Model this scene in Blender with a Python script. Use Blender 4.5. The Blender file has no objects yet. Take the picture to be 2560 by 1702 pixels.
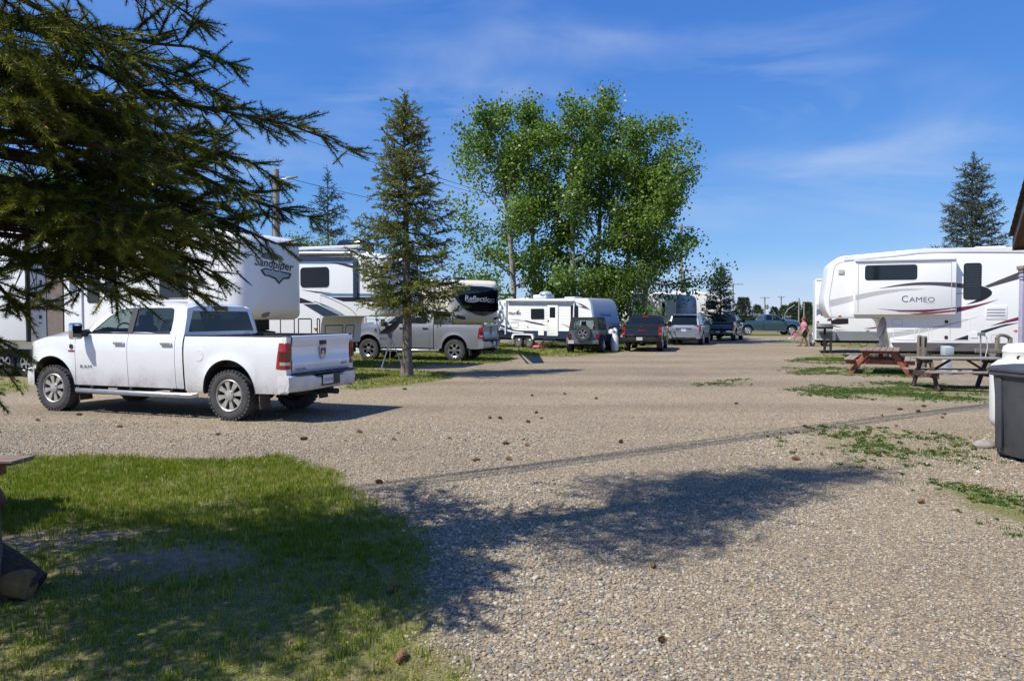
import bpy, bmesh, math, random
import numpy as np
from mathutils import Vector, Matrix

SC = bpy.context.scene
COL = SC.collection
PI = math.pi
R = math.radians

# ------------------------------------------------------------------ camera
CAM_H = 1.65
FOC = 1800.0                    # focal length in pixels of the 2560 px wide photograph
HOR = 795.0                     # horizon row in the photograph
PITCH = math.atan((851.0 - HOR) / FOC)
cam_data = bpy.data.cameras.new('camera')
cam = bpy.data.objects.new('camera', cam_data)
COL.objects.link(cam)
cam.location = (0, 0, CAM_H)
cam.rotation_euler = (PI / 2 - PITCH, 0, 0)
cam_data.sensor_width = 36.0
cam_data.lens = 36.0 * FOC / 2560.0
cam_data.clip_start = 0.05
cam_data.clip_end = 6000
SC.camera = cam

# ------------------------------------------------------------------ sky and sun
SUN_EL = R(54.0)
SH = Vector((math.cos(R(28)), math.sin(R(28)), 0))       # way the shadows fall on the ground
SUN_DIR = Vector((-SH.x * math.cos(SUN_EL), -SH.y * math.cos(SUN_EL), math.sin(SUN_EL)))
SKY_STRENGTH = 0.083
SUN_STRENGTH = 4.8
CLOUD_SHIFT = 0.0

world = bpy.data.worlds.new('World')
SC.world = world
world.use_nodes = True
wn = world.node_tree
wn.nodes.clear()
w_out = wn.nodes.new('ShaderNodeOutputWorld')
w_bg = wn.nodes.new('ShaderNodeBackground')
w_bg.inputs['Strength'].default_value = SKY_STRENGTH
w_sky = wn.nodes.new('ShaderNodeTexSky')
w_sky.sky_type = 'NISHITA'
w_sky.sun_disc = False
w_sky.sun_elevation = SUN_EL
w_sky.sun_rotation = math.atan2(SUN_DIR.x, SUN_DIR.y)
w_sky.altitude = 600
w_sky.air_density = 1.0
w_sky.dust_density = 0.1
w_sky.ozone_density = 6.0
# thin cirrus: streaky noise over the view direction projected on a high layer
w_tc = wn.nodes.new('ShaderNodeTexCoord')
w_sep = wn.nodes.new('ShaderNodeSeparateXYZ')
wn.links.new(w_tc.outputs['Generated'], w_sep.inputs[0])


def wmath(op, a, b=None, clamp=False):
    n = wn.nodes.new('ShaderNodeMath')
    n.operation = op
    n.use_clamp = clamp
    for i, v in enumerate((a, b)):
        if v is None:
            continue
        if isinstance(v, (int, float)):
            n.inputs[i].default_value = v
        else:
            wn.links.new(v, n.inputs[i])
    return n.outputs[0]


w_map = wn.nodes.new('ShaderNodeMapping')
w_map.inputs['Rotation'].default_value = (R(8), R(-24), R(12))
w_map.inputs['Scale'].default_value = (1.0, 1.3, 4.2)
w_map.inputs['Location'].default_value = (CLOUD_SHIFT, 0.3, 0.1)
wn.links.new(w_tc.outputs['Generated'], w_map.inputs[0])
w_n1 = wn.nodes.new('ShaderNodeTexNoise')
w_n1.inputs['Scale'].default_value = 2.3
w_n1.inputs['Detail'].default_value = 9
w_n1.inputs['Roughness'].default_value = 0.56
w_n1.inputs['Distortion'].default_value = 0.55
wn.links.new(w_map.outputs[0], w_n1.inputs['Vector'])
w_n2 = wn.nodes.new('ShaderNodeTexNoise')
w_n2.inputs['Scale'].default_value = 2.6
w_n2.inputs['Detail'].default_value = 2
wn.links.new(w_map.outputs[0], w_n2.inputs['Vector'])
w_r1 = wn.nodes.new('ShaderNodeMapRange')
w_r1.inputs[1].default_value = 0.44
w_r1.inputs[2].default_value = 0.86
wn.links.new(w_n1.outputs['Fac'], w_r1.inputs[0])
w_r2 = wn.nodes.new('ShaderNodeMapRange')
w_r2.inputs[1].default_value = 0.36
w_r2.inputs[2].default_value = 0.66
wn.links.new(w_n2.outputs['Fac'], w_r2.inputs[0])
cloud = wmath('MULTIPLY', wmath('MULTIPLY', w_r1.outputs[0], w_r2.outputs[0]), 1.0, True)
w_mix = wn.nodes.new('ShaderNodeMixRGB')
wn.links.new(cloud, w_mix.inputs[0])
# the whole sky graded like the photograph's film response: deep blue above, pale but not white at the horizon
w_sp = wn.nodes.new('ShaderNodeSeparateColor')
wn.links.new(w_sky.outputs[0], w_sp.inputs[0])
w_cb = wn.nodes.new('ShaderNodeCombineColor')
for i_, (k_, g_) in enumerate(((0.69, 1.08), (1.305, 0.80), (3.55, 0.45))):
    wn.links.new(wmath('MULTIPLY', wmath('POWER', w_sp.outputs[i_], g_), k_), w_cb.inputs[i_])
wn.links.new(w_cb.outputs[0], w_mix.inputs[1])
w_mix.inputs[2].default_value = (6.0, 6.9, 8.6, 1)
wn.links.new(w_mix.outputs[0], w_bg.inputs['Color'])
wn.links.new(w_bg.outputs[0], w_out.inputs['Surface'])

sun_data = bpy.data.lights.new('sun', 'SUN')
sun_data.energy = SUN_STRENGTH
sun_data.angle = R(0.53)
sun_data.color = (1.0, 0.955, 0.88)
sun = bpy.data.objects.new('sun', sun_data)
COL.objects.link(sun)
sun.rotation_euler = SUN_DIR.to_track_quat('Z', 'Y').to_euler()

SC.view_settings.view_transform = 'Standard'
SC.view_settings.look = 'None'
SC.view_settings.exposure = 0.35
SC.view_settings.gamma = 1.0
SC.view_settings.use_curve_mapping = False
SC.render.engine = 'CYCLES'
SC.cycles.use_denoising = True
SC.cycles.max_bounces = 6
SC.cycles.diffuse_bounces = 3
SC.cycles.glossy_bounces = 3
SC.cycles.transmission_bounces = 4
SC.cycles.transparent_max_bounces = 12
SC.cycles.caustics_reflective = False
SC.cycles.caustics_refractive = False

# ------------------------------------------------------------------ measuring the photograph
_F = Vector((0, math.cos(PITCH), -math.sin(PITCH)))
_U = Vector((0, math.sin(PITCH), math.cos(PITCH)))


def ray(px, py):
    return _F * FOC + Vector((1, 0, 0)) * (px - 1280.0) + _U * (851.0 - py)


def gp(px, py, z=0.0):
    """ground point seen at a pixel"""
    d = ray(px, py)
    t = (z - CAM_H) / d.z
    return Vector((d.x * t, d.y * t, z))


def at(px, py, Y):
    """point seen at a pixel at a given distance"""
    d = ray(px, py)
    t = Y / d.y
    return Vector((d.x * t, Y, CAM_H + d.z * t))


def proj(p):
    v = Vector(p) - Vector((0, 0, CAM_H))
    dep = v.dot(_F)
    if dep < 0.05:
        return (-9999, -9999)
    return (1280 + FOC * v.x / dep, 851 - FOC * v.dot(_U) / dep)


# ------------------------------------------------------------------ small helpers
def empty(name, loc=(0, 0, 0), rz=0.0, sc=1.0, parent=None):
    o = bpy.data.objects.new(name, None)
    o.empty_display_size = 0.2
    o.location = loc
    o.rotation_euler = (0, 0, rz)
    o.scale = (sc, sc, sc)
    COL.objects.link(o)
    if parent is not None:
        o.parent = parent
    return o


def tag(o, label, cat, group=None, kind=None):
    if label:
        o['label'] = label
    if cat:
        o['category'] = cat
    if group:
        o['group'] = group
    if kind:
        o['kind'] = kind
    return o


def link_mesh(name, me, mat=None, parent=None):
    o = bpy.data.objects.new(name, me)
    COL.objects.link(o)
    if mat is not None:
        me.materials.append(mat)
    if parent is not None:
        o.parent = parent
    return o


def copy_tree(o, parent=None):
    c = o.copy()
    COL.objects.link(c)
    c.parent = parent
    for ch in o.children:
        copy_tree(ch, c)
    return c


def np_mesh(name, V, F, smooth=False, tint=None):
    """fast triangle / quad mesh from arrays; tint = per-vertex grey value"""
    me = bpy.data.meshes.new(name)
    V = np.asarray(V, dtype=np.float32)
    F = np.asarray(F, dtype=np.int32)
    k = F.shape[1]
    me.vertices.add(len(V))
    me.vertices.foreach_set('co', V.ravel())
    me.loops.add(F.size)
    me.loops.foreach_set('vertex_index', F.ravel())
    me.polygons.add(len(F))
    me.polygons.foreach_set('loop_start', np.arange(0, F.size, k, dtype=np.int32))
    if smooth:
        me.polygons.foreach_set('use_smooth', np.ones(len(F), dtype=bool))
    if tint is not None:
        a = me.attributes.new('tint', 'FLOAT', 'POINT')
        a.data.foreach_set('value', np.asarray(tint, dtype=np.float32))
    me.update(calc_edges=True)
    return me


def scatter(V, F, mats, locs, tint=None):
    """copies of a small mesh: V (n,3), F (m,k), mats (c,3,3), locs (c,3)"""
    n = len(V)
    c = len(locs)
    P = np.einsum('cij,nj->cni', mats, V) + locs[:, None, :]
    FF = F[None, :, :] + (np.arange(c) * n)[:, None, None]
    t = None if tint is None else np.repeat(tint, n)
    return P.reshape(-1, 3), FF.reshape(-1, F.shape[1]), t


def frames(dirs, ups=None, rng=None, scale=None):
    """rotation matrices with x along dirs"""
    d = dirs / (np.linalg.norm(dirs, axis=1, keepdims=True) + 1e-9)
    if ups is None:
        ups = np.tile(np.array([0, 0, 1.0]), (len(d), 1))
    y = np.cross(ups, d)
    ny = np.linalg.norm(y, axis=1, keepdims=True)
    y = np.where(ny > 1e-4, y / (ny + 1e-9), np.array([0, 1.0, 0]))
    z = np.cross(d, y)
    M = np.stack([d, y, z], axis=2)
    if rng is not None:
        a = rng.uniform(0, 2 * PI, len(d))
        ca, sa = np.cos(a), np.sin(a)
        Rx = np.zeros((len(d), 3, 3))
        Rx[:, 0, 0] = 1
        Rx[:, 1, 1] = ca
        Rx[:, 1, 2] = -sa
        Rx[:, 2, 1] = sa
        Rx[:, 2, 2] = ca
        M = M @ Rx
    if scale is not None:
        M = M * scale[:, None, None]
    return M


class MB:
    """collects simple shapes into one mesh"""

    def __init__(self):
        self.v = []
        self.f = []

    def add(self, vs, fs):
        b = len(self.v)
        self.v += [tuple(p) for p in vs]
        self.f += [tuple(i + b for i in f) for f in fs]
        return self

    def box(self, x0, x1, y0, y1, z0, z1, M=None):
        vs = [(x, y, z) for x in (x0, x1) for y in (y0, y1) for z in (z0, z1)]
        if M is not None:
            vs = [M @ Vector(p) for p in vs]
        return self.add(vs, [(0, 1, 3, 2), (4, 6, 7, 5), (0, 4, 5, 1), (2, 3, 7, 6), (0, 2, 6, 4), (1, 5, 7, 3)])

    def bar(self, a, b, w, h, up=(0, 0, 1)):
        """square bar from a to b, w wide, h high"""
        a, b = Vector(a), Vector(b)
        d = (b - a)
        L = d.length
        d.normalize()
        u = Vector(up)
        s = d.cross(u)
        if s.length < 1e-4:
            s = d.cross(Vector((1, 0, 0)))
        s.normalize()
        u = s.cross(d)
        vs = []
        for p in (a, b):
            for i, j in ((-1, -1), (1, -1), (1, 1), (-1, 1)):
                vs.append(p + s * (i * w / 2) + u * (j * h / 2))
        return self.add(vs, [(3, 2, 1, 0), (4, 5, 6, 7), (0, 1, 5, 4), (1, 2, 6, 5), (2, 3, 7, 6), (3, 0, 4, 7)])

    def tube(self, pts, r, n=8, cap=True):
        pts = [Vector(p) for p in pts]
        rs = r if isinstance(r, (list, tuple)) else [r] * len(pts)
        b = len(self.v)
        prev = None
        for i, p in enumerate(pts):
            d = (pts[min(i + 1, len(pts) - 1)] - pts[max(i - 1, 0)])
            if d.length < 1e-9:
                d = Vector((0, 0, 1))
            d.normalize()
            if prev is None:
                s = d.cross(Vector((0, 0, 1)))
                if s.length < 1e-3:
                    s = d.cross(Vector((1, 0, 0)))
            else:
                s = prev - d * prev.dot(d)
                if s.length < 1e-4:
                    s = d.cross(Vector((0, 1, 0)))
            s.normalize()
            prev = s
            t = d.cross(s)
            for k in range(n):
                a = 2 * PI * k / n
                self.v.append(tuple(p + (s * math.cos(a) + t * math.sin(a)) * rs[i]))
        for i in range(len(pts) - 1):
            for k in range(n):
                k2 = (k + 1) % n
                self.f.append((b + i * n + k, b + i * n + k2, b + (i + 1) * n + k2, b + (i + 1) * n + k))
        if cap:
            self.f.append(tuple(b + k for k in range(n))[::-1])
            self.f.append(tuple(b + (len(pts) - 1) * n + k for k in range(n)))
        return self

    def cyl(self, a, b, r0, r1=None, n=16):
        return self.tube([a, b], [r0, r0 if r1 is None else r1], n)

    def loft(self, rings, cap0=True, cap1=True, closed=True):
        b = len(self.v)
        n = len(rings[0])
        for rg in rings:
            self.v += [tuple(p) for p in rg]
        for i in range(len(rings) - 1):
            for k in range(n if closed else n - 1):
                k2 = (k + 1) % n
                self.f.append((b + i * n + k, b + i * n + k2, b + (i + 1) * n + k2, b + (i + 1) * n + k))
        if cap0:
            self.f.append(tuple(b + k for k in range(n))[::-1])
        if cap1:
            self.f.append(tuple(b + (len(rings) - 1) * n + k for k in range(n)))
        return self

    def lathe(self, prof, c=(0, 0, 0), axis='y', n=32, closed=False):
        """prof: (radius, height along axis)"""
        rings = []
        for (r, h) in prof:
            ring = []
            for k in range(n):
                a = 2 * PI * k / n
                u, w = r * math.cos(a), r * math.sin(a)
                if axis == 'y':
                    p = (c[0] + u, c[1] + h, c[2] + w)
                elif axis == 'z':
                    p = (c[0] + u, c[1] + w, c[2] + h)
                else:
                    p = (c[0] + h, c[1] + u, c[2] + w)
                ring.append(p)
            rings.append(ring)
        return self.loft(rings, not closed, not closed)

    def grid(self, rows):
        b = len(self.v)
        n = len(rows[0])
        for rw in rows:
            self.v += [tuple(p) for p in rw]
        for i in range(len(rows) - 1):
            for k in range(n - 1):
                self.f.append((b + i * n + k, b + i * n + k + 1, b + (i + 1) * n + k + 1, b + (i + 1) * n + k))
        return self

    def prism(self, pts, fn, d0, d1):
        """polygon pts (u,v) extruded; fn(u,v,d) -> xyz"""
        n = len(pts)
        vs = [fn(u, v, d0) for u, v in pts] + [fn(u, v, d1) for u, v in pts]
        fs = [tuple(range(n))[::-1], tuple(range(n, 2 * n))]
        fs += [(k, (k + 1) % n, n + (k + 1) % n, n + k) for k in range(n)]
        return self.add(vs, fs)

    def poly(self, pts):
        return self.add(pts, [tuple(range(len(pts)))])

    def sphere(self, c, rx, ry=None, rz=None, nu=12, nv=8):
        ry = rx if ry is None else ry
        rz = rx if rz is None else rz
        rings = []
        for i in range(nv + 1):
            th = PI * i / nv
            s, co = max(math.sin(th), 0.01), math.cos(th)
            rings.append([(c[0] + rx * s * math.cos(2 * PI * k / nu), c[1] + ry * s * math.sin(2 * PI * k / nu), c[2] - rz * co) for k in range(nu)])
        return self.loft(rings)

    def build(self, name, mat=None, parent=None, smooth=None, bevel=0.0, seg=2, fix=True):
        if not self.f:
            print('EMPTY MESH', name, parent)
        me = bpy.data.meshes.new(name)
        me.from_pydata(self.v, [], self.f)
        if fix:
            bm = bmesh.new()
            bm.from_mesh(me)
            bmesh.ops.recalc_face_normals(bm, faces=bm.faces)
            if bevel > 0:
                es = [e for e in bm.edges if len(e.link_faces) == 2 and e.calc_face_angle(0) > R(35)]
                if es:
                    bmesh.ops.bevel(bm, geom=es, offset=bevel, segments=seg, profile=0.5, affect='EDGES', clamp_overlap=True)
            bm.to_mesh(me)
            bm.free()
        if smooth is None:
            smooth = 40
        if smooth and len(me.polygons):
            me.polygons.foreach_set('use_smooth', np.ones(len(me.polygons), dtype=bool))
            me.set_sharp_from_angle(angle=R(smooth))
        return link_mesh(name, me, mat, parent)


def holed(outline, holes, fn):
    """flat panel with holes: returns verts, faces mapped by fn(u,v)"""
    bm = bmesh.new()
    es = []
    for loop in [outline] + holes:
        vs = [bm.verts.new((u, v, 0)) for u, v in loop]
        for i in range(len(vs)):
            es.append(bm.edges.new((vs[i], vs[(i + 1) % len(vs)])))
    bmesh.ops.triangle_fill(bm, use_beauty=True, use_dissolve=False, edges=es, normal=(0, 0, 1))
    bm.verts.index_update()
    V = [fn(v.co.x, v.co.y) for v in bm.verts]
    F = [tuple(v.index for v in f.verts) for f in bm.faces]
    bm.free()
    return V, F


def cr(pts, n=6, closed=False):
    """Catmull-Rom through points of any dimension"""
    P = [np.array(p, dtype=float) for p in pts]
    out = []
    m = len(P)
    rng_ = range(m) if closed else range(m - 1)
    for i in rng_:
        if closed:
            a, b, c, d = P[(i - 1) % m], P[i], P[(i + 1) % m], P[(i + 2) % m]
        else:
            a, b, c, d = P[max(i - 1, 0)], P[i], P[i + 1], P[min(i + 2, m - 1)]
        for k in range(n):
            t = k / n
            out.append(tuple(0.5 * (2 * b + (c - a) * t + (2 * a - 5 * b + 4 * c - d) * t * t + (3 * b - a - 3 * c + d) * t ** 3)))
    if not closed:
        out.append(tuple(P[-1]))
    return out


def rrect(u0, u1, v0, v1, r, n=5):
    pts = []
    for (cu, cv, a0) in ((u1 - r, v1 - r, 0), (u0 + r, v1 - r, 90), (u0 + r, v0 + r, 180), (u1 - r, v0 + r, 270)):
        for k in range(n + 1):
            a = R(a0 + 90 * k / n)
            pts.append((cu + r * math.cos(a), cv + r * math.sin(a)))
    return pts


def lerp(a, b, t):
    return a + (b - a) * t


def interp(x, xs, ys):
    return float(np.interp(x, xs, ys))


_TEXT = {}


def text_mesh(s, size=1.0, shear=0.0, space=1.0, bold=0.0):
    """flat lettering as vertices and faces, origin at the centre of its box"""
    key = (s, shear, space, bold)
    if key not in _TEXT:
        cu = bpy.data.curves.new('lettering', 'FONT')
        cu.body = s
        cu.size = 1.0
        cu.shear = shear
        cu.space_character = space
        cu.offset = bold
        cu.resolution_u = 3
        cu.fill_mode = 'FRONT'
        ob = bpy.data.objects.new('lettering', cu)
        COL.objects.link(ob)
        dg = bpy.context.evaluated_depsgraph_get()
        dg.update()
        me = ob.evaluated_get(dg).to_mesh()
        V = [tuple(v.co) for v in me.vertices]
        F = [tuple(p.vertices) for p in me.polygons]
        ob.evaluated_get(dg).to_mesh_clear()
        bpy.data.objects.remove(ob)
        bpy.data.curves.remove(cu)
        _TEXT[key] = (V, F)
    V, F = _TEXT[key]
    xs = [v[0] for v in V]
    ys = [v[1] for v in V]
    cx, cy = (min(xs) + max(xs)) / 2, (min(ys) + max(ys)) / 2
    return [((v[0] - cx), (v[1] - cy)) for v in V], F, (max(xs) - min(xs), max(ys) - min(ys))


def lettering(name, s, fn, width, mat, parent, height=None, **kw):
    """fn(u,v) -> xyz, u to the reader's right; the word is fitted to width (and height)"""
    V, F, (w, h) = text_mesh(s, **kw)
    k = width / w
    kv = k if height is None else height / h
    mb = MB().add([fn(u * k, v * kv) for u, v in V], F)
    return mb.build(name, mat, parent, smooth=0, fix=False)
# ------------------------------------------------------------------ materials
def node_mat(name):
    m = bpy.data.materials.new(name)
    m.use_nodes = True
    nt = m.node_tree
    b = nt.nodes['Principled BSDF']
    return m, nt, b


def N(nt, kind, **kw):
    n = nt.nodes.new(kind)
    for k, v in kw.items():
        setattr(n, k, v)
    return n


def tex_coord(nt, kind='Object'):
    return N(nt, 'ShaderNodeTexCoord').outputs[kind]


def noise(nt, vec, scale, detail=4, rough=0.55):
    n = N(nt, 'ShaderNodeTexNoise')
    n.inputs['Scale'].default_value = scale
    n.inputs['Detail'].default_value = detail
    n.inputs['Roughness'].default_value = rough
    if vec is not None:
        nt.links.new(vec, n.inputs['Vector'])
    return n.outputs['Fac']


def maprange(nt, val, a, b, c=0.0, d=1.0):
    n = N(nt, 'ShaderNodeMapRange')
    n.inputs[1].default_value = a
    n.inputs[2].default_value = b
    n.inputs[3].default_value = c
    n.inputs[4].default_value = d
    nt.links.new(val, n.inputs[0])
    return n.outputs[0]


def mix(nt, fac, c1, c2, mode='MIX'):
    n = N(nt, 'ShaderNodeMixRGB', blend_type=mode)
    for i, v in enumerate((fac, c1, c2)):
        if isinstance(v, (int, float)):
            n.inputs[i].default_value = v
        elif isinstance(v, tuple):
            n.inputs[i].default_value = (v[0], v[1], v[2], 1)
        else:
            nt.links.new(v, n.inputs[i])
    return n.outputs[0]


def mathn(nt, op, a, b=None, clamp=False):
    n = N(nt, 'ShaderNodeMath', operation=op, use_clamp=clamp)
    for i, v in enumerate((a, b)):
        if v is None:
            continue
        if isinstance(v, (int, float)):
            n.inputs[i].default_value = v
        else:
            nt.links.new(v, n.inputs[i])
    return n.outputs[0]


def ramp(nt, fac, stops):
    n = N(nt, 'ShaderNodeValToRGB')
    els = n.color_ramp.elements
    while len(els) < len(stops):
        els.new(0.5)
    for e, (p, c) in zip(els, stops):
        e.position = p
        e.color = (c[0], c[1], c[2], 1)
    nt.links.new(fac, n.inputs[0])
    return n.outputs[0]


def bump(nt, b, height, strength=0.3, dist=0.01):
    n = N(nt, 'ShaderNodeBump')
    n.inputs['Strength'].default_value = strength
    n.inputs['Distance'].default_value = dist
    nt.links.new(height, n.inputs['Height'])
    nt.links.new(n.outputs[0], b.inputs['Normal'])


def simple(name, col, rough=0.5, metal=0.0, var=0.10, scale=6.0, bumpy=0.0, bscale=60.0, coat=0.0, spec=0.5):
    """one base colour with faint blotches and, if asked, fine relief"""
    m, nt, b = node_mat(name)
    v = tex_coord(nt)
    f = noise(nt, v, scale, 5, 0.6)
    lo = tuple(c * (1 - var) for c in col)
    hi = tuple(min(1, c * (1 + var)) for c in col)
    nt.links.new(mix(nt, maprange(nt, f, 0.3, 0.7), lo, hi), b.inputs['Base Color'])
    b.inputs['Roughness'].default_value = rough
    b.inputs['Metallic'].default_value = metal
    b.inputs['Coat Weight'].default_value = coat
    b.inputs['Coat Roughness'].default_value = 0.05
    b.inputs['Specular IOR Level'].default_value = spec
    if bumpy > 0:
        bump(nt, b, noise(nt, v, bscale, 4), bumpy, 0.01)
    return m


def paint(name, col, metal=0.0, rough=0.28, dirt=0.5, top=0.85, coat=0.8, dust=(0.34, 0.28, 0.22)):
    """car paint with road dust thrown up on the lower panels"""
    m, nt, b = node_mat(name)
    v = tex_coord(nt)
    sep = N(nt, 'ShaderNodeSeparateXYZ')
    nt.links.new(v, sep.inputs[0])
    n1 = noise(nt, v, 3.2, 6, 0.62)
    n2 = noise(nt, v, 26, 5, 0.7)
    h = maprange(nt, sep.outputs['Z'], 0.42, top, 1.0, 0.0)
    d = mathn(nt, 'MULTIPLY', mathn(nt, 'POWER', h, 1.5), maprange(nt, n1, 0.25, 0.75, 0.25, 1.0))
    d = mathn(nt, 'ADD', mathn(nt, 'MULTIPLY', d, maprange(nt, n2, 0.3, 0.7, 0.6, 1.0)), maprange(nt, n1, 0.45, 0.9, 0.0, 0.09))
    d = mathn(nt, 'MULTIPLY', d, dirt, True)
    nt.links.new(mix(nt, d, col, dust), b.inputs['Base Color'])
    b.inputs['Metallic'].default_value = metal
    nt.links.new(maprange(nt, d, 0, 0.5, rough, 0.75), b.inputs['Roughness'])
    nt.links.new(maprange(nt, d, 0, 0.4, coat, 0.0), b.inputs['Coat Weight'])
    b.inputs['Coat Roughness'].default_value = 0.04
    return m


def glass(name, col=(0.01, 0.012, 0.014), see=0.0, rough=0.03):
    """window glass: dark gloss, partly see-through when see > 0"""
    m, nt, b = node_mat(name)
    b.inputs['Base Color'].default_value = (*col, 1)
    b.inputs['Roughness'].default_value = rough
    b.inputs['Specular IOR Level'].default_value = 0.6
    f = noise(nt, tex_coord(nt), 1.6, 3)
    nt.links.new(maprange(nt, f, 0.3, 0.8, rough, rough + 0.05), b.inputs['Roughness'])
    if see > 0:
        t = N(nt, 'ShaderNodeBsdfTransparent')
        t.inputs[0].default_value = (0.75, 0.86, 0.84, 1)
        mx = N(nt, 'ShaderNodeMixShader')
        mx.inputs[0].default_value = see
        nt.links.new(b.outputs[0], mx.inputs[1])
        nt.links.new(t.outputs[0], mx.inputs[2])
        nt.links.new(mx.outputs[0], nt.nodes['Material Output'].inputs['Surface'])
    return m


def wood(name, light, dark, grain=(2.0, 30.0, 30.0), rough=0.8, paintcol=None, worn=0.5):
    m, nt, b = node_mat(name)
    v = tex_coord(nt)
    mp = N(nt, 'ShaderNodeMapping')
    mp.inputs['Scale'].default_value = grain
    nt.links.new(v, mp.inputs[0])
    g = noise(nt, mp.outputs[0], 1.6, 8, 0.65)
    c = mix(nt, maprange(nt, g, 0.32, 0.68), dark, light)
    if paintcol is not None:
        w = noise(nt, v, 7.0, 7, 0.7)
        wm = maprange(nt, mathn(nt, 'ADD', w, mathn(nt, 'MULTIPLY', g, 0.35)), worn, worn + 0.16)
        c = mix(nt, wm, mix(nt, maprange(nt, w, 0.3, 0.7), tuple(x * 0.75 for x in paintcol), paintcol), c)
    nt.links.new(c, b.inputs['Base Color'])
    b.inputs['Roughness'].default_value = rough
    bump(nt, b, g, 0.5, 0.004)
    return m


def tinted(name, dark, light, rough=0.55, trans=0.35, spec=0.35, dry=None):
    """foliage: colour runs with the tint stored on each leaf or twig, light shines through"""
    m, nt, b = node_mat(name)
    a = N(nt, 'ShaderNodeAttribute', attribute_name='tint')
    stops = [(0.0, dark), (0.8, light)]
    if dry is not None:
        stops = [(0.0, dark), (0.72, light), (1.0, dry)]
    c = ramp(nt, a.outputs['Fac'], stops)
    nt.links.new(c, b.inputs['Base Color'])
    b.inputs['Roughness'].default_value = rough
    b.inputs['Specular IOR Level'].default_value = spec
    if trans > 0:
        t = N(nt, 'ShaderNodeBsdfTranslucent')
        nt.links.new(mix(nt, 1.0, c, (1.0, 1.15, 0.45), 'MULTIPLY'), t.inputs[0])
        mx = N(nt, 'ShaderNodeMixShader')
        mx.inputs[0].default_value = trans
        nt.links.new(b.outputs[0], mx.inputs[1])
        nt.links.new(t.outputs[0], mx.inputs[2])
        nt.links.new(mx.outputs[0], nt.nodes['Material Output'].inputs['Surface'])
    return m


def bark(name, light, dark, scale=(14, 14, 4), bumps=0.8):
    m, nt, b = node_mat(name)
    v = tex_coord(nt)
    mp = N(nt, 'ShaderNodeMapping')
    mp.inputs['Scale'].default_value = scale
    nt.links.new(v, mp.inputs[0])
    g = noise(nt, mp.outputs[0], 1.0, 8, 0.7)
    nt.links.new(mix(nt, maprange(nt, g, 0.35, 0.62), dark, light), b.inputs['Base Color'])
    b.inputs['Roughness'].default_value = 0.9
    bump(nt, b, g, bumps, 0.03)
    return m


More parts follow.
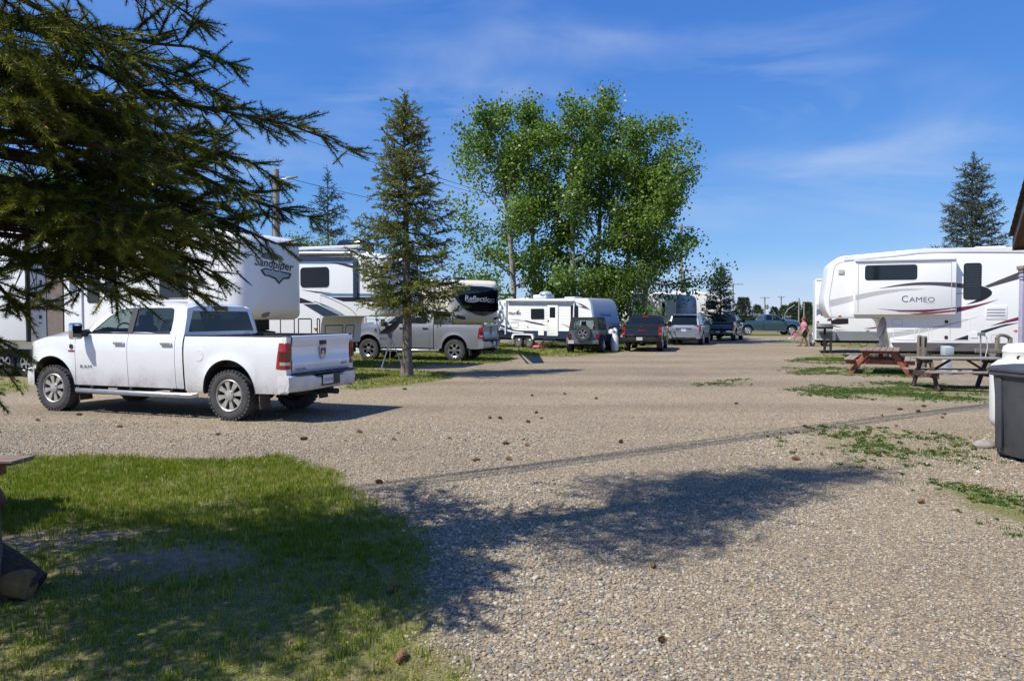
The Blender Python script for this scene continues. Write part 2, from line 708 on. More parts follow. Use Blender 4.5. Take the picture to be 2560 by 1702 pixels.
def ground_mat():
    """gravel, turf thatch and bare soil, mixed by the cover stored on the sheet"""
    m, nt, b = node_mat('gravel_and_turf')
    geo = N(nt, 'ShaderNodeNewGeometry')
    p = geo.outputs['Position']
    # gravel: two sizes of stone
    vo = N(nt, 'ShaderNodeTexVoronoi', feature='F1')
    vo.inputs['Scale'].default_value = 46
    nt.links.new(p, vo.inputs['Vector'])
    sepc = N(nt, 'ShaderNodeSeparateColor')
    nt.links.new(vo.outputs['Color'], sepc.inputs[0])
    stone = ramp(nt, sepc.outputs[0], [(0.0, (0.152, 0.140, 0.128)), (0.22, (0.248, 0.200, 0.152)), (0.45, (0.336, 0.268, 0.200)),
                                       (0.62, (0.240, 0.224, 0.216)), (0.8, (0.400, 0.336, 0.256)), (1.0, (0.496, 0.456, 0.400))])
    shade = maprange(nt, vo.outputs['Distance'], 0.25, 0.75, 1.0, 0.55)
    stone = mix(nt, 1.0, stone, shade, 'MULTIPLY')
    nbig = noise(nt, p, 0.35, 6, 0.6)
    nmid = noise(nt, p, 2.2, 6, 0.65)
    nfine = noise(nt, p, 17, 6, 0.7)
    gravel = mix(nt, maprange(nt, nmid, 0.4, 0.75, 0.0, 0.45), stone, (0.245, 0.20, 0.155))
    gravel = mix(nt, 1.0, gravel, ramp(nt, nbig, [(0.3, (0.92, 0.88, 0.76)), (0.7, (1.22, 1.16, 0.97))]), 'MULTIPLY')
    # long worn wheel lanes along the drive
    lm = N(nt, 'ShaderNodeMapping')
    lm.inputs['Rotation'].default_value = (0, 0, R(-68))
    lm.inputs['Scale'].default_value = (0.035, 0.62, 1)
    nt.links.new(p, lm.inputs[0])
    lane = noise(nt, lm.outputs[0], 1.0, 3, 0.5)
    gravel = mix(nt, 1.0, gravel, ramp(nt, lane, [(0.36, (0.86, 0.85, 0.85)), (0.64, (1.10, 1.09, 1.07))]), 'MULTIPLY')
    # turf thatch under the blades
    nstraw = noise(nt, p, 90, 5, 0.75)
    turf = mix(nt, maprange(nt, nstraw, 0.35, 0.65), (0.075, 0.075, 0.026), (0.27, 0.225, 0.11))
    turf = mix(nt, maprange(nt, nmid, 0.42, 0.72), turf, mix(nt, maprange(nt, nstraw, 0.3, 0.7), (0.075, 0.105, 0.02), (0.19, 0.21, 0.05)))
    dirt = mix(nt, maprange(nt, nfine, 0.3, 0.7), (0.17, 0.125, 0.09), (0.30, 0.235, 0.18))
    ag = N(nt, 'ShaderNodeAttribute', attribute_name='cover')
    ad = N(nt, 'ShaderNodeAttribute', attribute_name='bare')
    e = mathn(nt, 'ADD', ag.outputs['Fac'], mathn(nt, 'MULTIPLY', mathn(nt, 'SUBTRACT', nfine, 0.5), 0.8))
    e = mathn(nt, 'ADD', e, mathn(nt, 'MULTIPLY', mathn(nt, 'SUBTRACT', nmid, 0.5), 0.5))
    gm = maprange(nt, e, 0.32, 0.62)
    d = mathn(nt, 'ADD', ad.outputs['Fac'], mathn(nt, 'MULTIPLY', mathn(nt, 'SUBTRACT', nfine, 0.5), 0.7))
    dm = maprange(nt, d, 0.35, 0.65)
    c = mix(nt, gm, gravel, turf)
    c = mix(nt, dm, c, dirt)
    nt.links.new(c, b.inputs['Base Color'])
    b.inputs['Roughness'].default_value = 0.92
    b.inputs['Specular IOR Level'].default_value = 0.2
    hgt = mathn(nt, 'ADD', mathn(nt, 'MULTIPLY', vo.outputs['Distance'], -0.9), mathn(nt, 'MULTIPLY', nfine, 0.8))
    bump(nt, b, hgt, 0.55, 0.012)
    return m


M = {}
M['white_paint'] = paint('white_car_paint', (0.78, 0.79, 0.80), 0.0, 0.2, 1.3, 1.0, 1.0, (0.27, 0.22, 0.17))
M['silver_paint'] = paint('silver_car_paint', (0.36, 0.38, 0.41), 0.55, 0.30, 0.4, 0.75)
M['suv_paint'] = paint('satin_silver_car_paint', (0.32, 0.345, 0.385), 0.55, 0.30, 0.4, 0.8)
M['black_paint'] = paint('black_car_paint', (0.008, 0.008, 0.010), 0.0, 0.2, 0.25, 0.7)
M['grey_paint'] = paint('charcoal_car_paint', (0.045, 0.055, 0.075), 0.4, 0.25, 0.3, 0.7)
M['teal_paint'] = paint('blue_green_car_paint', (0.05, 0.12, 0.16), 0.5, 0.28, 0.35, 0.8)
M['jeep_paint'] = paint('slate_grey_car_paint', (0.13, 0.16, 0.20), 0.3, 0.3, 0.35, 0.8)
M['trim_black'] = simple('black_plastic', (0.018, 0.018, 0.02), 0.55, 0, 0.2, 8, 0.1, 120)
M['gloss_black'] = simple('gloss_black', (0.008, 0.008, 0.01), 0.12, 0, 0.1, coat=0.6)
M['pillar_grey'] = simple('dark_grey_pillar_vinyl', (0.055, 0.052, 0.055), 0.45)
M['under'] = simple('dusty_black_underbody', (0.02, 0.018, 0.016), 0.85, 0, 0.4, 5)
M['flap'] = simple('dusty_mud_flap_rubber', (0.075, 0.062, 0.052), 0.85, 0, 0.3, 6)
M['rubber'] = simple('dusty_tyre_rubber', (0.055, 0.054, 0.055), 0.85, 0, 0.35, 7, 0.25, 90)
M['rubber_dark'] = simple('tyre_rubber', (0.022, 0.022, 0.023), 0.8, 0, 0.3, 7, 0.2, 90)
M['chrome'] = simple('chrome', (0.72, 0.73, 0.75), 0.12, 1.0, 0.06)
M['alloy'] = simple('dusty_alloy', (0.52, 0.49, 0.44), 0.38, 0.55, 0.12, 9)
M['alloy_bright'] = simple('bright_alloy', (0.62, 0.63, 0.65), 0.22, 0.9, 0.08)
M['alloy_dark'] = simple('dark_alloy', (0.03, 0.03, 0.032), 0.3, 0.6, 0.1)
M['steel_bar'] = simple('brushed_steel', (0.48, 0.49, 0.50), 0.3, 0.9, 0.12, 10)
M['steel_dull'] = simple('galvanised_steel', (0.36, 0.38, 0.40), 0.5, 0.6, 0.15, 12)
M['glass_tint'] = glass('tinted_window_glass', (0.008, 0.010, 0.013), 0.13)
M['glass_clear'] = glass('clear_window_glass', (0.010, 0.014, 0.016), 0.62)
M['glass_dark'] = glass('dark_window_glass', (0.007, 0.008, 0.010), 0.0)
M['glass_rv'] = glass('smoked_camper_glass', (0.012, 0.016, 0.020), 0.0, 0.04)
M['interior'] = simple('dark_grey_upholstery', (0.03, 0.032, 0.036), 0.85, 0, 0.2, 12)
M['light_red'] = simple('red_lamp_plastic', (0.32, 0.008, 0.010), 0.12, 0, 0.1, 20, coat=0.8)
M['light_red2'] = simple('dark_red_lamp_plastic', (0.09, 0.004, 0.006), 0.1, 0, 0.1, 20, coat=0.8)
M['light_orange'] = simple('amber_lamp_plastic', (0.65, 0.17, 0.02), 0.2, 0, 0.1, 20, coat=0.6)
M['light_clear'] = simple('clear_lamp_plastic', (0.55, 0.58, 0.62), 0.08, 0.5, 0.15, 25, coat=0.8)
M['plate'] = simple('white_licence_plate', (0.62, 0.63, 0.66), 0.4, 0, 0.05)
M['plate_ink'] = simple('plate_ink', (0.12, 0.10, 0.16), 0.5)
M['rv_white'] = simple('white_camper_fibreglass', (0.84, 0.84, 0.82), 0.28, 0, 0.02, 1.2)
M['rv_cool'] = simple('cool_white_camper_fibreglass', (0.80, 0.815, 0.82), 0.28, 0, 0.02, 1.2)
M['rv_cream'] = simple('cream_camper_fibreglass', (0.69, 0.64, 0.54), 0.32, 0, 0.03, 1.2)
M['rv_trim'] = simple('white_moulding', (0.74, 0.75, 0.76), 0.4, 0, 0.04, 5)
M['rv_grey'] = simple('mid_grey_camper_band', (0.20, 0.22, 0.235), 0.4, 0, 0.05, 3)
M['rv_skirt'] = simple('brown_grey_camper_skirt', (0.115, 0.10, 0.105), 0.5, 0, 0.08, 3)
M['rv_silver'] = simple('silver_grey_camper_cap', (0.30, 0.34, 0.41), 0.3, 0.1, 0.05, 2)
M['s_grey'] = simple('light_grey_vinyl', (0.50, 0.50, 0.49), 0.4, 0, 0.04)
M['s_navy'] = simple('navy_vinyl', (0.022, 0.040, 0.075), 0.35, 0, 0.08)
M['s_blue'] = simple('steel_blue_vinyl', (0.10, 0.19, 0.32), 0.35, 0, 0.06)
M['s_black'] = simple('black_vinyl', (0.014, 0.014, 0.018), 0.35, 0, 0.1)
M['s_char'] = simple('charcoal_vinyl', (0.07, 0.065, 0.07), 0.4, 0, 0.08)
M['s_red'] = simple('burgundy_vinyl', (0.14, 0.022, 0.045), 0.35, 0, 0.06)
M['s_slate'] = simple('slate_blue_grey_vinyl', (0.15, 0.18, 0.24), 0.35, 0, 0.06)
M['s_white'] = simple('white_vinyl', (0.78, 0.78, 0.78), 0.35, 0, 0.03)
M['s_silver'] = simple('silver_vinyl', (0.42, 0.47, 0.54), 0.3, 0.2, 0.05)
M['brown_screen'] = simple('brown_insect_screen', (0.17, 0.135, 0.12), 0.9, 0, 0.1, 8)
M['letter_grey'] = simple('blue_grey_lettering', (0.10, 0.14, 0.20), 0.4)
M['vent_line'] = simple('dark_vent_slot', (0.05, 0.05, 0.055), 0.7)
M['siding'] = simple('white_vinyl_siding', (0.72, 0.76, 0.78), 0.5, 0, 0.05, 2)
M['tree_wood'] = bark('grey_brown_bark', (0.26, 0.22, 0.18), (0.07, 0.05, 0.04), (16, 16, 9), 1.0)
M['spruce_twig'] = simple('brown_twig', (0.055, 0.036, 0.024), 0.9, 0, 0.3, 20)
M['aspen_bark'] = bark('pale_poplar_bark', (0.40, 0.37, 0.31), (0.15, 0.13, 0.105), (3, 3, 7), 0.4)
M['needles'] = tinted('spruce_needles', (0.034, 0.052, 0.010), (0.185, 0.195, 0.020), 0.5, 0.32, 0.3, (0.36, 0.31, 0.035))
M['needles_mid'] = tinted('olive_spruce_needles', (0.055, 0.078, 0.018), (0.21, 0.215, 0.048), 0.6, 0.24, 0.3, (0.25, 0.21, 0.07))
M['needles_blue'] = tinted('blue_spruce_needles', (0.022, 0.042, 0.030), (0.10, 0.13, 0.095), 0.6, 0.1, 0.3, (0.17, 0.105, 0.045))
M['needles_far'] = tinted('dark_spruce_needles', (0.018, 0.036, 0.022), (0.065, 0.092, 0.045), 0.7, 0.08, 0.2)
M['leaves'] = tinted('poplar_leaves', (0.070, 0.125, 0.016), (0.20, 0.30, 0.050), 0.42, 0.45, 0.45, (0.26, 0.34, 0.09))
M['leaves_far'] = tinted('distant_leaves', (0.075, 0.12, 0.035), (0.19, 0.23, 0.075), 0.6, 0.35, 0.3)
M['grass'] = tinted('lawn_grass', (0.105, 0.165, 0.014), (0.27, 0.31, 0.030), 0.5, 0.42, 0.3, (0.44, 0.37, 0.16))
M['weed'] = tinted('low_weeds', (0.045, 0.105, 0.022), (0.13, 0.20, 0.045), 0.5, 0.3, 0.3, (0.19, 0.16, 0.05))
M['bud'] = simple('orange_brown_bud_scales', (0.42, 0.20, 0.045), 0.7, 0, 0.3, 30)
M['cone'] = simple('brown_cone_scales', (0.18, 0.088, 0.036), 0.75, 0, 0.35, 40)
M['grey_wood'] = wood('weathered_grey_board', (0.34, 0.30, 0.26), (0.16, 0.135, 0.115))
M['post_wood'] = wood('weathered_post', (0.27, 0.235, 0.18), (0.10, 0.085, 0.065), (30, 30, 2))
M['pole_wood'] = wood('utility_pole_wood', (0.36, 0.30, 0.25), (0.20, 0.165, 0.135), (20, 20, 1.2))
M['red_wood'] = wood('red_stained_board', (0.30, 0.16, 0.10), (0.16, 0.08, 0.05), (2, 25, 25), 0.75, (0.33, 0.075, 0.035), 0.62)
M['red_top'] = wood('worn_red_table_board', (0.30, 0.22, 0.17), (0.15, 0.10, 0.08), (25, 2, 25), 0.8, (0.26, 0.095, 0.06), 0.42)
M['dark_red_wood'] = wood('dark_red_stained_frame', (0.20, 0.14, 0.12), (0.06, 0.035, 0.03), (3, 20, 20), 0.8, (0.065, 0.022, 0.018), 0.62)
M['log_bark'] = bark('dark_log_bark', (0.09, 0.065, 0.045), (0.025, 0.018, 0.014), (8, 20, 20), 1.0)
M['log_end'] = wood('orange_brown_split_log', (0.30, 0.17, 0.06), (0.15, 0.08, 0.03), (3, 20, 20))
M['bin'] = simple('charcoal_bin_plastic', (0.058, 0.062, 0.070), 0.42, 0, 0.18, 5, 0.08, 200)
M['tank'] = simple('white_tank_enamel', (0.74, 0.74, 0.72), 0.35, 0, 0.05, 3)
M['rust'] = simple('rust_stain', (0.30, 0.17, 0.07), 0.8, 0, 0.3, 9)
M['pedestal'] = simple('grey_green_pedestal_paint', (0.40, 0.46, 0.48), 0.5, 0, 0.08, 5)
M['cable'] = simple('black_cable', (0.015, 0.015, 0.016), 0.6)
M['hose'] = simple('white_hose', (0.62, 0.62, 0.60), 0.5)
M['soffit'] = simple('brown_soffit_board', (0.13, 0.085, 0.055), 0.8, 0, 0.2, 6)
M['fascia'] = wood('dark_brown_fascia', (0.10, 0.07, 0.055), (0.05, 0.035, 0.03), (2, 20, 20))
M['shingle'] = simple('dark_roof_shingle', (0.055, 0.045, 0.042), 0.9, 0, 0.3, 14, 0.4, 80)
M['porch'] = simple('lavender_white_post_paint', (0.36, 0.34, 0.46), 0.6, 0, 0.12, 7)
M['skin'] = simple('skin', (0.50, 0.29, 0.20), 0.55, 0, 0.08, 10)
M['hair'] = simple('auburn_hair', (0.17, 0.06, 0.028), 0.6, 0, 0.3, 40, 0.3, 90)
M['pink'] = simple('pink_cotton', (0.48, 0.20, 0.25), 0.9, 0, 0.12, 14)
M['shorts'] = simple('black_cotton', (0.016, 0.016, 0.020), 0.9, 0, 0.2, 14)
M['rose_frame'] = simple('rose_chair_frame', (0.50, 0.12, 0.15), 0.5)
M['hot_pink'] = simple('pink_plastic', (0.65, 0.09, 0.16), 0.5)
M['dandelion'] = simple('yellow_petals', (0.75, 0.50, 0.01), 0.7)
M['beige_wood'] = simple('tan_panel', (0.42, 0.27, 0.17), 0.7)
M['stone'] = simple('grey_stone', (0.25, 0.23, 0.21), 0.9, 0, 0.3, 9, 0.5, 30)
M['ground'] = ground_mat()
# ------------------------------------------------------------------ ground: gravel lot, turf, soil
_lat = np.random.default_rng(5).random((512, 512))


def vnoise(x, y, s):
    x = np.asarray(x) * s
    y = np.asarray(y) * s
    xi = np.floor(x).astype(int)
    yi = np.floor(y).astype(int)
    fx, fy = x - xi, y - yi
    fx, fy = fx * fx * (3 - 2 * fx), fy * fy * (3 - 2 * fy)
    g = lambda a, b: _lat[a % 512, b % 512]
    return (g(xi, yi) * (1 - fx) + g(xi + 1, yi) * fx) * (1 - fy) + (g(xi, yi + 1) * (1 - fx) + g(xi + 1, yi + 1) * fx) * fy


def fnoise(x, y, s):
    return (vnoise(x, y, s) + 0.5 * vnoise(x + 7.3, y + 3.1, s * 2.1) + 0.25 * vnoise(x + 1.7, y + 9.2, s * 4.3)) / 1.75


def poly_sdf(px, py, poly):
    """signed distance to a polygon, positive inside"""
    d = np.full(px.shape, 1e9)
    ins = np.zeros(px.shape, dtype=bool)
    n = len(poly)
    for i in range(n):
        ax, ay = poly[i]
        bx, by = poly[(i + 1) % n]
        ex, ey = bx - ax, by - ay
        wx, wy = px - ax, py - ay
        t = np.clip((wx * ex + wy * ey) / (ex * ex + ey * ey + 1e-12), 0, 1)
        d = np.minimum(d, np.hypot(wx - ex * t, wy - ey * t))
        c = ((ay > py) != (by > py)) & (px < (bx - ax) * (py - ay) / (by - ay + 1e-12) + ax)
        ins ^= c
    return np.where(ins, d, -d)


def gpoly(pts):
    return [tuple(gp(x, y).xy) for x, y in pts]


# (outline, strength, feather in metres)
LAWN = gpoly([(-700, 1135), (200, 1138), (560, 1148), (690, 1140), (780, 1165), (850, 1200), (905, 1228), (960, 1270), (1060, 1315), (1090, 1400), (1075, 1500), (1050, 1600), (1120, 1702), (1160, 1900), (-900, 1900)])
TURF = [
    (LAWN, 1.0, 0.24),
    (gpoly([(-800, 946), (95, 948), (98, 972), (60, 982), (-800, 1000)]), 0.7, 0.4),
    (gpoly([(-2600, 850), (890, 850), (890, 900), (110, 944), (-2600, 946)]), 0.85, 0.6),
    (gpoly([(865, 918), (960, 925), (1050, 926), (1135, 934), (1118, 948), (1010, 966), (900, 975), (850, 972)]), 1.0, 0.35),
    (gpoly([(870, 878), (1310, 874), (1275, 903), (1180, 911), (1040, 917), (960, 917), (870, 926)]), 0.95, 0.5),
    (gpoly([(1225, 858), (1580, 852), (1570, 874), (1500, 888), (1380, 892), (1240, 886)]), 1.0, 0.5),
    (gpoly([(1570, 852), (1760, 845), (1720, 858), (1570, 872)]), 0.8, 0.6),
    (gpoly([(1965, 922), (2110, 916), (2330, 922), (2330, 944), (2150, 940), (1990, 934)]), 0.62, 0.7),
    (gpoly([(1985, 978), (2080, 962), (2250, 956), (2500, 972), (2500, 1006), (2300, 1003), (2150, 995), (2030, 990)]), 0.66, 0.6),
    (gpoly([(1960, 1082), (2150, 1070), (2230, 1080), (2420, 1090), (2400, 1150), (2250, 1172), (2080, 1145)]), 0.52, 0.7),
    (gpoly([(2275, 1215), (2400, 1205), (2520, 1228), (2700, 1280), (2700, 1400), (2560, 1345), (2400, 1285)]), 0.80, 0.3),
    (gpoly([(2020, 888), (2130, 880), (2230, 896), (2130, 912), (2000, 905)]), 0.6, 0.8),
    (gpoly([(2040, 832), (3400, 832), (3400, 868), (2240, 872), (2040, 852)]), 0.7, 1.0),
    (gpoly([(1680, 826), (2050, 826), (2050, 839), (1860, 843), (1690, 842)]), 1.0, 1.5),
    (gpoly([(1740, 955), (1860, 948), (1870, 962), (1750, 965)]), 0.38, 0.5),
    (gpoly([(980, 1060), (1060, 1058), (1060, 1085), (985, 1085)]), 0.30, 0.3),
]
BARE = [
    (gpoly([(130, 1410), (300, 1362), (520, 1345), (660, 1375), (640, 1425), (430, 1462), (150, 1455)]), 1.0, 0.24),
    (gpoly([(-80, 1335), (230, 1316), (400, 1320), (330, 1348), (100, 1378), (-80, 1385)]), 0.95, 0.2),
    (gpoly([(-80, 1520), (250, 1530), (420, 1570), (300, 1640), (-80, 1660)]), 0.55, 0.5),
    (gpoly([(700, 1500), (950, 1480), (1010, 1560), (850, 1620), (650, 1600)]), 0.5, 0.5),
    (gpoly([(2200, 1060), (2470, 1040), (2470, 1130), (2380, 1130)]), 0.45, 0.5),
    (gpoly([(2400, 1150), (2700, 1160), (2700, 1260), (2520, 1215)]), 0.75, 0.4),
]


def cover_at(x, y):
    x = np.asarray(x, dtype=float)
    y = np.asarray(y, dtype=float)
    wob = (fnoise(x + 31, y + 17, 1.1) - 0.5)
    c = np.zeros(x.shape)
    for poly, s, f in TURF:
        d = poly_sdf(x, y, poly) + wob * f * 1.6
        c = np.maximum(c, s * np.clip(0.5 + d / (2 * f), 0, 1))
    far = np.clip((y - 74 + wob * 6) / 6, 0, 1)
    side = np.clip((-x - 11 - 0.0 * y) / 4, 0, 1) * np.clip((y - 26) / 4, 0, 1)
    c = np.maximum(c, np.maximum(far, side * 0.9))
    back = np.clip((x - 16.5) / 3, 0, 1) * 0.6 * np.clip((60 - y) / 10, 0, 1) * np.clip((y - 27) / 4, 0, 1)
    return np.maximum(c, back)


def bare_at(x, y):
    x = np.asarray(x, dtype=float)
    y = np.asarray(y, dtype=float)
    wob = (fnoise(x + 3, y + 57, 1.7) - 0.5)
    c = np.zeros(x.shape)
    for poly, s, f in BARE:
        d = poly_sdf(x, y, poly) + wob * f * 2
        c = np.maximum(c, s * np.clip(0.5 + d / (2 * f), 0, 1))
    return c


MOUND = gp(400, 1405)


def hgt(x, y):
    """gentle rise of the soil in the lawn"""
    x = np.asarray(x, dtype=float)
    y = np.asarray(y, dtype=float)
    m = 0.055 * np.exp(-(((x - MOUND.x) / 0.45) ** 2 + ((y - MOUND.y) / 0.22) ** 2))
    near = np.clip((11 - y) / 3, 0, 1) * np.clip((y - 0.5) / 1, 0, 1)
    return m + near * 0.012 * (fnoise(x, y, 0.9) - 0.5)


def build_ground():
    ys = np.concatenate([[-3000, -400, -80, -20, -5, 0, 1.6], np.arange(2.6, 11, 0.085), np.arange(11, 26, 0.2), np.arange(26, 60, 0.5), np.geomspace(60, 3500, 26)])
    xs = np.concatenate([-np.geomspace(3500, 45, 14), np.arange(-40, -9, 0.7), np.arange(-9, 9, 0.1), np.arange(9, 30, 0.4), np.geomspace(30, 3500, 18)])
    X, Y = np.meshgrid(xs, ys)
    Z = hgt(X, Y)
    V = np.stack([X.ravel(), Y.ravel(), Z.ravel()], 1)
    nx, ny = len(xs), len(ys)
    i = np.arange((ny - 1) * (nx - 1))
    r, c = i // (nx - 1), i % (nx - 1)
    a = r * nx + c
    F = np.stack([a, a + 1, a + nx + 1, a + nx], 1)
    me = np_mesh('ground', V, F, True)
    for nm, fn in (('cover', cover_at), ('bare', bare_at)):
        at_ = me.attributes.new(nm, 'FLOAT', 'POINT')
        val = fn(X, Y)
        if nm == 'cover':                 # weeds on the far side of the drive root in gravel, not in turf
            val = val * np.where((X > 2) & (Y < 31), 0.80, 1.0)
        at_.data.foreach_set('value', val.ravel().astype(np.float32))
    o = link_mesh('ground', me, M['ground'])
    o['kind'] = 'structure'
    return o


build_ground()

RNG = np.random.default_rng(11)


def in_view(x, y, m=0.06):
    return (np.abs(x) < (0.711 + m) * y + 0.25)


# ---- loose pebbles in the near gravel (instanced, nobody could count them)
def build_pebbles():
    n = 760000
    y = RNG.uniform(3.0, 12.5, n)
    x = RNG.uniform(-9.6, 9.6, n)
    c = cover_at(x, y)
    b = bare_at(x, y)
    dens = np.interp(y, [3, 5.5, 9.0, 12.5], [1.0, 0.85, 0.36, 0.05])
    keep = in_view(x, y) & (RNG.random(n) < dens * np.clip(1.15 - c * 1.45, 0.03, 1) * (1 - 0.75 * b))
    keep &= ~((c > 0.8) & (RNG.random(n) < 0.8))
    x, y = x[keep], y[keep]
    k = len(x)
    r = np.clip(RNG.lognormal(math.log(0.0074), 0.36, k), 0.0035, 0.0155)
    patch = np.clip(1.25 - fnoise(x, y, 0.8) * 0.9, 0.6, 1.15)
    r = r * patch
    r = np.where(RNG.random(k) < 0.006, r * 1.9, r)
    sc = np.stack([r * RNG.uniform(0.9, 1.35, k), r * RNG.uniform(0.75, 1.05, k), r * RNG.uniform(0.45, 0.8, k)], 1)
    rot = np.stack([RNG.normal(0, 0.3, k), RNG.normal(0, 0.3, k), RNG.uniform(0, 6.28, k)], 1)
    me = bpy.data.meshes.new('gravel')
    me.vertices.add(k)
    z = hgt(x, y) + sc[:, 2] * 0.35
    me.vertices.foreach_set('co', np.stack([x, y, z], 1).astype(np.float32).ravel())
    for nm, a in (('rot', rot), ('siz', sc)):
        at_ = me.attributes.new(nm, 'FLOAT_VECTOR', 'POINT')
        at_.data.foreach_set('vector', a.astype(np.float32).ravel())
    m, nt, bs = node_mat('pebble_stone')
    oi = N(nt, 'ShaderNodeObjectInfo')
    col = ramp(nt, oi.outputs['Random'], [(0.0, (0.101, 0.098, 0.096)), (0.14, (0.186, 0.184, 0.177)), (0.28, (0.279, 0.211, 0.133)), (0.46, (0.341, 0.270, 0.174)),
                                          (0.60, (0.233, 0.215, 0.184)), (0.74, (0.372, 0.289, 0.162)), (0.88, (0.403, 0.344, 0.258)), (1.0, (0.512, 0.485, 0.405))])
    f = noise(nt, tex_coord(nt), 1.4, 4)
    nt.links.new(mix(nt, 1.0, col, mix(nt, maprange(nt, f, 0.3, 0.7), (0.82, 0.82, 0.82), (1.1, 1.08, 1.05)), 'MULTIPLY'), bs.inputs['Base Color'])
    bs.inputs['Roughness'].default_value = 0.8
    ng = bpy.data.node_groups.new('pebbles', 'GeometryNodeTree')
    ng.interface.new_socket('Geometry', in_out='INPUT', socket_type='NodeSocketGeometry')
    ng.interface.new_socket('Geometry', in_out='OUTPUT', socket_type='NodeSocketGeometry')
    gi = ng.nodes.new('NodeGroupInput')
    go = ng.nodes.new('NodeGroupOutput')
    ico = ng.nodes.new('GeometryNodeMeshIcoSphere')
    ico.inputs['Radius'].default_value = 1.0
    ico.inputs['Subdivisions'].default_value = 2
    sm = ng.nodes.new('GeometryNodeSetShadeSmooth')
    mt = ng.nodes.new('GeometryNodeSetMaterial')
    mt.inputs['Material'].default_value = m
    iop = ng.nodes.new('GeometryNodeInstanceOnPoints')
    ar = ng.nodes.new('GeometryNodeInputNamedAttribute')
    ar.data_type = 'FLOAT_VECTOR'
    ar.inputs['Name'].default_value = 'rot'
    asz = ng.nodes.new('GeometryNodeInputNamedAttribute')
    asz.data_type = 'FLOAT_VECTOR'
    asz.inputs['Name'].default_value = 'siz'
    L = ng.links.new
    L(ico.outputs['Mesh'], sm.inputs['Geometry'])
    L(sm.outputs['Geometry'], mt.inputs['Geometry'])
    L(gi.outputs[0], iop.inputs['Points'])
    L(mt.outputs['Geometry'], iop.inputs['Instance'])
    e2r = ng.nodes.new('FunctionNodeEulerToRotation')
    L(ar.outputs['Attribute'], e2r.inputs[0])
    L(e2r.outputs[0], iop.inputs['Rotation'])
    L(asz.outputs['Attribute'], iop.inputs['Scale'])
    L(iop.outputs['Instances'], go.inputs[0])
    o = link_mesh('gravel', me, m)
    md = o.modifiers.new('stones', 'NODES')
    md.node_group = ng
    tag(o, 'loose rounded tan and grey pebbles covering the open drive', 'gravel', kind='stuff')
    return k


# ---- grass blades
def tuft_proto(rng, blades, h, spread, w, lean=0.5):
    V, F = [], []
    for k in range(blades):
        a = rng.uniform(0, 2 * PI)
        r = spread * math.sqrt(rng.random())
        bx, by = r * math.cos(a), r * math.sin(a)
        hh = h * rng.uniform(0.45, 1.0)
        la = rng.uniform(0, 2 * PI)
        ln = lean * hh * rng.uniform(0.1, 1.0)
        dx, dy = math.cos(la) * ln, math.sin(la) * ln
        sa = rng.uniform(0, 2 * PI)
        sx, sy = math.cos(sa) * w / 2, math.sin(sa) * w / 2
        b = len(V)
        V += [(bx - sx, by - sy, -0.005), (bx + sx, by + sy, -0.005), (bx + dx * .35 - sx * .8, by + dy * .35 - sy * .8, hh * .6),
              (bx + dx * .35 + sx * .8, by + dy * .35 + sy * .8, hh * .6), (bx + dx, by + dy, hh * (1 - 0.25 * ln / hh))]
        F += [(b, b + 1, b + 3), (b, b + 3, b + 2), (b + 2, b + 3, b + 4)]
    return np.array(V), np.array(F)


def weed_proto(rng, leaves, r, h):
    V, F = [], []
    for k in range(leaves):
        a = rng.uniform(0, 2 * PI)
        L = r * rng.uniform(0.4, 1)
        w = L * rng.uniform(0.22, 0.4)
        z = h * rng.uniform(0.2, 1)
        c, s = math.cos(a), math.sin(a)
        b = len(V)
        o = rng.uniform(-r, r, 2) * 0.5
        V += [(o[0], o[1], 0.0), (o[0] + c * L * .5 - s * w, o[1] + s * L * .5 + c * w, z), (o[0] + c * L, o[1] + s * L, z * .8), (o[0] + c * L * .5 + s * w, o[1] + s * L * .5 - c * w, z)]
        F += [(b, b + 1, b + 2), (b, b + 2, b + 3)]
    return np.array(V), np.array(F)


def spread_tufts(name, label, protos, region, count, mat, size=(0.7, 1.3), dens=None, dry=0.15, seed=1, cat='grass'):
    """region = (x0,x1,y0,y1); dens(x,y) -> 0..1"""
    rng = np.random.default_rng(seed)
    x = rng.uniform(region[0], region[1], count)
    y = rng.uniform(region[2], region[3], count)
    keep = in_view(x, y, 0.1)
    x, y = x[keep], y[keep]
    keep = rng.random(len(x)) < dens(x, y)
    x, y = x[keep], y[keep]
    Vs, Fs, Ts = [], [], []
    base = 0
    which = rng.integers(0, len(protos), len(x))
    drym = fnoise(x + 11, y + 5, 1.6)
    for p, (V, F) in enumerate(protos):
        s = which == p
        k = int(s.sum())
        if k == 0:
            continue
        a = rng.uniform(0, 2 * PI, k)
        sc = rng.uniform(size[0], size[1], k)
        Mx = np.zeros((k, 3, 3))
        Mx[:, 0, 0] = np.cos(a) * sc
        Mx[:, 0, 1] = -np.sin(a) * sc
        Mx[:, 1, 0] = np.sin(a) * sc
        Mx[:, 1, 1] = np.cos(a) * sc
        Mx[:, 2, 2] = sc * rng.uniform(0.7, 1.25, k)
        L = np.stack([x[s], y[s], hgt(x[s], y[s])], 1)
        t = np.clip(rng.beta(2.2, 2.6, k) * 0.75, 0, 0.72)
        d = rng.random(k) < dry * (0.35 + 1.6 * np.clip((drym[s] - 0.35) * 2.2, 0, 1))
        t = np.where(d, rng.uniform(0.75, 1.0, k), t)
        v, f, tt = scatter(V, F, Mx, L, t)
        Vs.append(v)
        Fs.append(f + base)
        Ts.append(tt)
        base += len(v)
    me = np_mesh(name, np.concatenate(Vs), np.concatenate(Fs), False, np.concatenate(Ts))
    o = link_mesh(name, me, mat)
    tag(o, label, cat, kind='stuff')
    return o


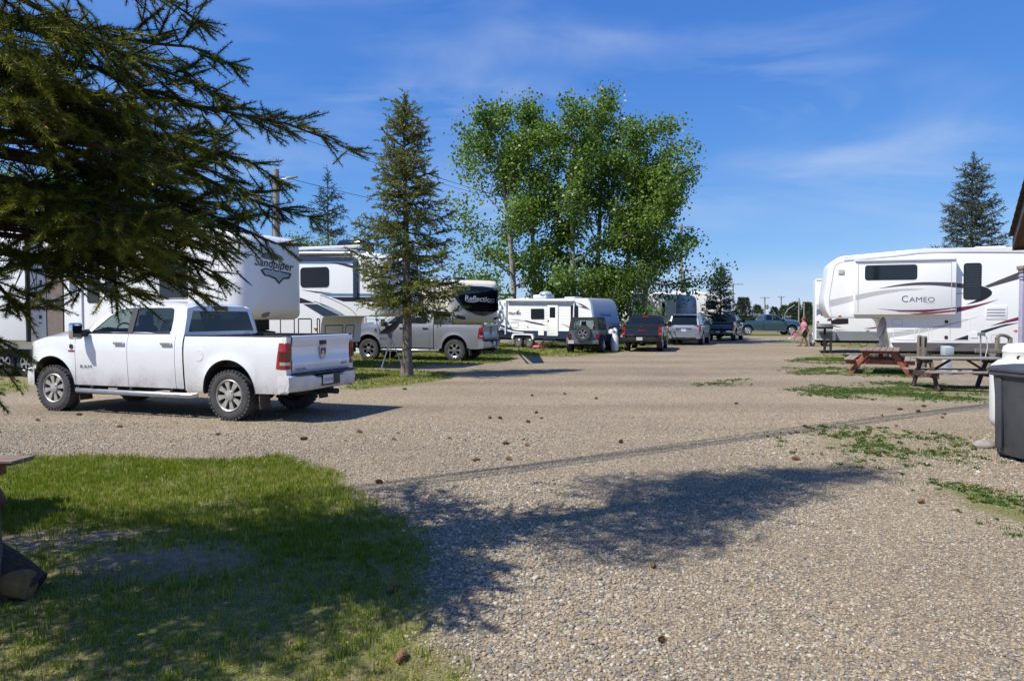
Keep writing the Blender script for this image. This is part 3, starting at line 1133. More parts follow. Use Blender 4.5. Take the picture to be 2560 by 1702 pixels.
def lawn_dens(x, y):
    c = cover_at(x, y)
    b = bare_at(x, y)
    clump = 0.45 + 0.9 * np.clip((fnoise(x, y, 2.6) - 0.3) * 2.2, 0, 1)
    d = np.clip((c - 0.35) * 1.8, 0, 1) * clump * (1 - 0.93 * b)
    low = np.clip((5.6 - y) / 1.2, 0, 1)
    return np.clip(d, 0, 1) * (1 - 0.68 * low)


def build_grass():
    rng = np.random.default_rng(3)
    near = [tuft_proto(rng, 8, 0.055, 0.03, 0.0042, 0.7) for _ in range(6)] + [tuft_proto(rng, 6, 0.085, 0.02, 0.0045, 0.6)]
    spread_tufts('lawn_grass', 'short green and straw-dry lawn grass in the shaded front corner', near, (-5.9, 0.3, 3.1, 9.4), 44000, M['grass'], dens=lawn_dens, dry=0.24, seed=4)
    thatch = [tuft_proto(rng, 9, 0.022, 0.045, 0.004, 2.2) for _ in range(5)]
    td = lambda x, y: np.clip((cover_at(x, y) - 0.35) * 1.8, 0, 1) * (0.35 + 0.65 * np.clip((6.0 - y) / 1.5, 0, 1)) * np.clip(1.1 - bare_at(x, y) * 0.8, 0, 1)
    spread_tufts('dry_thatch', 'flat straw-coloured dead grass between the lawn blades', thatch, (-4.2, 0.3, 3.1, 8.0), 15000, M['grass'], dens=td, dry=1.4, seed=14)
    mid = [tuft_proto(rng, 7, 0.075, 0.06, 0.013, 0.6) for _ in range(4)]
    dn = lambda x, y: np.clip((cover_at(x, y) - 0.3) * 1.6, 0, 1) * (0.35 + 0.65 * np.clip((fnoise(x, y, 1.1) - 0.3) * 2.5, 0, 1))
    spread_tufts('island_grass', 'mown grass around the lone spruce and the silver pickup', mid, (-13, 1.5, 14.5, 33), 22000, M['grass'], dens=dn, dry=0.18, seed=5)
    farp = [tuft_proto(rng, 6, 0.10, 0.12, 0.03, 0.5) for _ in range(4)]
    spread_tufts('camp_grass', 'mown grass in front of the white travel trailer', farp, (-4, 20, 30, 80), 16000, M['grass'], dens=dn, dry=0.15, seed=6)
    weeds = [weed_proto(rng, 11, 0.040, 0.026) for _ in range(6)]
    wd = lambda x, y: np.where(x > 2.0, 1, 0) * np.clip((cover_at(x, y) - 0.13) * 2.1, 0, 1) * np.clip((fnoise(x + 4, y, 1.5) - 0.33) * 3.8, 0.04, 1)
    spread_tufts('low_weeds', 'low green weeds creeping over the gravel by the bin and tables', weeds, (2, 17, 4.8, 30), 52000, M['weed'], (0.6, 1.5), wd, 0.16, 7, 'weeds')
    verge = [tuft_proto(rng, 7, 0.038, 0.055, 0.0075, 0.9) for _ in range(5)]
    spread_tufts('verge_grass', 'thin worn grass patches on the gravel around the picnic tables', verge, (2, 17, 4.8, 30), 88000, M['weed'], (0.7, 1.4), wd, 0.30, 17)


build_pebbles()
build_grass()
# ------------------------------------------------------------------ vehicles
def make_wheel(parent, x, y, z, r, w, rim_r, style, rubber='rubber', name='wheel', lugs=True):
    """wheel whose outer face looks along sign(y)"""
    s = 1 if y >= 0 else -1
    e = empty(name, (x, y, z), 0, 1, parent)
    t = MB()
    hw = w / 2
    t.lathe([(rim_r, -hw * 0.9), (rim_r + 0.03, -hw), (r - 0.05, -hw), (r - 0.012, -hw * 0.86), (r, -hw * 0.6), (r, hw * 0.6), (r - 0.012, hw * 0.86), (r - 0.05, hw), (rim_r + 0.03, hw), (rim_r, hw * 0.9)], n=40, closed=True)
    if lugs:
        for k in range(36):
            a = 2 * PI * k / 36
            for sy in (-1, 1):
                Mx = Matrix.Rotation(-a, 4, 'Y')
                t.box(r - 0.03, r + 0.004, sy * hw * 0.62, sy * hw * 0.99, -0.022, 0.022, Mx)
    t.build('tyre', M[rubber], e, smooth=45)
    c = MB()
    yo = s * hw
    if style == 'eight':
        c.lathe([(rim_r, yo * 0.9), (rim_r - 0.012, yo * 1.0), (rim_r - 0.028, yo * 0.92), (rim_r - 0.035, yo * 0.2), (rim_r - 0.03, -yo * 0.8)], n=40, closed=True)
        for k in range(8):
            a = 2 * PI * k / 8 + 0.2
            Mx = Matrix.Rotation(a, 4, 'Y')
            p = []
            for rr, hwid, dep in ((0.05, 0.030, 0.80), (0.12, 0.026, 0.86), (rim_r - 0.06, 0.043, 0.88), (rim_r - 0.022, 0.052, 0.86)):
                p.append([Mx @ Vector((rr, yo * dep, -hwid)), Mx @ Vector((rr, yo * dep, hwid)), Mx @ Vector((rr, yo * (dep - 0.35), hwid)), Mx @ Vector((rr, yo * (dep - 0.35), -hwid))])
            c.loft(p)
        c.lathe([(0.085, yo * 0.5), (0.085, yo * 0.93), (0.055, yo * 1.02), (0.001, yo * 1.04)], n=20)
        for k in range(8):
            a = 2 * PI * k / 8
            c.lathe([(0.011, yo * 0.8), (0.011, yo * 1.03), (0.001, yo * 1.05)], (0.067 * math.cos(a) * 1.1, 0, 0.067 * math.sin(a) * 1.1), n=6)
        c.build('rim', M['alloy'], e)
        MB().lathe([(rim_r - 0.03, -yo * 0.1), (0.001, -yo * 0.1)], n=24).build('brake_drum', M['under'], e)
    elif style == 'six':
        c.lathe([(rim_r, yo * 0.9), (rim_r - 0.01, yo), (rim_r - 0.03, yo * 0.9), (rim_r - 0.035, -yo * 0.8)], n=36, closed=True)
        for k in range(6):
            for d in (-0.16, 0.16):
                a = 2 * PI * k / 6
                Mx = Matrix.Rotation(a + d * 0.35, 4, 'Y')
                p = []
                for rr, hwid in ((0.06, 0.022), (rim_r - 0.1, 0.020), (rim_r - 0.02, 0.032)):
                    q = Matrix.Rotation(d * (rr - 0.06) * 1.2, 4, 'Y')
                    p.append([Mx @ (q @ Vector((rr, yo * 0.9, -hwid))), Mx @ (q @ Vector((rr, yo * 0.9, hwid))), Mx @ (q @ Vector((rr, yo * 0.55, hwid))), Mx @ (q @ Vector((rr, yo * 0.55, -hwid)))])
                c.loft(p)
        c.lathe([(0.09, yo * 0.4), (0.09, yo * 0.95), (0.05, yo * 1.05), (0.001, yo * 1.06)], n=20)
        c.build('rim', M['alloy_bright'], e)
        MB().lathe([(rim_r - 0.03, yo * 0.1), (0.001, yo * 0.1)], n=24).build('brake_drum', M['under'], e)
    elif style in ('five', 'dark'):
        c.lathe([(rim_r, yo * 0.9), (rim_r - 0.01, yo), (rim_r - 0.03, yo * 0.85), (rim_r - 0.035, -yo * 0.8)], n=32, closed=True)
        for k in range(5):
            Mx = Matrix.Rotation(2 * PI * k / 5 + PI / 2, 4, 'Y')
            p = []
            for rr, hwid in ((0.04, 0.035), (0.1, 0.03), (rim_r - 0.015, 0.05)):
                p.append([Mx @ Vector((rr, yo * 0.9, -hwid)), Mx @ Vector((rr, yo * 0.9, hwid)), Mx @ Vector((rr, yo * 0.5, hwid)), Mx @ Vector((rr, yo * 0.5, -hwid))])
            c.loft(p)
        c.lathe([(0.07, yo * 0.5), (0.07, yo * 0.98), (0.001, yo * 1.0)], n=16)
        c.build('rim', M['alloy_bright'], e)
        MB().lathe([(rim_r - 0.03, yo * 0.3), (0.001, yo * 0.3)], n=24).build('brake_drum', M['under'], e)
    else:                                    # stamped trailer / steel wheel
        c.lathe([(rim_r, yo * 0.9), (rim_r - 0.012, yo), (rim_r - 0.03, yo * 0.8), (rim_r - 0.045, yo * 0.35), (rim_r * 0.62, yo * 0.55), (rim_r * 0.42, yo * 0.5), (rim_r * 0.33, yo * 0.72), (0.001, yo * 0.74)], n=32)
        c.build('rim', M['alloy_bright'] if style != 'white' else M['s_white'], e)
        hb = MB()
        for k in range(8):
            a = 2 * PI * k / 8
            hb.lathe([(0.02, yo * 0.40), (0.02, yo * 0.62), (0.001, yo * 0.63)], (rim_r * 0.72 * math.cos(a), 0, rim_r * 0.72 * math.sin(a)), n=8)
        hb.build('vent_hole', M['under'], e)
    return e


def zarch(x, rock, arches):
    z = rock
    for xa, zc_, Ra in arches:
        d = abs(x - xa)
        if d < Ra:
            z = max(z, zc_ + math.sqrt(max(Ra * Ra - d * d, 0)))
    return z


def xsamples(x0, x1, arches, step=0.12):
    xs = set(np.round(np.linspace(x0, x1, max(2, int(abs(x1 - x0) / step) + 1)), 4))
    for xa, zc_, Ra in arches:
        for k in range(25):
            x = xa + Ra * math.cos(PI * k / 24) * 0.9995
            if x0 < x < x1:
                xs.add(round(x, 4))
    return sorted(xs)


def side_panel(x0, x1, rock, ztop, ysurf, arches, s, rows=9):
    mb = MB()
    g = []
    for x in xsamples(x0, x1, arches):
        zb = zarch(x, rock, arches)
        zt = ztop(x)
        g.append([(x, s * ysurf(x, lerp(zb, zt, k / (rows - 1))), lerp(zb, zt, k / (rows - 1))) for k in range(rows)])
    mb.grid(g)
    return mb


def licence_plate(parent, fn, w=0.30, h=0.15):
    """fn(u,v,d) -> xyz"""
    p = MB().prism([(-w / 2, -h / 2), (w / 2, -h / 2), (w / 2, h / 2), (-w / 2, h / 2)], fn, 0.0, 0.006).build('licence_plate', M['plate'], parent)
    ink = MB()
    rng = random.Random(4)
    for k in range(6):
        u = -w * 0.38 + k * w * 0.15
        for j in range(2):
            ink.poly([fn(u + rng.uniform(0, .01), -h * .22 + j * h * .2, 0.009), fn(u + w * .085, -h * .22 + j * h * .2, 0.009), fn(u + w * .07, -h * .1 + j * h * .2, 0.009), fn(u, -h * .08 + j * h * .2, 0.009)])
    ink.build('plate_marking', M['plate_ink'], p, smooth=0, fix=False)
    return p


PICK = dict(wb=3.79, front=2.78, tail=-3.03, cab=-0.98, d1=1.36, d2=0.19, d3=-0.82, belt=1.42, rail=1.40, roof=1.99, tyre=0.42, rim=0.268, width=1.0, rock=0.50,
            style='eight', rubber='rubber', paint='white_paint', lamp='tall', bumper='chrome', side='L', rails=True, steps='steel_bar', glass_f='glass_clear', glass_r='glass_tint',
            letters=None, mirrors=True, wind=(1.22, 0.50), topper=False, flare=0.03)


def pickup(name, label, cat, loc, rz, sc=1.0, group=None, **kw):
    P = dict(PICK)
    P.update(kw)
    kx = P['wb'] / (kw.get('wb0', 3.79))
    for q in ('cab', 'd1', 'd2', 'd3'):
        P[q] *= kx
    P['wind'] = tuple(v * kx for v in P['wind'])
    P['front'] += (P['wb'] - kw.get('wb0', 3.79)) / 2
    P['tail'] -= (P['wb'] - kw.get('wb0', 3.79)) / 2
    root = empty(name, loc, rz, sc)
    tag(root, label, cat, group)
    pm = M[P['paint']]
    xa, xr = P['wb'] / 2, -P['wb'] / 2
    Rt = P['tyre']
    Ra = Rt + 0.105
    arches = [(xa, Rt + 0.07, Ra), (xr, Rt + 0.07, Ra)]
    W = P['width']
    belt, rail = P['belt'], P['rail']
    fr, tail, cab = P['front'], P['tail'], P['cab']
    rock = P['rock']

    def ysurf(x, z):
        y = interp(z, [0.40, 0.55, 0.80, 1.0, 1.2, 1.32, 1.40, 1.46], [0.945, 0.965, 0.985, 0.997, 0.995, 0.98, 0.955, 0.93]) * W
        if x > xa + 0.1:
            y -= 0.30 * ((x - xa - 0.1) / (fr - xa - 0.1)) ** 2.6
        for ax, az, ar in arches:
            d = math.hypot(x - ax, z - az) - ar
            if z > az - 0.1 and d < 0.16:
                y += P['flare'] * max(0.0, 1 - d / 0.16) ** 1.5
        if z < 0.9:
            y += 0.006 * math.exp(-((z - 0.74) / 0.012) ** 2)
        return y

    x_w0, x_w1 = P['wind']

    def ztop(x):
        if x < cab:
            return rail
        if x < x_w0:
            return belt
        return interp(x, [x_w0, x_w0 + 0.5, fr - 0.45, fr - 0.12, fr], [belt - 0.03, belt - 0.06, belt - 0.13, belt - 0.2, belt - 0.3])

    seams = [(P['d1'] + 0.004, fr, 'front_fender'), (P['d2'] + 0.004, P['d1'] - 0.004, 'front_door'), (P['d3'] + 0.004, P['d2'] - 0.004, 'rear_door'), (cab, P['d3'] - 0.004, 'cab_corner'), (tail, cab - 0.03, 'bed_side')]
    for s in (1, -1):
        for x0, x1, nm in seams:
            part = side_panel(x0, x1, rock if nm != 'bed_side' else rock - 0.03, ztop, ysurf, arches, s).build(nm, pm, root, smooth=35)
            if 'door' in nm:
                xh = x0 + 0.17
                zh = belt - 0.16
                h = MB()
                h.loft([[(xh + a, s * (ysurf(xh, zh) + o), zh + b) for b, o in ((-0.022, 0.004), (-0.02, 0.035), (0.018, 0.04), (0.022, 0.004))] for a in (-0.11, -0.09, 0.09, 0.11)])
                h.build('handle', M['chrome'] if P['paint'] != 'black_paint' else pm, part, smooth=50)
        # wheel wells and arch lips
        for ax, az, ar in arches:
            lip = MB()
            g = []
            for k in range(19):
                a = R(-6 + 192 * k / 18)
                x, z = ax + ar * math.cos(a), az + ar * math.sin(a)
                yo = ysurf(x, z)
                g.append([(x, s * (yo + 0.004), z), (ax + (ar - 0.02) * math.cos(a), s * (yo - 0.01), az + (ar - 0.02) * math.sin(a)), (ax + (ar - 0.02) * math.cos(a), s * 0.62, az + (ar - 0.02) * math.sin(a))])
            lip.grid(g)
            lip.build('wheel_well', M['under'], root)
            make_wheel(root, ax, s * 0.855 * W, Rt, Rt, 0.275, P['rim'], P['style'], P['rubber'])
        for xm, nm in ((xa - Ra - 0.06, 'mud_flap'), (xr - Ra - 0.05, 'mud_flap')):
            MB().loft([[(xm + 0.03, s * (W - 0.06), 0.56), (xm + 0.03, s * 0.70, 0.56), (xm, s * 0.70, 0.56), (xm, s * (W - 0.05), 0.56)],
                       [(xm - 0.02, s * (W - 0.04), 0.22), (xm - 0.02, s * 0.70, 0.22), (xm - 0.04, s * 0.70, 0.22), (xm - 0.04, s * (W - 0.03), 0.22)]]).build(nm, M['flap'], root)
        if P['steps']:
            st = MB().tube([(xa - Ra - 0.02, s * (W - 0.06), 0.42), (xa - Ra - 0.1, s * (W + 0.01), 0.40), (0, s * (W + 0.015), 0.395), (xr + Ra + 0.22, s * (W + 0.01), 0.395), (xr + Ra + 0.14, s * (W - 0.05), 0.41)], 0.048, 10).build('side_step', M[P['steps']], root)
            for bx in (1.0, 0.1, -0.8):
                MB().box(bx - 0.03, bx + 0.03, min(s * 0.7, s * (W + 0.02)), max(s * 0.7, s * (W + 0.02)), 0.40, 0.50).build('step_bracket', M['under'], st)
        if P['mirrors']:
            xm, zm = x_w0 - 0.08, belt - 0.02
            arm = MB().loft([[(xm + a, s * yy, zm + b + dz) for a, b in ((-0.05, -0.07), (0.05, -0.07), (0.05, 0.05), (-0.05, 0.05))] for yy, dz in ((W - 0.09, 0.05), (W + 0.02, 0.04), (W + 0.08, 0.03))])
            arm = arm.build('mirror_arm', M['trim_black'], root, bevel=0.012)
            MB().loft([[(xm + 0.02 + a * k, s * (W + 0.15 + b * k), zm + 0.06 + z_) for a, b in ((-0.055, -0.10), (0.03, -0.10), (0.07, 0.0), (0.03, 0.11), (-0.055, 0.11))] for z_, k in ((-0.135, 0.8), (-0.11, 1.0), (0.13, 1.0), (0.155, 0.8))]).build('mirror_head', M['trim_black'] if P['paint'] != 'white_paint' else M['chrome'], arm, bevel=0.01)
            MB().box(xm - 0.042, xm - 0.037, min(s * (W + 0.065), s * (W + 0.245)), max(s * (W + 0.065), s * (W + 0.245)), zm - 0.04, zm + 0.17).build('mirror_glass', M['glass_dark'], arm)
        # lamps
        lm = MB()
        z0, z1 = (rail - 0.52, rail - 0.10)
        if P['lamp'] == 'tall':
            lo = [[(tail + a, s * (ysurf(tail, lerp(z0, z1, t)) + 0.012 - dy), lerp(z0, z1, t)) for a, dy in ((0.20 - 0.06 * t, 0.006), (0.12, 0.0), (0.015, 0.0), (-0.014, 0.015), (-0.018, 0.13), (0.04, 0.13))] for t in (0, 0.04, 0.5, 0.94, 1)]
        else:
            lo = [[(tail + a, s * (ysurf(tail, lerp(z0, z1, t)) + 0.012 - dy), lerp(z0, z1, t)) for a, dy in ((0.10, 0.006), (0.05, 0.0), (0.0, 0.0), (-0.022, 0.02), (-0.022, 0.16), (0.04, 0.16))] for t in (0, 0.04, 0.5, 0.94, 1)]
        lamp = lm.loft(lo).build('tail_lamp', M['light_red'], root, bevel=0.008)
        MB().loft([[(tail + a, s * (ysurf(tail, z) + 0.017 - dy), z) for a, dy in ((0.13, 0.002), (0.015, 0.002), (-0.022, 0.02), (-0.024, 0.10), (0.04, 0.10))] for z in (z0 + 0.13, z0 + 0.28)]).build('lamp_core', M['light_red2'], lamp)
        MB().loft([[(tail + a, s * (ysurf(tail, z) + 0.016 - dy), z) for a, dy in ((0.11, 0.002), (0.015, 0.002), (-0.021, 0.02), (-0.023, 0.10), (0.04, 0.10))] for z in (z0 + 0.06, z0 + 0.11)]).build('reverse_lamp', M['light_clear'], lamp)
        hl = MB()
        zt = belt - 0.22
        g = []
        for x in np.linspace(fr - 0.26, fr + 0.0, 6):
            g.append([(x, s * (ysurf(x, z) + 0.006), z) for z in np.linspace(zt - 0.25 + max(0, (fr - 0.1 - x)) * 0.5, min(zt, ztop(x) - 0.01), 5)])
        g.append([(fr + 0.012, s * (ysurf(fr, 1.0) - 0.22), z) for z in np.linspace(zt - 0.25, zt - 0.06, 5)])
        hl.grid(g)
        hl = hl.build('headlamp', M['light_clear'], root)
        MB().grid([[(x, s * (ysurf(x, z) + 0.012), z) for z in (zt - 0.19, zt - 0.05)] for x in (fr - 0.19, fr - 0.13, fr - 0.09)]).build('turn_signal', M['light_orange'], hl)
    # hood and cowl
    hd = []
    for x in np.linspace(x_w0 + 0.06, fr, 14):
        ye = ysurf(x, ztop(x))
        zc_ = interp(x, [x_w0, x_w0 + 0.3, fr - 0.5, fr - 0.15, fr], [belt + 0.09, belt + 0.075, belt - 0.0, belt - 0.06, belt - 0.20])
        row = []
        for k in range(17):
            u = -1 + 2 * k / 16
            z = lerp(ztop(x), zc_, (1 - abs(u) ** 3.2))
            z += 0.035 * (math.exp(-((abs(u) - 0.40) / 0.14) ** 2)) * min(1, (fr - x) * 3)
            row.append((x, u * ye, z))
        hd.append(row)
    MB().grid(hd).build('hood', pm, root, smooth=45)
    # front end
    MB().loft([[(fr - 0.02, y, z) for y, z in ((-0.72, 0.72), (0.72, 0.72), (0.72, belt - 0.28), (-0.72, belt - 0.28))], [(fr + 0.03, y, z) for y, z in ((-0.66, 0.74), (0.66, 0.74), (0.62, belt - 0.30), (-0.62, belt - 0.30))]]).build('grille', M['gloss_black'], root)
    fb = []
    for y in np.linspace(-1, 1, 15):
        xo = fr + 0.10 - 0.36 * abs(y) ** 3.2
        yy = y * (W - 0.005)
        fb.append([(xo - 0.02, yy, 0.78), (xo, yy, 0.74), (xo + 0.01, yy, 0.62), (xo - 0.03, yy, 0.46), (xo - 0.16, yy, 0.46), (xo - 0.16, yy, 0.78)])
    bmpr = MB().loft(fb).build('front_bumper', pm if P['paint'] == 'white_paint' else M['chrome'], root, smooth=50)
    for s in (1, -1):
        MB().grid([[(x, s * (W - 0.008 - 0.07 * max(0, (x - xa - Ra)) / 0.3), z) for z in (0.47, 0.6, 0.78)] for x in np.linspace(xa + Ra + 0.01, fr - 0.22, 5)]).build('bumper_end', pm if P['paint'] == 'white_paint' else M['chrome'], bmpr, smooth=50)
    # inner body
    ib = MB()
    ib.box(xa + 0.55, fr - 0.06, -0.8, 0.8, 0.5, 1.1)
    ib.box(cab + 0.02, xa - 0.55, -0.90, 0.90, 0.46, belt - 0.12)
    ib.box(tail + 0.1, xa + 0.6, -0.5, 0.5, 0.42, 0.8)
    ib.box(tail + 0.06, cab - 0.05, -0.60, 0.60, 0.62, 0.84)
    ib.build('chassis', M['under'], root)
    for x in (xa, xr):
        ax = MB().cyl((x, -0.75, Rt), (x, 0.75, Rt), 0.06, n=10).build('axle', M['under'], root)
    MB().sphere((xr, 0.05, Rt), 0.17, 0.2, 0.17).build('differential', M['under'], ax)
    MB().cyl((tail - 0.02, -0.45, 0.40), (tail + 0.9, -0.50, 0.40), 0.05, n=10).build('exhaust_pipe', M['under'], root)
    # bed
    bi = MB()
    zf = 0.88
    bi.grid([[(tail + 0.05, y, z), (cab - 0.06, y, z)] for y, z in ((-0.86, rail - 0.02), (-0.82, rail - 0.1), (-0.80, zf), (0.80, zf), (0.82, rail - 0.1), (0.86, rail - 0.02))])
    bi.box(cab - 0.06, cab - 0.035, -0.86, 0.86, zf - 0.05, rail - 0.01)
    bi.build('bed_liner', M['trim_black'], root)
    for s in (1, -1):
        y0, y1 = sorted((s * 0.845, s * (ysurf(-2.5, rail) + 0.004)))
        MB().box(tail + 0.005, cab - 0.035, y0, y1, rail - 0.012, rail + 0.016).build('bed_rail_cap', M['trim_black'], root, bevel=0.006)
    # tailgate
    tw = ysurf(tail, 1.1) - 0.145
    tg = []
    for z, x in ((rail - 0.60, 0.0), (rail - 0.57, -0.012), (rail - 0.40, -0.012), (rail - 0.385, -0.004), (rail - 0.16, -0.004), (rail - 0.14, -0.016), (rail - 0.03, -0.022), (rail + 0.0, -0.012), (rail + 0.012, 0.01), (rail + 0.01, 0.055), (rail - 0.60, 0.055)):
        tg.append([(tail + x, y, z) for y in (-tw, -tw + 0.02, 0, tw - 0.02, tw)])
    gate = MB().grid(tg).build('tailgate', pm, root, smooth=30)
    for s in (1, -1):
        MB().box(tail - 0.0, tail + 0.08, *sorted((s * (tw + 0.006), s * (W - 0.02))), rail - 0.10, rail - 0.004).build('gate_post', pm, gate)
        MB().box(tail + 0.0, tail + 0.08, *sorted((s * (tw + 0.006), s * (W - 0.02))), rail - 0.62, rail - 0.525).build('gate_post', pm, gate)
    MB().box(tail - 0.03, tail - 0.004, -0.10, 0.10, rail - 0.15, rail - 0.08).build('tailgate_handle', M['trim_black'], gate, bevel=0.006)
    gy = lambda d: (lambda u, v: (tail - 0.019 - d, -u, v))
    if P['letters'] == 'ram':
        # shield with a horned head, chrome on dark
        sh = [(-0.085, 0.10), (0.085, 0.10), (0.095, 0.03), (0.07, -0.08), (0.0, -0.125), (-0.07, -0.08), (-0.095, 0.03)]
        em = MB().prism(cr(sh, 4, True), lambda u, v, d: (tail - 0.006 - d, -u, rail - 0.28 + v), 0.0, 0.022).build('emblem', M['steel_bar'], gate)
        for q in (1, -1):
            MB().prism([(q * 0.012, 0.07), (q * 0.06, 0.07), (q * 0.072, 0.02), (q * 0.05, -0.045), (q * 0.036, -0.02), (q * 0.045, 0.02), (q * 0.03, 0.035), (q * 0.012, 0.02)], lambda u, v, d: (tail - 0.030 - d, -u, rail - 0.28 + v), 0.0, 0.004).build('emblem_mark', M['s_navy'], em)
        f1 = lambda u, v: (tail - 0.016, tw - 0.22 - u, rail - 0.535 + v)
        lettering('lettering', 'LARAMIE', f1, 0.30, M['s_black'], gate, height=0.035)
        f2 = lambda u, v: (tail - 0.016, -tw + 0.20 - u, rail - 0.50 + v)
        lettering('lettering', '4X4', f2, 0.20, M['s_char'], gate, height=0.05, shear=0.3)
        for s in (1, -1):
            fd = lambda u, v: (1.16 - s * u, s * (ysurf(1.16, 0.83) + 0.010), 0.835 + v)
            lettering('lettering', 'RAM', fd, 0.27, M['s_black'], root, height=0.055, space=1.15)
            fe = lambda u, v: (1.50 - s * u, s * (ysurf(1.50, 1.12) + 0.008), 1.135 + v)
            MB().lathe([(0.045, 0.0), (0.045, 0.006), (0.028, 0.006), (0.028, 0.0)], (1.50, s * (ysurf(1.5, 1.12) + 0.003), 1.19), n=18).build('engine_badge', M['s_char'], root)
            MB().box(1.43, 1.57, *sorted((s * (ysurf(1.5, 1.12) + 0.001), s * (ysurf(1.5, 1.12) + 0.009))), 1.10, 1.125).build('engine_badge', M['light_red'], root)
            hb = MB().loft([[(x_w0 + 0.45 + a, s * (0.62 + o), belt + b) for b, o in ((-0.028, 0.09), (0.05, 0.05), (0.05, 0.02), (-0.028, 0.02))] for a in (-0.11, 0.11)]).build('hood_badge', M['s_char'], root)
    elif P['letters'] == 'gmc':
        lettering('lettering', 'GMC', lambda u, v: (tail - 0.012, -u, rail - 0.27 + v), 0.34, M['light_red'], gate, height=0.085, bold=0.02)
        lettering('lettering', 'SIERRA', lambda u, v: (tail - 0.018, tw - 0.28 - u, rail - 0.50 + v), 0.34, M['chrome'], gate, height=0.04)
    # rear bumper
    rb = []
    bm_ = {'chrome': M['chrome'], 'body': pm, 'black': M['trim_black']}[P['bumper']]
    for y in np.linspace(-1, 1, 17):
        xo = tail - 0.17 + 0.13 * abs(y) ** 5
        yy = y * (W - 0.012)
        dip = 0.05 if abs(y) < 0.42 else 0.0
        rb.append([(xo + 0.03, yy, 0.775 - dip), (xo, yy, 0.75 - dip), (xo - 0.01, yy, 0.62), (xo + 0.02, yy, 0.52 + 0.0), (xo + 0.10, yy, 0.50), (tail + 0.05, yy, 0.50), (tail + 0.05, yy, 0.775 - dip)])
    bp = MB().loft(rb).build('rear_bumper', bm_, root, smooth=40)
    for s in (1, -1):
        MB().grid([[(x, s * (W - 0.016), z) for z in (0.50, 0.62, 0.775)] for x in (tail - 0.04, tail + 0.04, tail + 0.17)]).build('bumper_end', bm_, bp)
    MB().box(tail - 0.165, tail - 0.02, -0.86, 0.86, 0.774, 0.790).build('bumper_step_pad', M['trim_black'], bp)
    MB().box(tail - 0.186, tail - 0.17, -0.27, 0.27, 0.565, 0.755).build('plate_recess', M['trim_black'], bp, bevel=0.004)
    licence_plate(bp, lambda u, v, d: (tail - 0.188 - d, -u + 0.10, 0.665 + v))
    MB().box(tail - 0.20, tail + 0.1, -0.05, 0.05, 0.42, 0.50).box(tail - 0.26, tail - 0.2, -0.035, 0.035, 0.44, 0.48).build('tow_hitch', M['under'], root)
    MB().prism(rrect(-0.09, 0.09, -0.10, 0.10, 0.088, 5), lambda u, v, d: (xr + 0.60 + u, ysurf(xr + 0.60, 1.08) + d, 1.08 + v), -0.01, 0.004).build('fuel_door', pm, root)
    # greenhouse
    zr = P['roof'] - 0.05

    def gy_(x, z):
        t = max(0.0, (z - belt) / (zr - belt))
        y = lerp(ysurf(0, belt), 0.775 * W, t ** 1.15)
        if x > x_w1:
            y -= 0.05 * ((x - x_w1) / (x_w0 - x_w1)) ** 2 * (1 - t)
        return y
    out = [(x_w0 + 0.03, belt - 0.01), (lerp(x_w0, x_w1, .33), lerp(belt, zr, .42)), (lerp(x_w0, x_w1, .66), lerp(belt, zr, .76)), (x_w1, zr - 0.035), (x_w1 - 0.3, zr + 0.0), (lerp(x_w1, cab, .55), zr + 0.005), (cab + 0.14, zr - 0.02), (cab + 0.05, zr - 0.08), (cab + 0.015, lerp(belt, zr, 0.5)), (cab, belt - 0.01)]
    d2, d3 = P['d2'], P['d3']
    wf = [(x_w0 - 0.17, belt + 0.035), (lerp(x_w0 - 0.17, x_w1 - 0.10, .55), lerp(belt, zr, .60)), (x_w1 - 0.06, zr - 0.085), (x_w1 - 0.16, zr - 0.068), (d2 + 0.10, zr - 0.064), (d2 + 0.055, zr - 0.085), (d2 + 0.03, belt + 0.035)]
    wr = [(d2 - 0.075, belt + 0.035), (d2 - 0.075, zr - 0.075), (d2 - 0.12, zr - 0.06), (d3 + 0.22, zr - 0.062), (d3 + 0.16, zr - 0.09), (d3 + 0.125, lerp(belt, zr, .5)), (d3 + 0.12, belt + 0.06), (d3 + 0.15, belt + 0.035)]
    for s in (1, -1):
        V, F = holed(out, [wf, wr], lambda u, v: (u, s * gy_(u, v), v))
        cs = MB().add(V, F).build('cab_side', pm, root, smooth=30)
        MB().poly([(u, s * (gy_(u, v) + 0.004), v) for u, v in ((d2 + 0.032, belt + 0.01), (d2 + 0.058, zr - 0.085), (d2 + 0.105, zr - 0.06), (d2 - 0.08, zr - 0.055), (d2 - 0.078, belt + 0.01))]).build('pillar_trim', M['pillar_grey'], cs, fix=False)
        for wp, gm_ in ((wf, P['glass_f']), (wr, P['glass_r'])):
            MB().poly([(u, s * (gy_(u, v) - 0.012), v) for u, v in wp]).build('side_window', M[gm_], root, fix=False)
        fr_ = MB()
        for wp in (wf, wr):
            lp = [Vector((u, s * gy_(u, v), v)) for u, v in wp]
            n_ = len(lp)
            for i in range(n_):
                a, b = lp[i], lp[(i + 1) % n_]
                fr_.poly([a, b, b + Vector((0, -s * 0.03, 0)), a + Vector((0, -s * 0.03, 0))])
        fr_.poly([(u, s * (gy_(u, belt + 0.02) + 0.006), v) for u, v in ((x_w0 - 0.1, belt + 0.012), (d3 + 0.13, belt + 0.012), (d3 + 0.13, belt + 0.034), (x_w0 - 0.14, belt + 0.034))])
        fr_.build('window_seal', M['trim_black'], cs, smooth=0)
    # roof
    rf = []
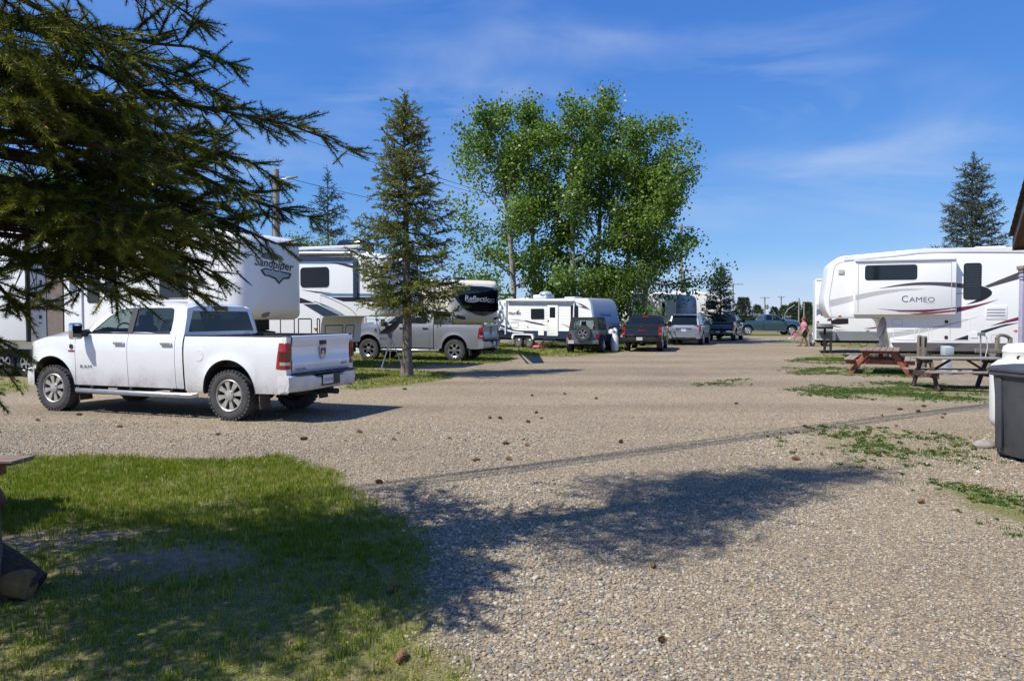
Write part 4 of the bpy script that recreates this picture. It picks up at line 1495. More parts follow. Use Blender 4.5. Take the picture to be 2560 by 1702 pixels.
    for i in range(13):
        x = lerp(x_w1, cab + 0.05, i / 12)
        ed = 0.05 * max(0, (i - 10) / 2) ** 2 + 0.03 * max(0, (2 - i) / 2) ** 2
        zz = interp(x, [cab + 0.05, cab + 0.14, lerp(x_w1, cab, .55), x_w1 - 0.3, x_w1], [zr - 0.08, zr - 0.02, zr + 0.005, zr, zr - 0.035])
        row = []
        for k in range(15):
            u = -1 + 2 * k / 14
            row.append((x, u * gy_(x, zz), zz + (0.05 - ed * 0.5) * (1 - abs(u) ** 4)))
        rf.append(row)
    roof = MB().grid(rf).build('roof', pm, root, smooth=50)
    # windscreen and rear window
    ws = []
    for i in range(7):
        t = i / 6
        x = lerp(x_w0 + 0.06, x_w1, t)
        z = lerp(belt, zr - 0.02, 1 - (1 - t) ** 1.25)
        row = []
        for k in range(9):
            u = -1 + 2 * k / 8
            row.append((x + 0.12 * (1 - u * u) * (1 - 0.5 * t), u * (gy_(min(x, x_w0), z) - 0.01), z + 0.03 * t * (1 - u ** 4)))
        ws.append(row)
    MB().grid(ws).build('windscreen', M['glass_clear'], root, smooth=60)
    bo = [(-gy_(cab, belt) + 0.005, belt - 0.02), (gy_(cab, belt) - 0.005, belt - 0.02), (gy_(cab, zr - .1) - 0.0, zr - 0.075), (0.60, zr - 0.03), (0, zr - 0.02), (-0.60, zr - 0.03), (-gy_(cab, zr - .1) + 0.0, zr - 0.075)]
    bx = lambda z: cab + 0.004 + 0.05 * max(0, (z - belt) / (zr - belt))
    bh = [(-0.83 * W, belt + 0.045), (0.83 * W, belt + 0.045), (0.70 * W, zr - 0.115), (-0.70 * W, zr - 0.115)]
    V, F = holed(bo, [bh], lambda u, v: (bx(v), u, v))
    MB().add(V, F).build('cab_back', pm, root)
    MB().poly([(bx(v) - 0.004, u * 1.0, v) for u, v in bh]).build('rear_window', M['glass_tint'] if P['glass_r'] == 'glass_tint' else M['glass_dark'], root, fix=False)
    MB().box(bx(zr) - 0.03, bx(zr) + 0.02, -0.16, 0.16, zr - 0.10, zr - 0.02).build('brake_lamp', M['light_red2'] if P['paint'] in ('white_paint',) else M['light_red'], root, bevel=0.01)
    # seats, dash, wheel
    for sy in (0.42, -0.42):
        for xx in (0.35, -0.45):
            MB().loft([[(xx + a, sy + b, z) for a, b in ((-0.06, -w_), (0.06, -w_), (0.06, w_), (-0.06, w_))] for z, w_ in ((0.95, 0.25), (1.35, 0.25), (1.55, 0.21), (1.58, 0.12), (1.62, 0.14), (1.76, 0.12))]).build('seat', M['interior'], root, bevel=0.03)
    MB().box(x_w0 - 0.35, x_w0 + 0.05, -0.85, 0.85, 1.1, belt + 0.0).build('dashboard', M['interior'], root, bevel=0.04)
    MB().lathe([(0.19, 0), (0.205, 0.012), (0.19, 0.024), (0.175, 0.012)], (x_w0 - 0.42, 0.42, belt - 0.0), axis='x', n=24, closed=True).build('steering_wheel', M['interior'], root)
    MB().box(x_w0 - 0.62, x_w0 - 0.58, -0.10, 0.10, zr - 0.18, zr - 0.11).build('rear_view_mirror', M['interior'], root)
    return root


def suv(name, label, cat, loc, rz, sc=1.0):
    """three-row wagon seen from behind"""
    root = empty(name, loc, rz, sc)
    tag(root, label, cat)
    pm = M['suv_paint']
    W, rock, belt, zr = 1.02, 0.42, 1.20, 1.86
    xa, xr, fr, tail = 1.53, -1.53, 2.55, -2.72
    Rt = 0.41
    arches = [(xa, Rt + 0.03, Rt + 0.06), (xr, Rt + 0.03, Rt + 0.06)]

    def ysurf(x, z):
        y = interp(z, [0.35, 0.55, 0.9, 1.1, 1.2], [0.95, 0.985, 1.0, 0.985, 0.96]) * W
        if x < xr - 0.6:
            y -= 0.10 * ((xr - 0.6 - x) / (xr - 0.6 - tail)) ** 2.2
        if x > xa + 0.2:
            y -= 0.16 * ((x - xa - 0.2) / (fr - xa - 0.2)) ** 2
        return y
    ztop = lambda x: interp(x, [-3, 1.1, 1.3, 2.3, 2.55], [belt, belt, belt - 0.03, belt - 0.14, belt - 0.3])
    for s in (1, -1):
        for x0, x1, nm in ((1.15, fr, 'front_fender'), (0.1, 1.142, 'front_door'), (-1.0, 0.092, 'rear_door'), (tail, -1.008, 'quarter_panel')):
            side_panel(x0, x1, rock, ztop, ysurf, arches, s).build(nm, pm, root, smooth=35)
        for ax, az, ar in arches:
            MB().grid([[(ax + ar * math.cos(R(a)), s * (W - 0.02), az + ar * math.sin(R(a))), (ax + ar * math.cos(R(a)), s * 0.6, az + ar * math.sin(R(a)))] for a in range(-10, 191, 10)]).build('wheel_well', M['under'], root)
            make_wheel(root, ax, s * 0.88, Rt, Rt, 0.27, 0.28, 'five', 'rubber_dark', lugs=False)
        gy_ = lambda x, z: lerp(ysurf(x, belt), 0.80, max(0.0, (z - belt) / (zr - belt)) ** 1.2)
        out = [(1.3, belt - 0.01), (0.75, 1.62), (0.45, zr - 0.05), (0.0, zr), (-2.0, zr - 0.02), (-2.45, zr - 0.07), (-2.66, belt + 0.1), (-2.70, belt - 0.01)]
        wins = [[(1.05, belt + 0.03), (0.5, zr - 0.12), (0.15, zr - 0.10), (0.12, belt + 0.03)], [(0.05, belt + 0.03), (0.07, zr - 0.10), (-0.92, zr - 0.10), (-0.95, belt + 0.03)], [(-1.05, belt + 0.03), (-1.03, zr - 0.10), (-2.25, zr - 0.13), (-2.38, belt + 0.06)]]
        V, F = holed(out, wins, lambda u, v: (u, s * gy_(u, v), v))
        MB().add(V, F).build('body_side', pm, root, smooth=30)
        for wp in wins:
            MB().poly([(u, s * (gy_(u, v) - 0.01), v) for u, v in wp]).build('side_window', M['glass_dark'], root, fix=False)
        MB().tube([(0.5, s * 0.72, zr + 0.03), (0.3, s * 0.72, zr + 0.075), (-1.9, s * 0.72, zr + 0.06), (-2.1, s * 0.72, zr + 0.02)], 0.018, 6).build('roof_rail', M['steel_bar'], root)
        MB().loft([[(tail + a, s * (0.935 - d), z) for a, d in ((0.20, -0.075), (-0.01, 0.0), (-0.02, w_), (0.05, w_))] for z, w_ in ((0.78, 0.10), (1.05, 0.12), (1.17, 0.20), (1.22, 0.34))]).build('tail_lamp', M['light_red'], root, bevel=0.008)
        MB().loft([[(1.15 + a, s * (W + b), belt + 0.06 + c) for a, b in ((-0.05, 0.0), (0.08, 0.0), (0.05, 0.2), (-0.05, 0.2))] for c in (0.0, 0.15)]).build('wing_mirror', pm, root, bevel=0.015)
    rf = []
    for i in range(11):
        x = lerp(0.45, -2.45, i / 10)
        zz = interp(x, [-2.45, -2.0, 0, 0.45], [zr - 0.07, zr - 0.02, zr, zr - 0.05])
        rf.append([(x, u * gy_(x, zz), zz + 0.05 * (1 - abs(u) ** 4)) for u in np.linspace(-1, 1, 11)])
    MB().grid(rf).build('roof', pm, root, smooth=50)
    MB().loft([[(-2.40, y, zr - 0.03), (-2.62, y, zr - 0.06), (-2.60, y, zr - 0.09), (-2.40, y, zr - 0.08)] for y in (-0.72, 0, 0.72)]).build('roof_spoiler', M['trim_black'], root)
    # hatch
    xb = lambda z: interp(z, [0.72, 1.0, 1.2, zr - 0.08], [-2.76, -2.76, -2.71, -2.46])
    yb = lambda z: interp(z, [0.5, 1.2, zr - 0.05], [0.92, 0.90, 0.79])
    hat = MB().grid([[(xb(z) - 0.02 * (1 - u * u), u * yb(z), z) for u in np.linspace(-1, 1, 9)] for z in (0.72, 0.78, 0.9, 0.98, 1.0, 1.1, 1.2, 1.3, 1.5, 1.7, 1.79)]).build('tailgate', pm, root, smooth=30)
    MB().grid([[(xb(z) - 0.026 - 0.02 * (1 - u * u), u * (yb(z) - 0.10), z) for u in np.linspace(-1, 1, 9)] for z in (1.24, 1.4, 1.6, 1.76)]).build('rear_window', M['glass_dark'], hat)
    MB().box(-2.80, -2.77, -0.46, 0.46, 1.005, 1.035).build('trim_bar', M['trim_black'], hat)
    licence_plate(hat, lambda u, v, d: (-2.785 - d, -u, 0.91 + v))
    MB().loft([[(-2.84 + 0.14 * abs(y) ** 4, y * 0.95, z) for z in (0.40, 0.48, 0.66, 0.72)] + [(-2.6, y * 0.95, 0.72), (-2.6, y * 0.95, 0.40)] for y in np.linspace(-1, 1, 11)]).build('rear_bumper', pm, root, smooth=40)
    MB().loft([[(-2.85 + 0.14 * abs(y) ** 4, y * 0.90, 0.36), (-2.853 + 0.14 * abs(y) ** 4, y * 0.90, 0.48), (-2.6, y * 0.90, 0.48), (-2.6, y * 0.90, 0.36)] for y in np.linspace(-1, 1, 11)]).build('lower_bumper_trim', M['trim_black'], root)
    MB().grid([[(x, u * (ysurf(x, ztop(x))), ztop(x) + 0.10 * (1 - abs(u) ** 3)) for u in np.linspace(-1, 1, 9)] for x in np.linspace(1.2, fr, 9)]).build('hood', pm, root)
    MB().grid([[(lerp(1.32, 0.45, t) + 0.1 * (1 - u * u), u * gy_(0.5, lerp(belt, zr - .05, t)), lerp(belt, zr - 0.05, t) + 0.04 * t * (1 - u * u)) for u in np.linspace(-1, 1, 7)] for t in np.linspace(0, 1, 5)]).build('windscreen', M['glass_dark'], root)
    MB().box(fr - 0.1, fr + 0.0, -0.8, 0.8, 0.45, 0.95).build('grille', M['gloss_black'], root, bevel=0.02)
    MB().box(tail + 0.1, fr - 0.1, -0.72, 0.72, 0.30, 0.9).build('chassis', M['under'], root)
    return root


def jeep(name, label, cat, loc, rz, sc=1.0):
    """short boxy off-roader seen from behind, spare wheel on the tailgate"""
    root = empty(name, loc, rz, sc)
    tag(root, label, cat)
    pm = M['jeep_paint']
    xa, xr = 1.23, -1.23
    Rt = 0.40
    W = 0.76
    zb, belt, zr = 0.55, 1.16, 1.80
    tail = -1.90
    for s in (1, -1):
        b = MB()
        b.grid([[(x, s * W, zarch(x, zb, [(xr, Rt + 0.1, 0.50)])), (x, s * W, 0.9), (x, s * W, belt)] for x in xsamples(tail, 0.95, [(xr, Rt + 0.1, 0.50)])])
        b.build('body_side', pm, root)
        MB().box(0.96, 1.9, *sorted((s * 0.55, s * 0.70)), 0.75, 1.12).build('front_wing', pm, root, bevel=0.03)
        for ax in (xa, xr):
            g = []
            for k in range(9):
                a = R(10 + 160 * k / 8)
                rr = 0.50
                x, z = ax + rr * math.cos(a) * 1.05, Rt + 0.08 + rr * math.sin(a) * 0.92
                g.append([(x, s * (W - 0.06), z), (x, s * (W + 0.17), z - 0.01), (x, s * (W + 0.17), z - 0.05), (x, s * (W - 0.06), z - 0.05)])
            MB().loft(g).build('fender_flare', M['trim_black'], root)
            make_wheel(root, ax, s * 0.80, Rt, Rt, 0.26, 0.23, 'five', 'rubber_dark')
        MB().loft([[(tail - 0.03, s * 0.72 + a, 0.86 + b_) for a, b_ in rrect(-0.085, 0.085, -0.11, 0.11, 0.02, 2)], [(tail + 0.03, s * 0.72 + a, 0.86 + b_) for a, b_ in rrect(-0.085, 0.085, -0.11, 0.11, 0.02, 2)]]).build('tail_lamp', M['light_red2'], root)
        MB().box(tail - 0.036, tail - 0.028, s * 0.72 - 0.05, s * 0.72 + 0.05, 0.80, 0.92).build('lamp_core', M['light_red'], root)
        MB().loft([[(0.98 + a, s * (W + bb), 1.28 + c) for a, bb in ((-0.05, 0.06), (0.05, 0.06), (0.05, 0.26), (-0.05, 0.26))] for c in (-0.10, 0.10)]).build('wing_mirror', M['trim_black'], root, bevel=0.02)
        top = [(0.78, belt), (0.60, zr - 0.06), (0.5, zr), (-1.78, zr), (-1.86, belt)]
        wins = [[(0.66, belt + 0.05), (0.50, zr - 0.13), (-0.20, zr - 0.13), (-0.20, belt + 0.05)], [(-0.35, belt + 0.05), (-0.35, zr - 0.13), (-1.66, zr - 0.13), (-1.70, belt + 0.05)]]
        V, F = holed(top, wins, lambda u, v: (u, s * lerp(W, 0.66, (v - belt) / (zr - belt)), v))
        MB().add(V, F).build('hardtop_side', M['trim_black'], root)
        for wp in wins:
            MB().poly([(u, s * (lerp(W, 0.66, (v - belt) / (zr - belt)) - 0.01), v) for u, v in wp]).build('side_window', M['glass_tint'], root, fix=False)
    MB().loft([[(x, y, z) for x, z in ((0.52, zr), (0.3, zr + 0.025), (-1.7, zr + 0.02), (-1.79, zr))] for y in (-0.665, -0.5, 0.5, 0.665)], False, False, False).build('hardtop', M['trim_black'], root)
    xb = lambda z: lerp(tail + 0.03, -1.79, (z - belt) / (zr - belt))
    V, F = holed([(-W, belt), (W, belt), (0.67, zr + 0.0), (-0.67, zr + 0.0)], [[(-0.56, belt + 0.06), (0.56, belt + 0.06), (0.50, zr - 0.14), (-0.50, zr - 0.14)]], lambda u, v: (xb(v), u, v))
    MB().add(V, F).build('hardtop_back', M['trim_black'], root)
    MB().poly([(xb(v) - 0.004, u, v) for u, v in ((-0.58, belt + 0.05), (0.58, belt + 0.05), (0.52, zr - 0.13), (-0.52, zr - 0.13))]).build('rear_window', M['glass_clear'], root, fix=False)
    MB().loft([[(tail - 0.004, y, z) for y, z in rrect(-0.62, 0.62, 0.62, belt - 0.02, 0.05, 3)], [(tail + 0.06, y, z) for y, z in rrect(-0.62, 0.62, 0.62, belt - 0.02, 0.05, 3)]]).build('tailgate', pm, root)
    MB().box(tail + 0.01, tail + 0.05, -W, W, 0.58, belt).build('back_panel', pm, root)
    MB().loft([[(tail - 0.16 + 0.05 * abs(y) ** 3, y * 0.80, 0.46), (tail - 0.18 + 0.05 * abs(y) ** 3, y * 0.80, 0.66), (tail, y * 0.80, 0.66), (tail, y * 0.80, 0.46)] for y in np.linspace(-1, 1, 9)]).build('rear_bumper', M['jeep_paint'], root, bevel=0.012)
    spare = make_wheel(root, 0, 0, 0, Rt, 0.25, 0.23, 'five', 'rubber')
    spare.name = 'spare_wheel'
    spare.rotation_euler = (0, 0, PI / 2)
    spare.location = (tail - 0.16, -0.02, 1.0)
    licence_plate(root, lambda u, v, d: (tail - 0.185 - d, 0.60 - u, 0.56 + v))
    MB().box(tail - 0.02, tail + 0.02, -0.10, 0.10, belt + 0.10, belt + 0.16).build('brake_lamp', M['light_red'], root)
    MB().box(0.95, 1.95, -0.55, 0.55, 0.6, 1.14).build('hood', pm, root, bevel=0.04)
    MB().poly([(0.80, -0.70, belt), (0.80, 0.70, belt), (0.56, 0.64, zr - 0.02), (0.56, -0.64, zr - 0.02)]).build('windscreen', M['glass_clear'], root, fix=False)
    MB().box(1.95, 2.0, -0.6, 0.6, 0.55, 1.1).build('grille', pm, root)
    MB().box(-1.8, 1.8, -0.5, 0.5, 0.40, 0.62).cyl((xr, -0.7, Rt), (xr, 0.7, Rt), 0.07).cyl((xa, -0.7, Rt), (xa, 0.7, Rt), 0.07).build('chassis', M['under'], root)
    for sy in (0.36, -0.36):
        MB().loft([[(0.0 + a, sy + b, z) for a, b in ((-0.06, -w_), (0.06, -w_), (0.06, w_), (-0.06, w_))] for z, w_ in ((0.8, 0.22), (1.3, 0.22), (1.42, 0.13), (1.60, 0.12))]).build('seat', M['interior'], root, bevel=0.03)
    return root
# ------------------------------------------------------------------ parked vehicles
def by_axles(pf, pr, side, P, half=0.9):
    """place a vehicle from the ground contacts of its two wheels on one side; returns loc, rz, scale"""
    f, r = gp(*pf), gp(*pr)
    d = f - r
    rz = math.atan2(d.y, d.x)
    mid = (f + r) / 2
    left = Vector((-math.sin(rz), math.cos(rz), 0))
    return mid - left * (side * half), rz, d.length


c, a, L = by_axles((142, 1026), (579, 1051), 1, PICK)
pickup('white_pickup', 'white crew cab pickup parked nearest, with dusty eight-spoke wheels and open bed', 'pickup', c, a, 0.97, wb=L / 0.97, letters='ram', bumper='body')
c, a, L = by_axles((924, 898.5), (1138, 902.5), 1, PICK)
pickup('silver_pickup', 'silver crew cab pickup with six-spoke chrome wheels behind the lone spruce', 'pickup', c, a, 1.0, wb=L, letters='ram', paint='silver_paint', style='six', glass_f='glass_tint', steps='chrome', bumper='body')


def by_rear(pl, pr, beta, off):
    """vehicle seen from behind: contact pixels of its two rear tyres; beta = heading right of straight away"""
    l, r = gp(*pl), gp(*pr)
    mid = (l + r) / 2
    h = Vector((math.sin(R(beta)), math.cos(R(beta)), 0))
    return mid + h * off, math.atan2(h.y, h.x)


c, a = by_rear((1424, 882), (1503, 880.5), 17, 1.23)
jeep('off_roader', 'small slate grey hardtop off-roader with a spare wheel on its tailgate', 'off-roader', c, a, 0.93)
c, a = by_rear((1566, 878.5), (1650, 876), 15.5, 1.9)
pickup('black_pickup', 'black pickup with red tail lamps, seen from behind beside the off-roader', 'pickup', c, a, 0.96, letters='gmc', paint='black_paint', style='five', rubber='rubber_dark', lamp='short', bumper='black', steps=None, glass_f='glass_tint', glass_r='glass_dark', wb=3.65, belt=1.36, rail=1.36, roof=1.90, width=0.99)
c, a = by_rear((1683, 862.5), (1749, 860), 22, 1.53)
suv('silver_suv', 'silver three-row wagon with tall red tail lamps between the two dark pickups', 'car', c, a, 1.0)
c, a = by_rear((1773, 852), (1836, 850.5), 25, 1.9)
pickup('charcoal_pickup', 'charcoal blue pickup parked under the small dark spruce', 'pickup', c, a, 0.98, paint='grey_paint', style='five', rubber='rubber_dark', lamp='short', bumper='chrome', glass_f='glass_tint', glass_r='glass_dark', steps='steel_bar')
c, a, L = by_axles((1978, 837.5), (1868, 837.5), -1, PICK)
pickup('teal_pickup', 'blue-green long-bed extended cab pickup parked side-on at the far end', 'pickup', c, a, L / 4.0, paint='teal_paint', style='steel', lamp='short', wb=4.0, wb0=4.0, front=2.95, tail=-3.2, cab=-0.55, d1=1.35, d2=0.28, d3=-0.45, wind=(1.25, 0.62), belt=1.34, rail=1.32, roof=1.90, tyre=0.40, glass_f='glass_clear', glass_r='glass_dark', steps='steel_bar')
# ------------------------------------------------------------------ campers
from mathutils.bvhtree import BVHTree


class Camper:
    """one camper; local x runs to its nose, the wall in view is y = s * hw"""

    def __init__(self, name, label, cat, loc, rz, hw, s):
        self.root = empty(name, loc, rz)
        tag(self.root, label, cat)
        self.loc = Vector(loc)
        self.rz = rz
        self.hw = hw
        self.s = s
        self.bvh = None

    def to_local(self, v):
        c, n = math.cos(-self.rz), math.sin(-self.rz)
        return Vector((v.x * c - v.y * n, v.x * n + v.y * c, v.z))

    def wall(self, px, py, off=0.0):
        """point of the side wall (or of a plane off metres outside it) behind a pixel of the photograph"""
        o = self.to_local(Vector((0, 0, CAM_H)) - self.loc)
        d = self.to_local(ray(px, py))
        t = (self.s * (self.hw + off) - o.y) / d.y
        p = o + d * t
        return p.x, p.z

    def hit(self, px, py, off=0.006):
        """point of the body shell behind a pixel"""
        o = self.to_local(Vector((0, 0, CAM_H)) - self.loc)
        d = self.to_local(ray(px, py)).normalized()
        loc, nor, i, dist = self.bvh.ray_cast(o, d)
        if loc is None:
            x, z = self.wall(px, py)
            return Vector((x, self.s * (self.hw + off), z))
        if nor.dot(d) > 0:
            nor = -nor
        return loc + nor * off

    def shell(self, sections, mat, rt=0.10, name='body', smooth=35):
        """sections: (x, zbottom, ztop, halfwidth)"""
        rings = []
        for (x, zb, zt, hw) in sections:
            r1 = min(rt, (zt - zb) * 0.45, hw * 0.45)
            r0 = min(0.03, r1)
            ring = []
            for (cy, cz, a0, r) in ((hw - r1, zt - r1, 0, r1), (-hw + r1, zt - r1, 90, r1), (-hw + r0, zb + r0, 180, r0), (hw - r0, zb + r0, 270, r0)):
                for k in range(6):
                    a = R(a0 + 18 * k)
                    ring.append((x, cy + r * math.cos(a), cz + r * math.sin(a)))
            # straight edges get mid points so that the sides stay flat and smooth
            rings.append(ring)
        mb = MB().loft(rings)
        o = mb.build(name, mat, self.root, smooth=smooth)
        self.set_bvh(o)
        return o

    def extrude(self, pts, mat, bevel=0.07, name='body'):
        """side outline (x,z) drawn across the width"""
        mb = MB().prism(pts, lambda u, v, d: (u, d, v), -self.hw, self.hw)
        o = mb.build(name, mat, self.root, bevel=bevel, seg=3)
        self.set_bvh(o)
        return o

    def set_bvh(self, o):
        me = o.data
        self.bvh = BVHTree.FromPolygons([v.co for v in me.vertices], [tuple(p.vertices) for p in me.polygons])

    # ---- pieces on the side wall, given by their pixels
    def rect(self, x0, y0, x1, y1, off=0.0):
        a, b = self.wall(x0, y0, off), self.wall(x1, y1, off)
        return min(a[0], b[0]), max(a[0], b[0]), min(a[1], b[1]), max(a[1], b[1])

    def W(self, u, v, d):
        return (u, self.s * (self.hw + d), v)

    def panel(self, name, rc, mat, d0=0.0, d1=0.01, r=0.02, parent=None, bevel=0.0):
        u0, u1, v0, v1 = rc
        r = min(r, (u1 - u0) * 0.48, (v1 - v0) * 0.48)
        return MB().prism(rrect(u0, u1, v0, v1, r), self.W, d0, d1).build(name, mat, parent or self.root, bevel=bevel)

    def window(self, x0, y0, x1, y1, off=0.0, r=0.07, blinds=False, frame='trim_black', glassm='glass_rv'):
        rc = self.rect(x0, y0, x1, y1, off)
        w = self.panel('window', rc, M[frame], off + 0.001, off + 0.014, r)
        u0, u1, v0, v1 = rc
        e = 0.025
        self.panel('pane', (u0 + e, u1 - e, v0 + e, v1 - e), M[glassm], off + 0.010, off + 0.018, r * 0.7, w)
        if blinds:
            n = 9
            for k in range(n):
                z = lerp(v1 - 0.12, lerp(v0, v1, .36), k / (n - 1))
                self.panel('slat', (u0 + 0.07, u1 - 0.07, z - 0.012, z + 0.012), M['pillar_grey'], off + 0.0175, off + 0.0205, 0.004, w)
        return w

    def decal(self, name, px, mat, off=None, lift=0.004, smooth=True):
        """vinyl graphic from its outline in pixels; off = height of the plane it lies on (a slide-out), else the wall"""
        pts = px
        base = 0.0 if off is None else off
        vs = [self.W(*self.wall(x, y, base), base + lift) for x, y in pts]
        return MB().poly(vs).build(name, mat, self.root, smooth=0, fix=False)

    def drape(self, name, px, mat, lift=0.006, n=4):
        """graphic on a curved cap: outline in pixels filled with a fan of small faces laid on the shell"""
        cx = sum(p[0] for p in px) / len(px)
        cy = sum(p[1] for p in px) / len(px)
        den = []
        for i in range(len(px)):
            a, b = px[i], px[(i + 1) % len(px)]
            m = max(1, int(math.hypot(b[0] - a[0], b[1] - a[1]) / 6))
            den += [(lerp(a[0], b[0], k / m), lerp(a[1], b[1], k / m)) for k in range(m)]
        mb = MB()
        rows = []
        for j in range(n + 1):
            t = j / n
            rows.append([self.hit(lerp(cx, x, t), lerp(cy, y, t), lift) for x, y in den + [den[0]]])
        mb.grid(rows)
        return mb.build(name, mat, self.root, smooth=60)

    def strip(self, name, px, wpx, mat, lift=0.006, flat=True, off=0.0):
        """ribbon along a pixel path"""
        P = cr(px, 5)
        mb = MB()
        rows = []
        for i, (x, y) in enumerate(P):
            a, b = P[max(i - 1, 0)], P[min(i + 1, len(P) - 1)]
            dx, dy = b[0] - a[0], b[1] - a[1]
            L = math.hypot(dx, dy) + 1e-9
            nx, ny = -dy / L * wpx / 2, dx / L * wpx / 2
            if flat:
                rows.append([self.W(*self.wall(x + nx, y + ny, off), off + lift), self.W(*self.wall(x - nx, y - ny, off), off + lift)])
            else:
                rows.append([self.hit(x + nx, y + ny, lift), self.hit(x - nx, y - ny, lift)])
        return mb.grid(rows).build(name, mat, self.root, smooth=60, fix=False)

    def word(self, s, cx, cy, wpx, mat, off=0.0, slope=0.0, on_shell=False, hpx=None, lift=0.007, parent=None, **kw):
        V, F, (w, h) = text_mesh(s, **kw)
        k = wpx / w
        kv = k if hpx is None else hpx / h
        ca, sa = math.cos(slope), math.sin(slope)
        vs = []
        for u, v in V:
            x, y = u * k, -v * kv
            qx, qy = cx + x * ca - y * sa, cy + x * sa + y * ca
            if on_shell:
                vs.append(self.hit(qx, qy, lift))
            else:
                vs.append(self.W(*self.wall(qx, qy, off), off + lift))
        return MB().add(vs, F).build('lettering', mat, parent or self.root, smooth=0, fix=False)

    def outline(self, name, rc, mat, t=0.012, off=0.0, r=0.05):
        """moulded frame of a baggage door"""
        u0, u1, v0, v1 = rc
        a = rrect(u0, u1, v0, v1, r)
        b = rrect(u0 + t, u1 - t, v0 + t, v1 - t, max(r - t, 0.004))
        n = len(a)
        mb = MB()
        for i in range(n):
            j = (i + 1) % n
            mb.add([self.W(*a[i], off + 0.008), self.W(*a[j], off + 0.008), self.W(*b[j], off + 0.008), self.W(*b[i], off + 0.008), self.W(*a[i], off), self.W(*a[j], off), self.W(*b[j], off), self.W(*b[i], off)],
                   [(0, 1, 2, 3), (0, 1, 5, 4), (3, 2, 6, 7)])
        return mb.build(name, mat, self.root, smooth=0)

    def slide(self, rc, depth, mat, name='slide_out'):
        u0, u1, v0, v1 = rc
        o = MB().prism([(u0, v0), (u1, v0), (u1, v1), (u0, v1)], self.W, -0.3, depth).build(name, mat, self.root, bevel=0.012)
        return o

    def box(self, name, x0, x1, y0, y1, z0, z1, mat, bevel=0.02, parent=None):
        return MB().box(x0, x1, y0, y1, z0, z1).build(name, mat, parent or self.root, bevel=bevel)

    def roof_unit(self, x, z, L=0.8, w=0.65, h=0.28, mat='rv_trim', dark=False):
        m = M['gloss_black'] if dark else M[mat]
        o = MB().loft([[(x - L / 2, -w / 2, z), (x - L / 2, w / 2, z), (x + L / 2, w / 2, z), (x + L / 2, -w / 2, z)], [(x - L / 2 + 0.02, -w / 2 + .02, z + h * .7), (x - L / 2 + 0.02, w / 2 - .02, z + h * .7), (x + L / 2 - 0.1, w / 2 - .02, z + h * .7), (x + L / 2 - 0.1, -w / 2 + .02, z + h * .7)],
                       [(x - L / 2 + 0.08, -w / 2 + .08, z + h), (x - L / 2 + 0.08, w / 2 - .08, z + h), (x + L / 2 - 0.25, w / 2 - .08, z + h), (x + L / 2 - 0.25, -w / 2 + .08, z + h)]]).build('air_conditioner', m, self.root, bevel=0.03)
        return o


def nose(x0, zb, zt, hw, bulge, zc, n=7, e=0.42, zlow=None):
    """sections that close a rounded front cap"""
    out = []
    for k in range(1, n + 1):
        t = k / n * 0.5 * PI * 0.985
        c = max(math.cos(t), 0.0) ** e
        lo = zc - (zc - zb) * (c if zlow is None else max(c, zlow))
        out.append((x0 + bulge * math.sin(t), lo, zc + (zt - zc) * c, hw * c))
    return out


def px_of(z3, base, k):
    """pixels measured on an enlarged crop -> pixels of the photograph"""
    return [(x / k + base[0], y / k + base[1]) for x, y in z3]


# ================================================================= fifth wheel behind the white pickup
a1 = R(-21)
N1 = at(563, 795, 17.5)
c1 = Camper('fifth_wheel_camper', 'big white fifth-wheel camper with a navy badge on its nose, behind the white pickup', 'camper', (N1.x + 1.22 * -math.sin(a1), 17.5 + 1.22 * math.cos(a1), 0), a1, 1.22, -1)
c1.shell([(-10.6, 0.78, 3.98, 1.22), (-2.6, 0.78, 3.98, 1.22), (-2.3, 0.80, 3.97, 1.22), (-2.15, 1.0, 3.96, 1.22), (-2.05, 1.45, 3.95, 1.22), (-1.9, 1.60, 3.94, 1.22), (-1.0, 1.60, 3.90, 1.22), (-0.1, 1.60, 3.82, 1.22)] + nose(0.0, 1.60, 3.80, 1.22, 0.62, 2.55, 9, 0.40), M['rv_white'], 0.16, smooth=50)
k3 = lambda p: px_of(p, (500, 540), 4.718)
c1.drape('swoosh', k3([(228, 255), (300, 320), (420, 440), (540, 552), (430, 492), (340, 430), (228, 345)]), M['s_navy'])
c1.drape('swoosh', k3([(395, 622), (480, 690), (630, 832), (560, 790), (470, 715)]), M['s_navy'])
em1 = c1.drape('badge', k3([(708, 635), (765, 612), (900, 640), (1060, 672), (1078, 690), (1050, 742), (985, 745), (930, 806), (880, 745), (800, 712), (755, 706)]), M['s_navy'], 0.006)
c1.drape('badge_panel', k3([(735, 637), (775, 630), (900, 655), (1055, 690), (1035, 722), (975, 728), (930, 780), (890, 728), (810, 695), (770, 692)]), M['s_silver'], 0.010).parent = em1
c1.drape('badge_top', k3([(715, 480), (740, 440), (790, 428), (850, 455), (900, 448), (960, 475), (992, 522), (880, 525), (760, 505)]), M['s_slate'], 0.007).parent = em1
c1.word('Sandpiper', 684.5, 663.5, 99, M['s_white'], slope=0.17, on_shell=True, hpx=29, lift=0.012, bold=0.045, parent=em1)
c1.word('Sandpiper', 684.5, 663.5, 96, M['s_navy'], slope=0.17, on_shell=True, hpx=27, lift=0.016, bold=0.012, parent=em1)
for (mx, my) in ((724, 607),):
    p = c1.hit(mx, my, 0.01)
    MB().sphere(p, 0.03, 0.05, 0.03).build('marker_lamp', M['light_red'], c1.root)
c1.drape('nose_lamp', k3([(720, 1165), (745, 1145), (800, 1130), (830, 1140), (805, 1180), (760, 1195), (730, 1190)]), M['rv_grey'], 0.006)
c1.strip('cap_seam', [(547, 590), (546, 680), (545, 790)], 1.6, M['s_grey'])
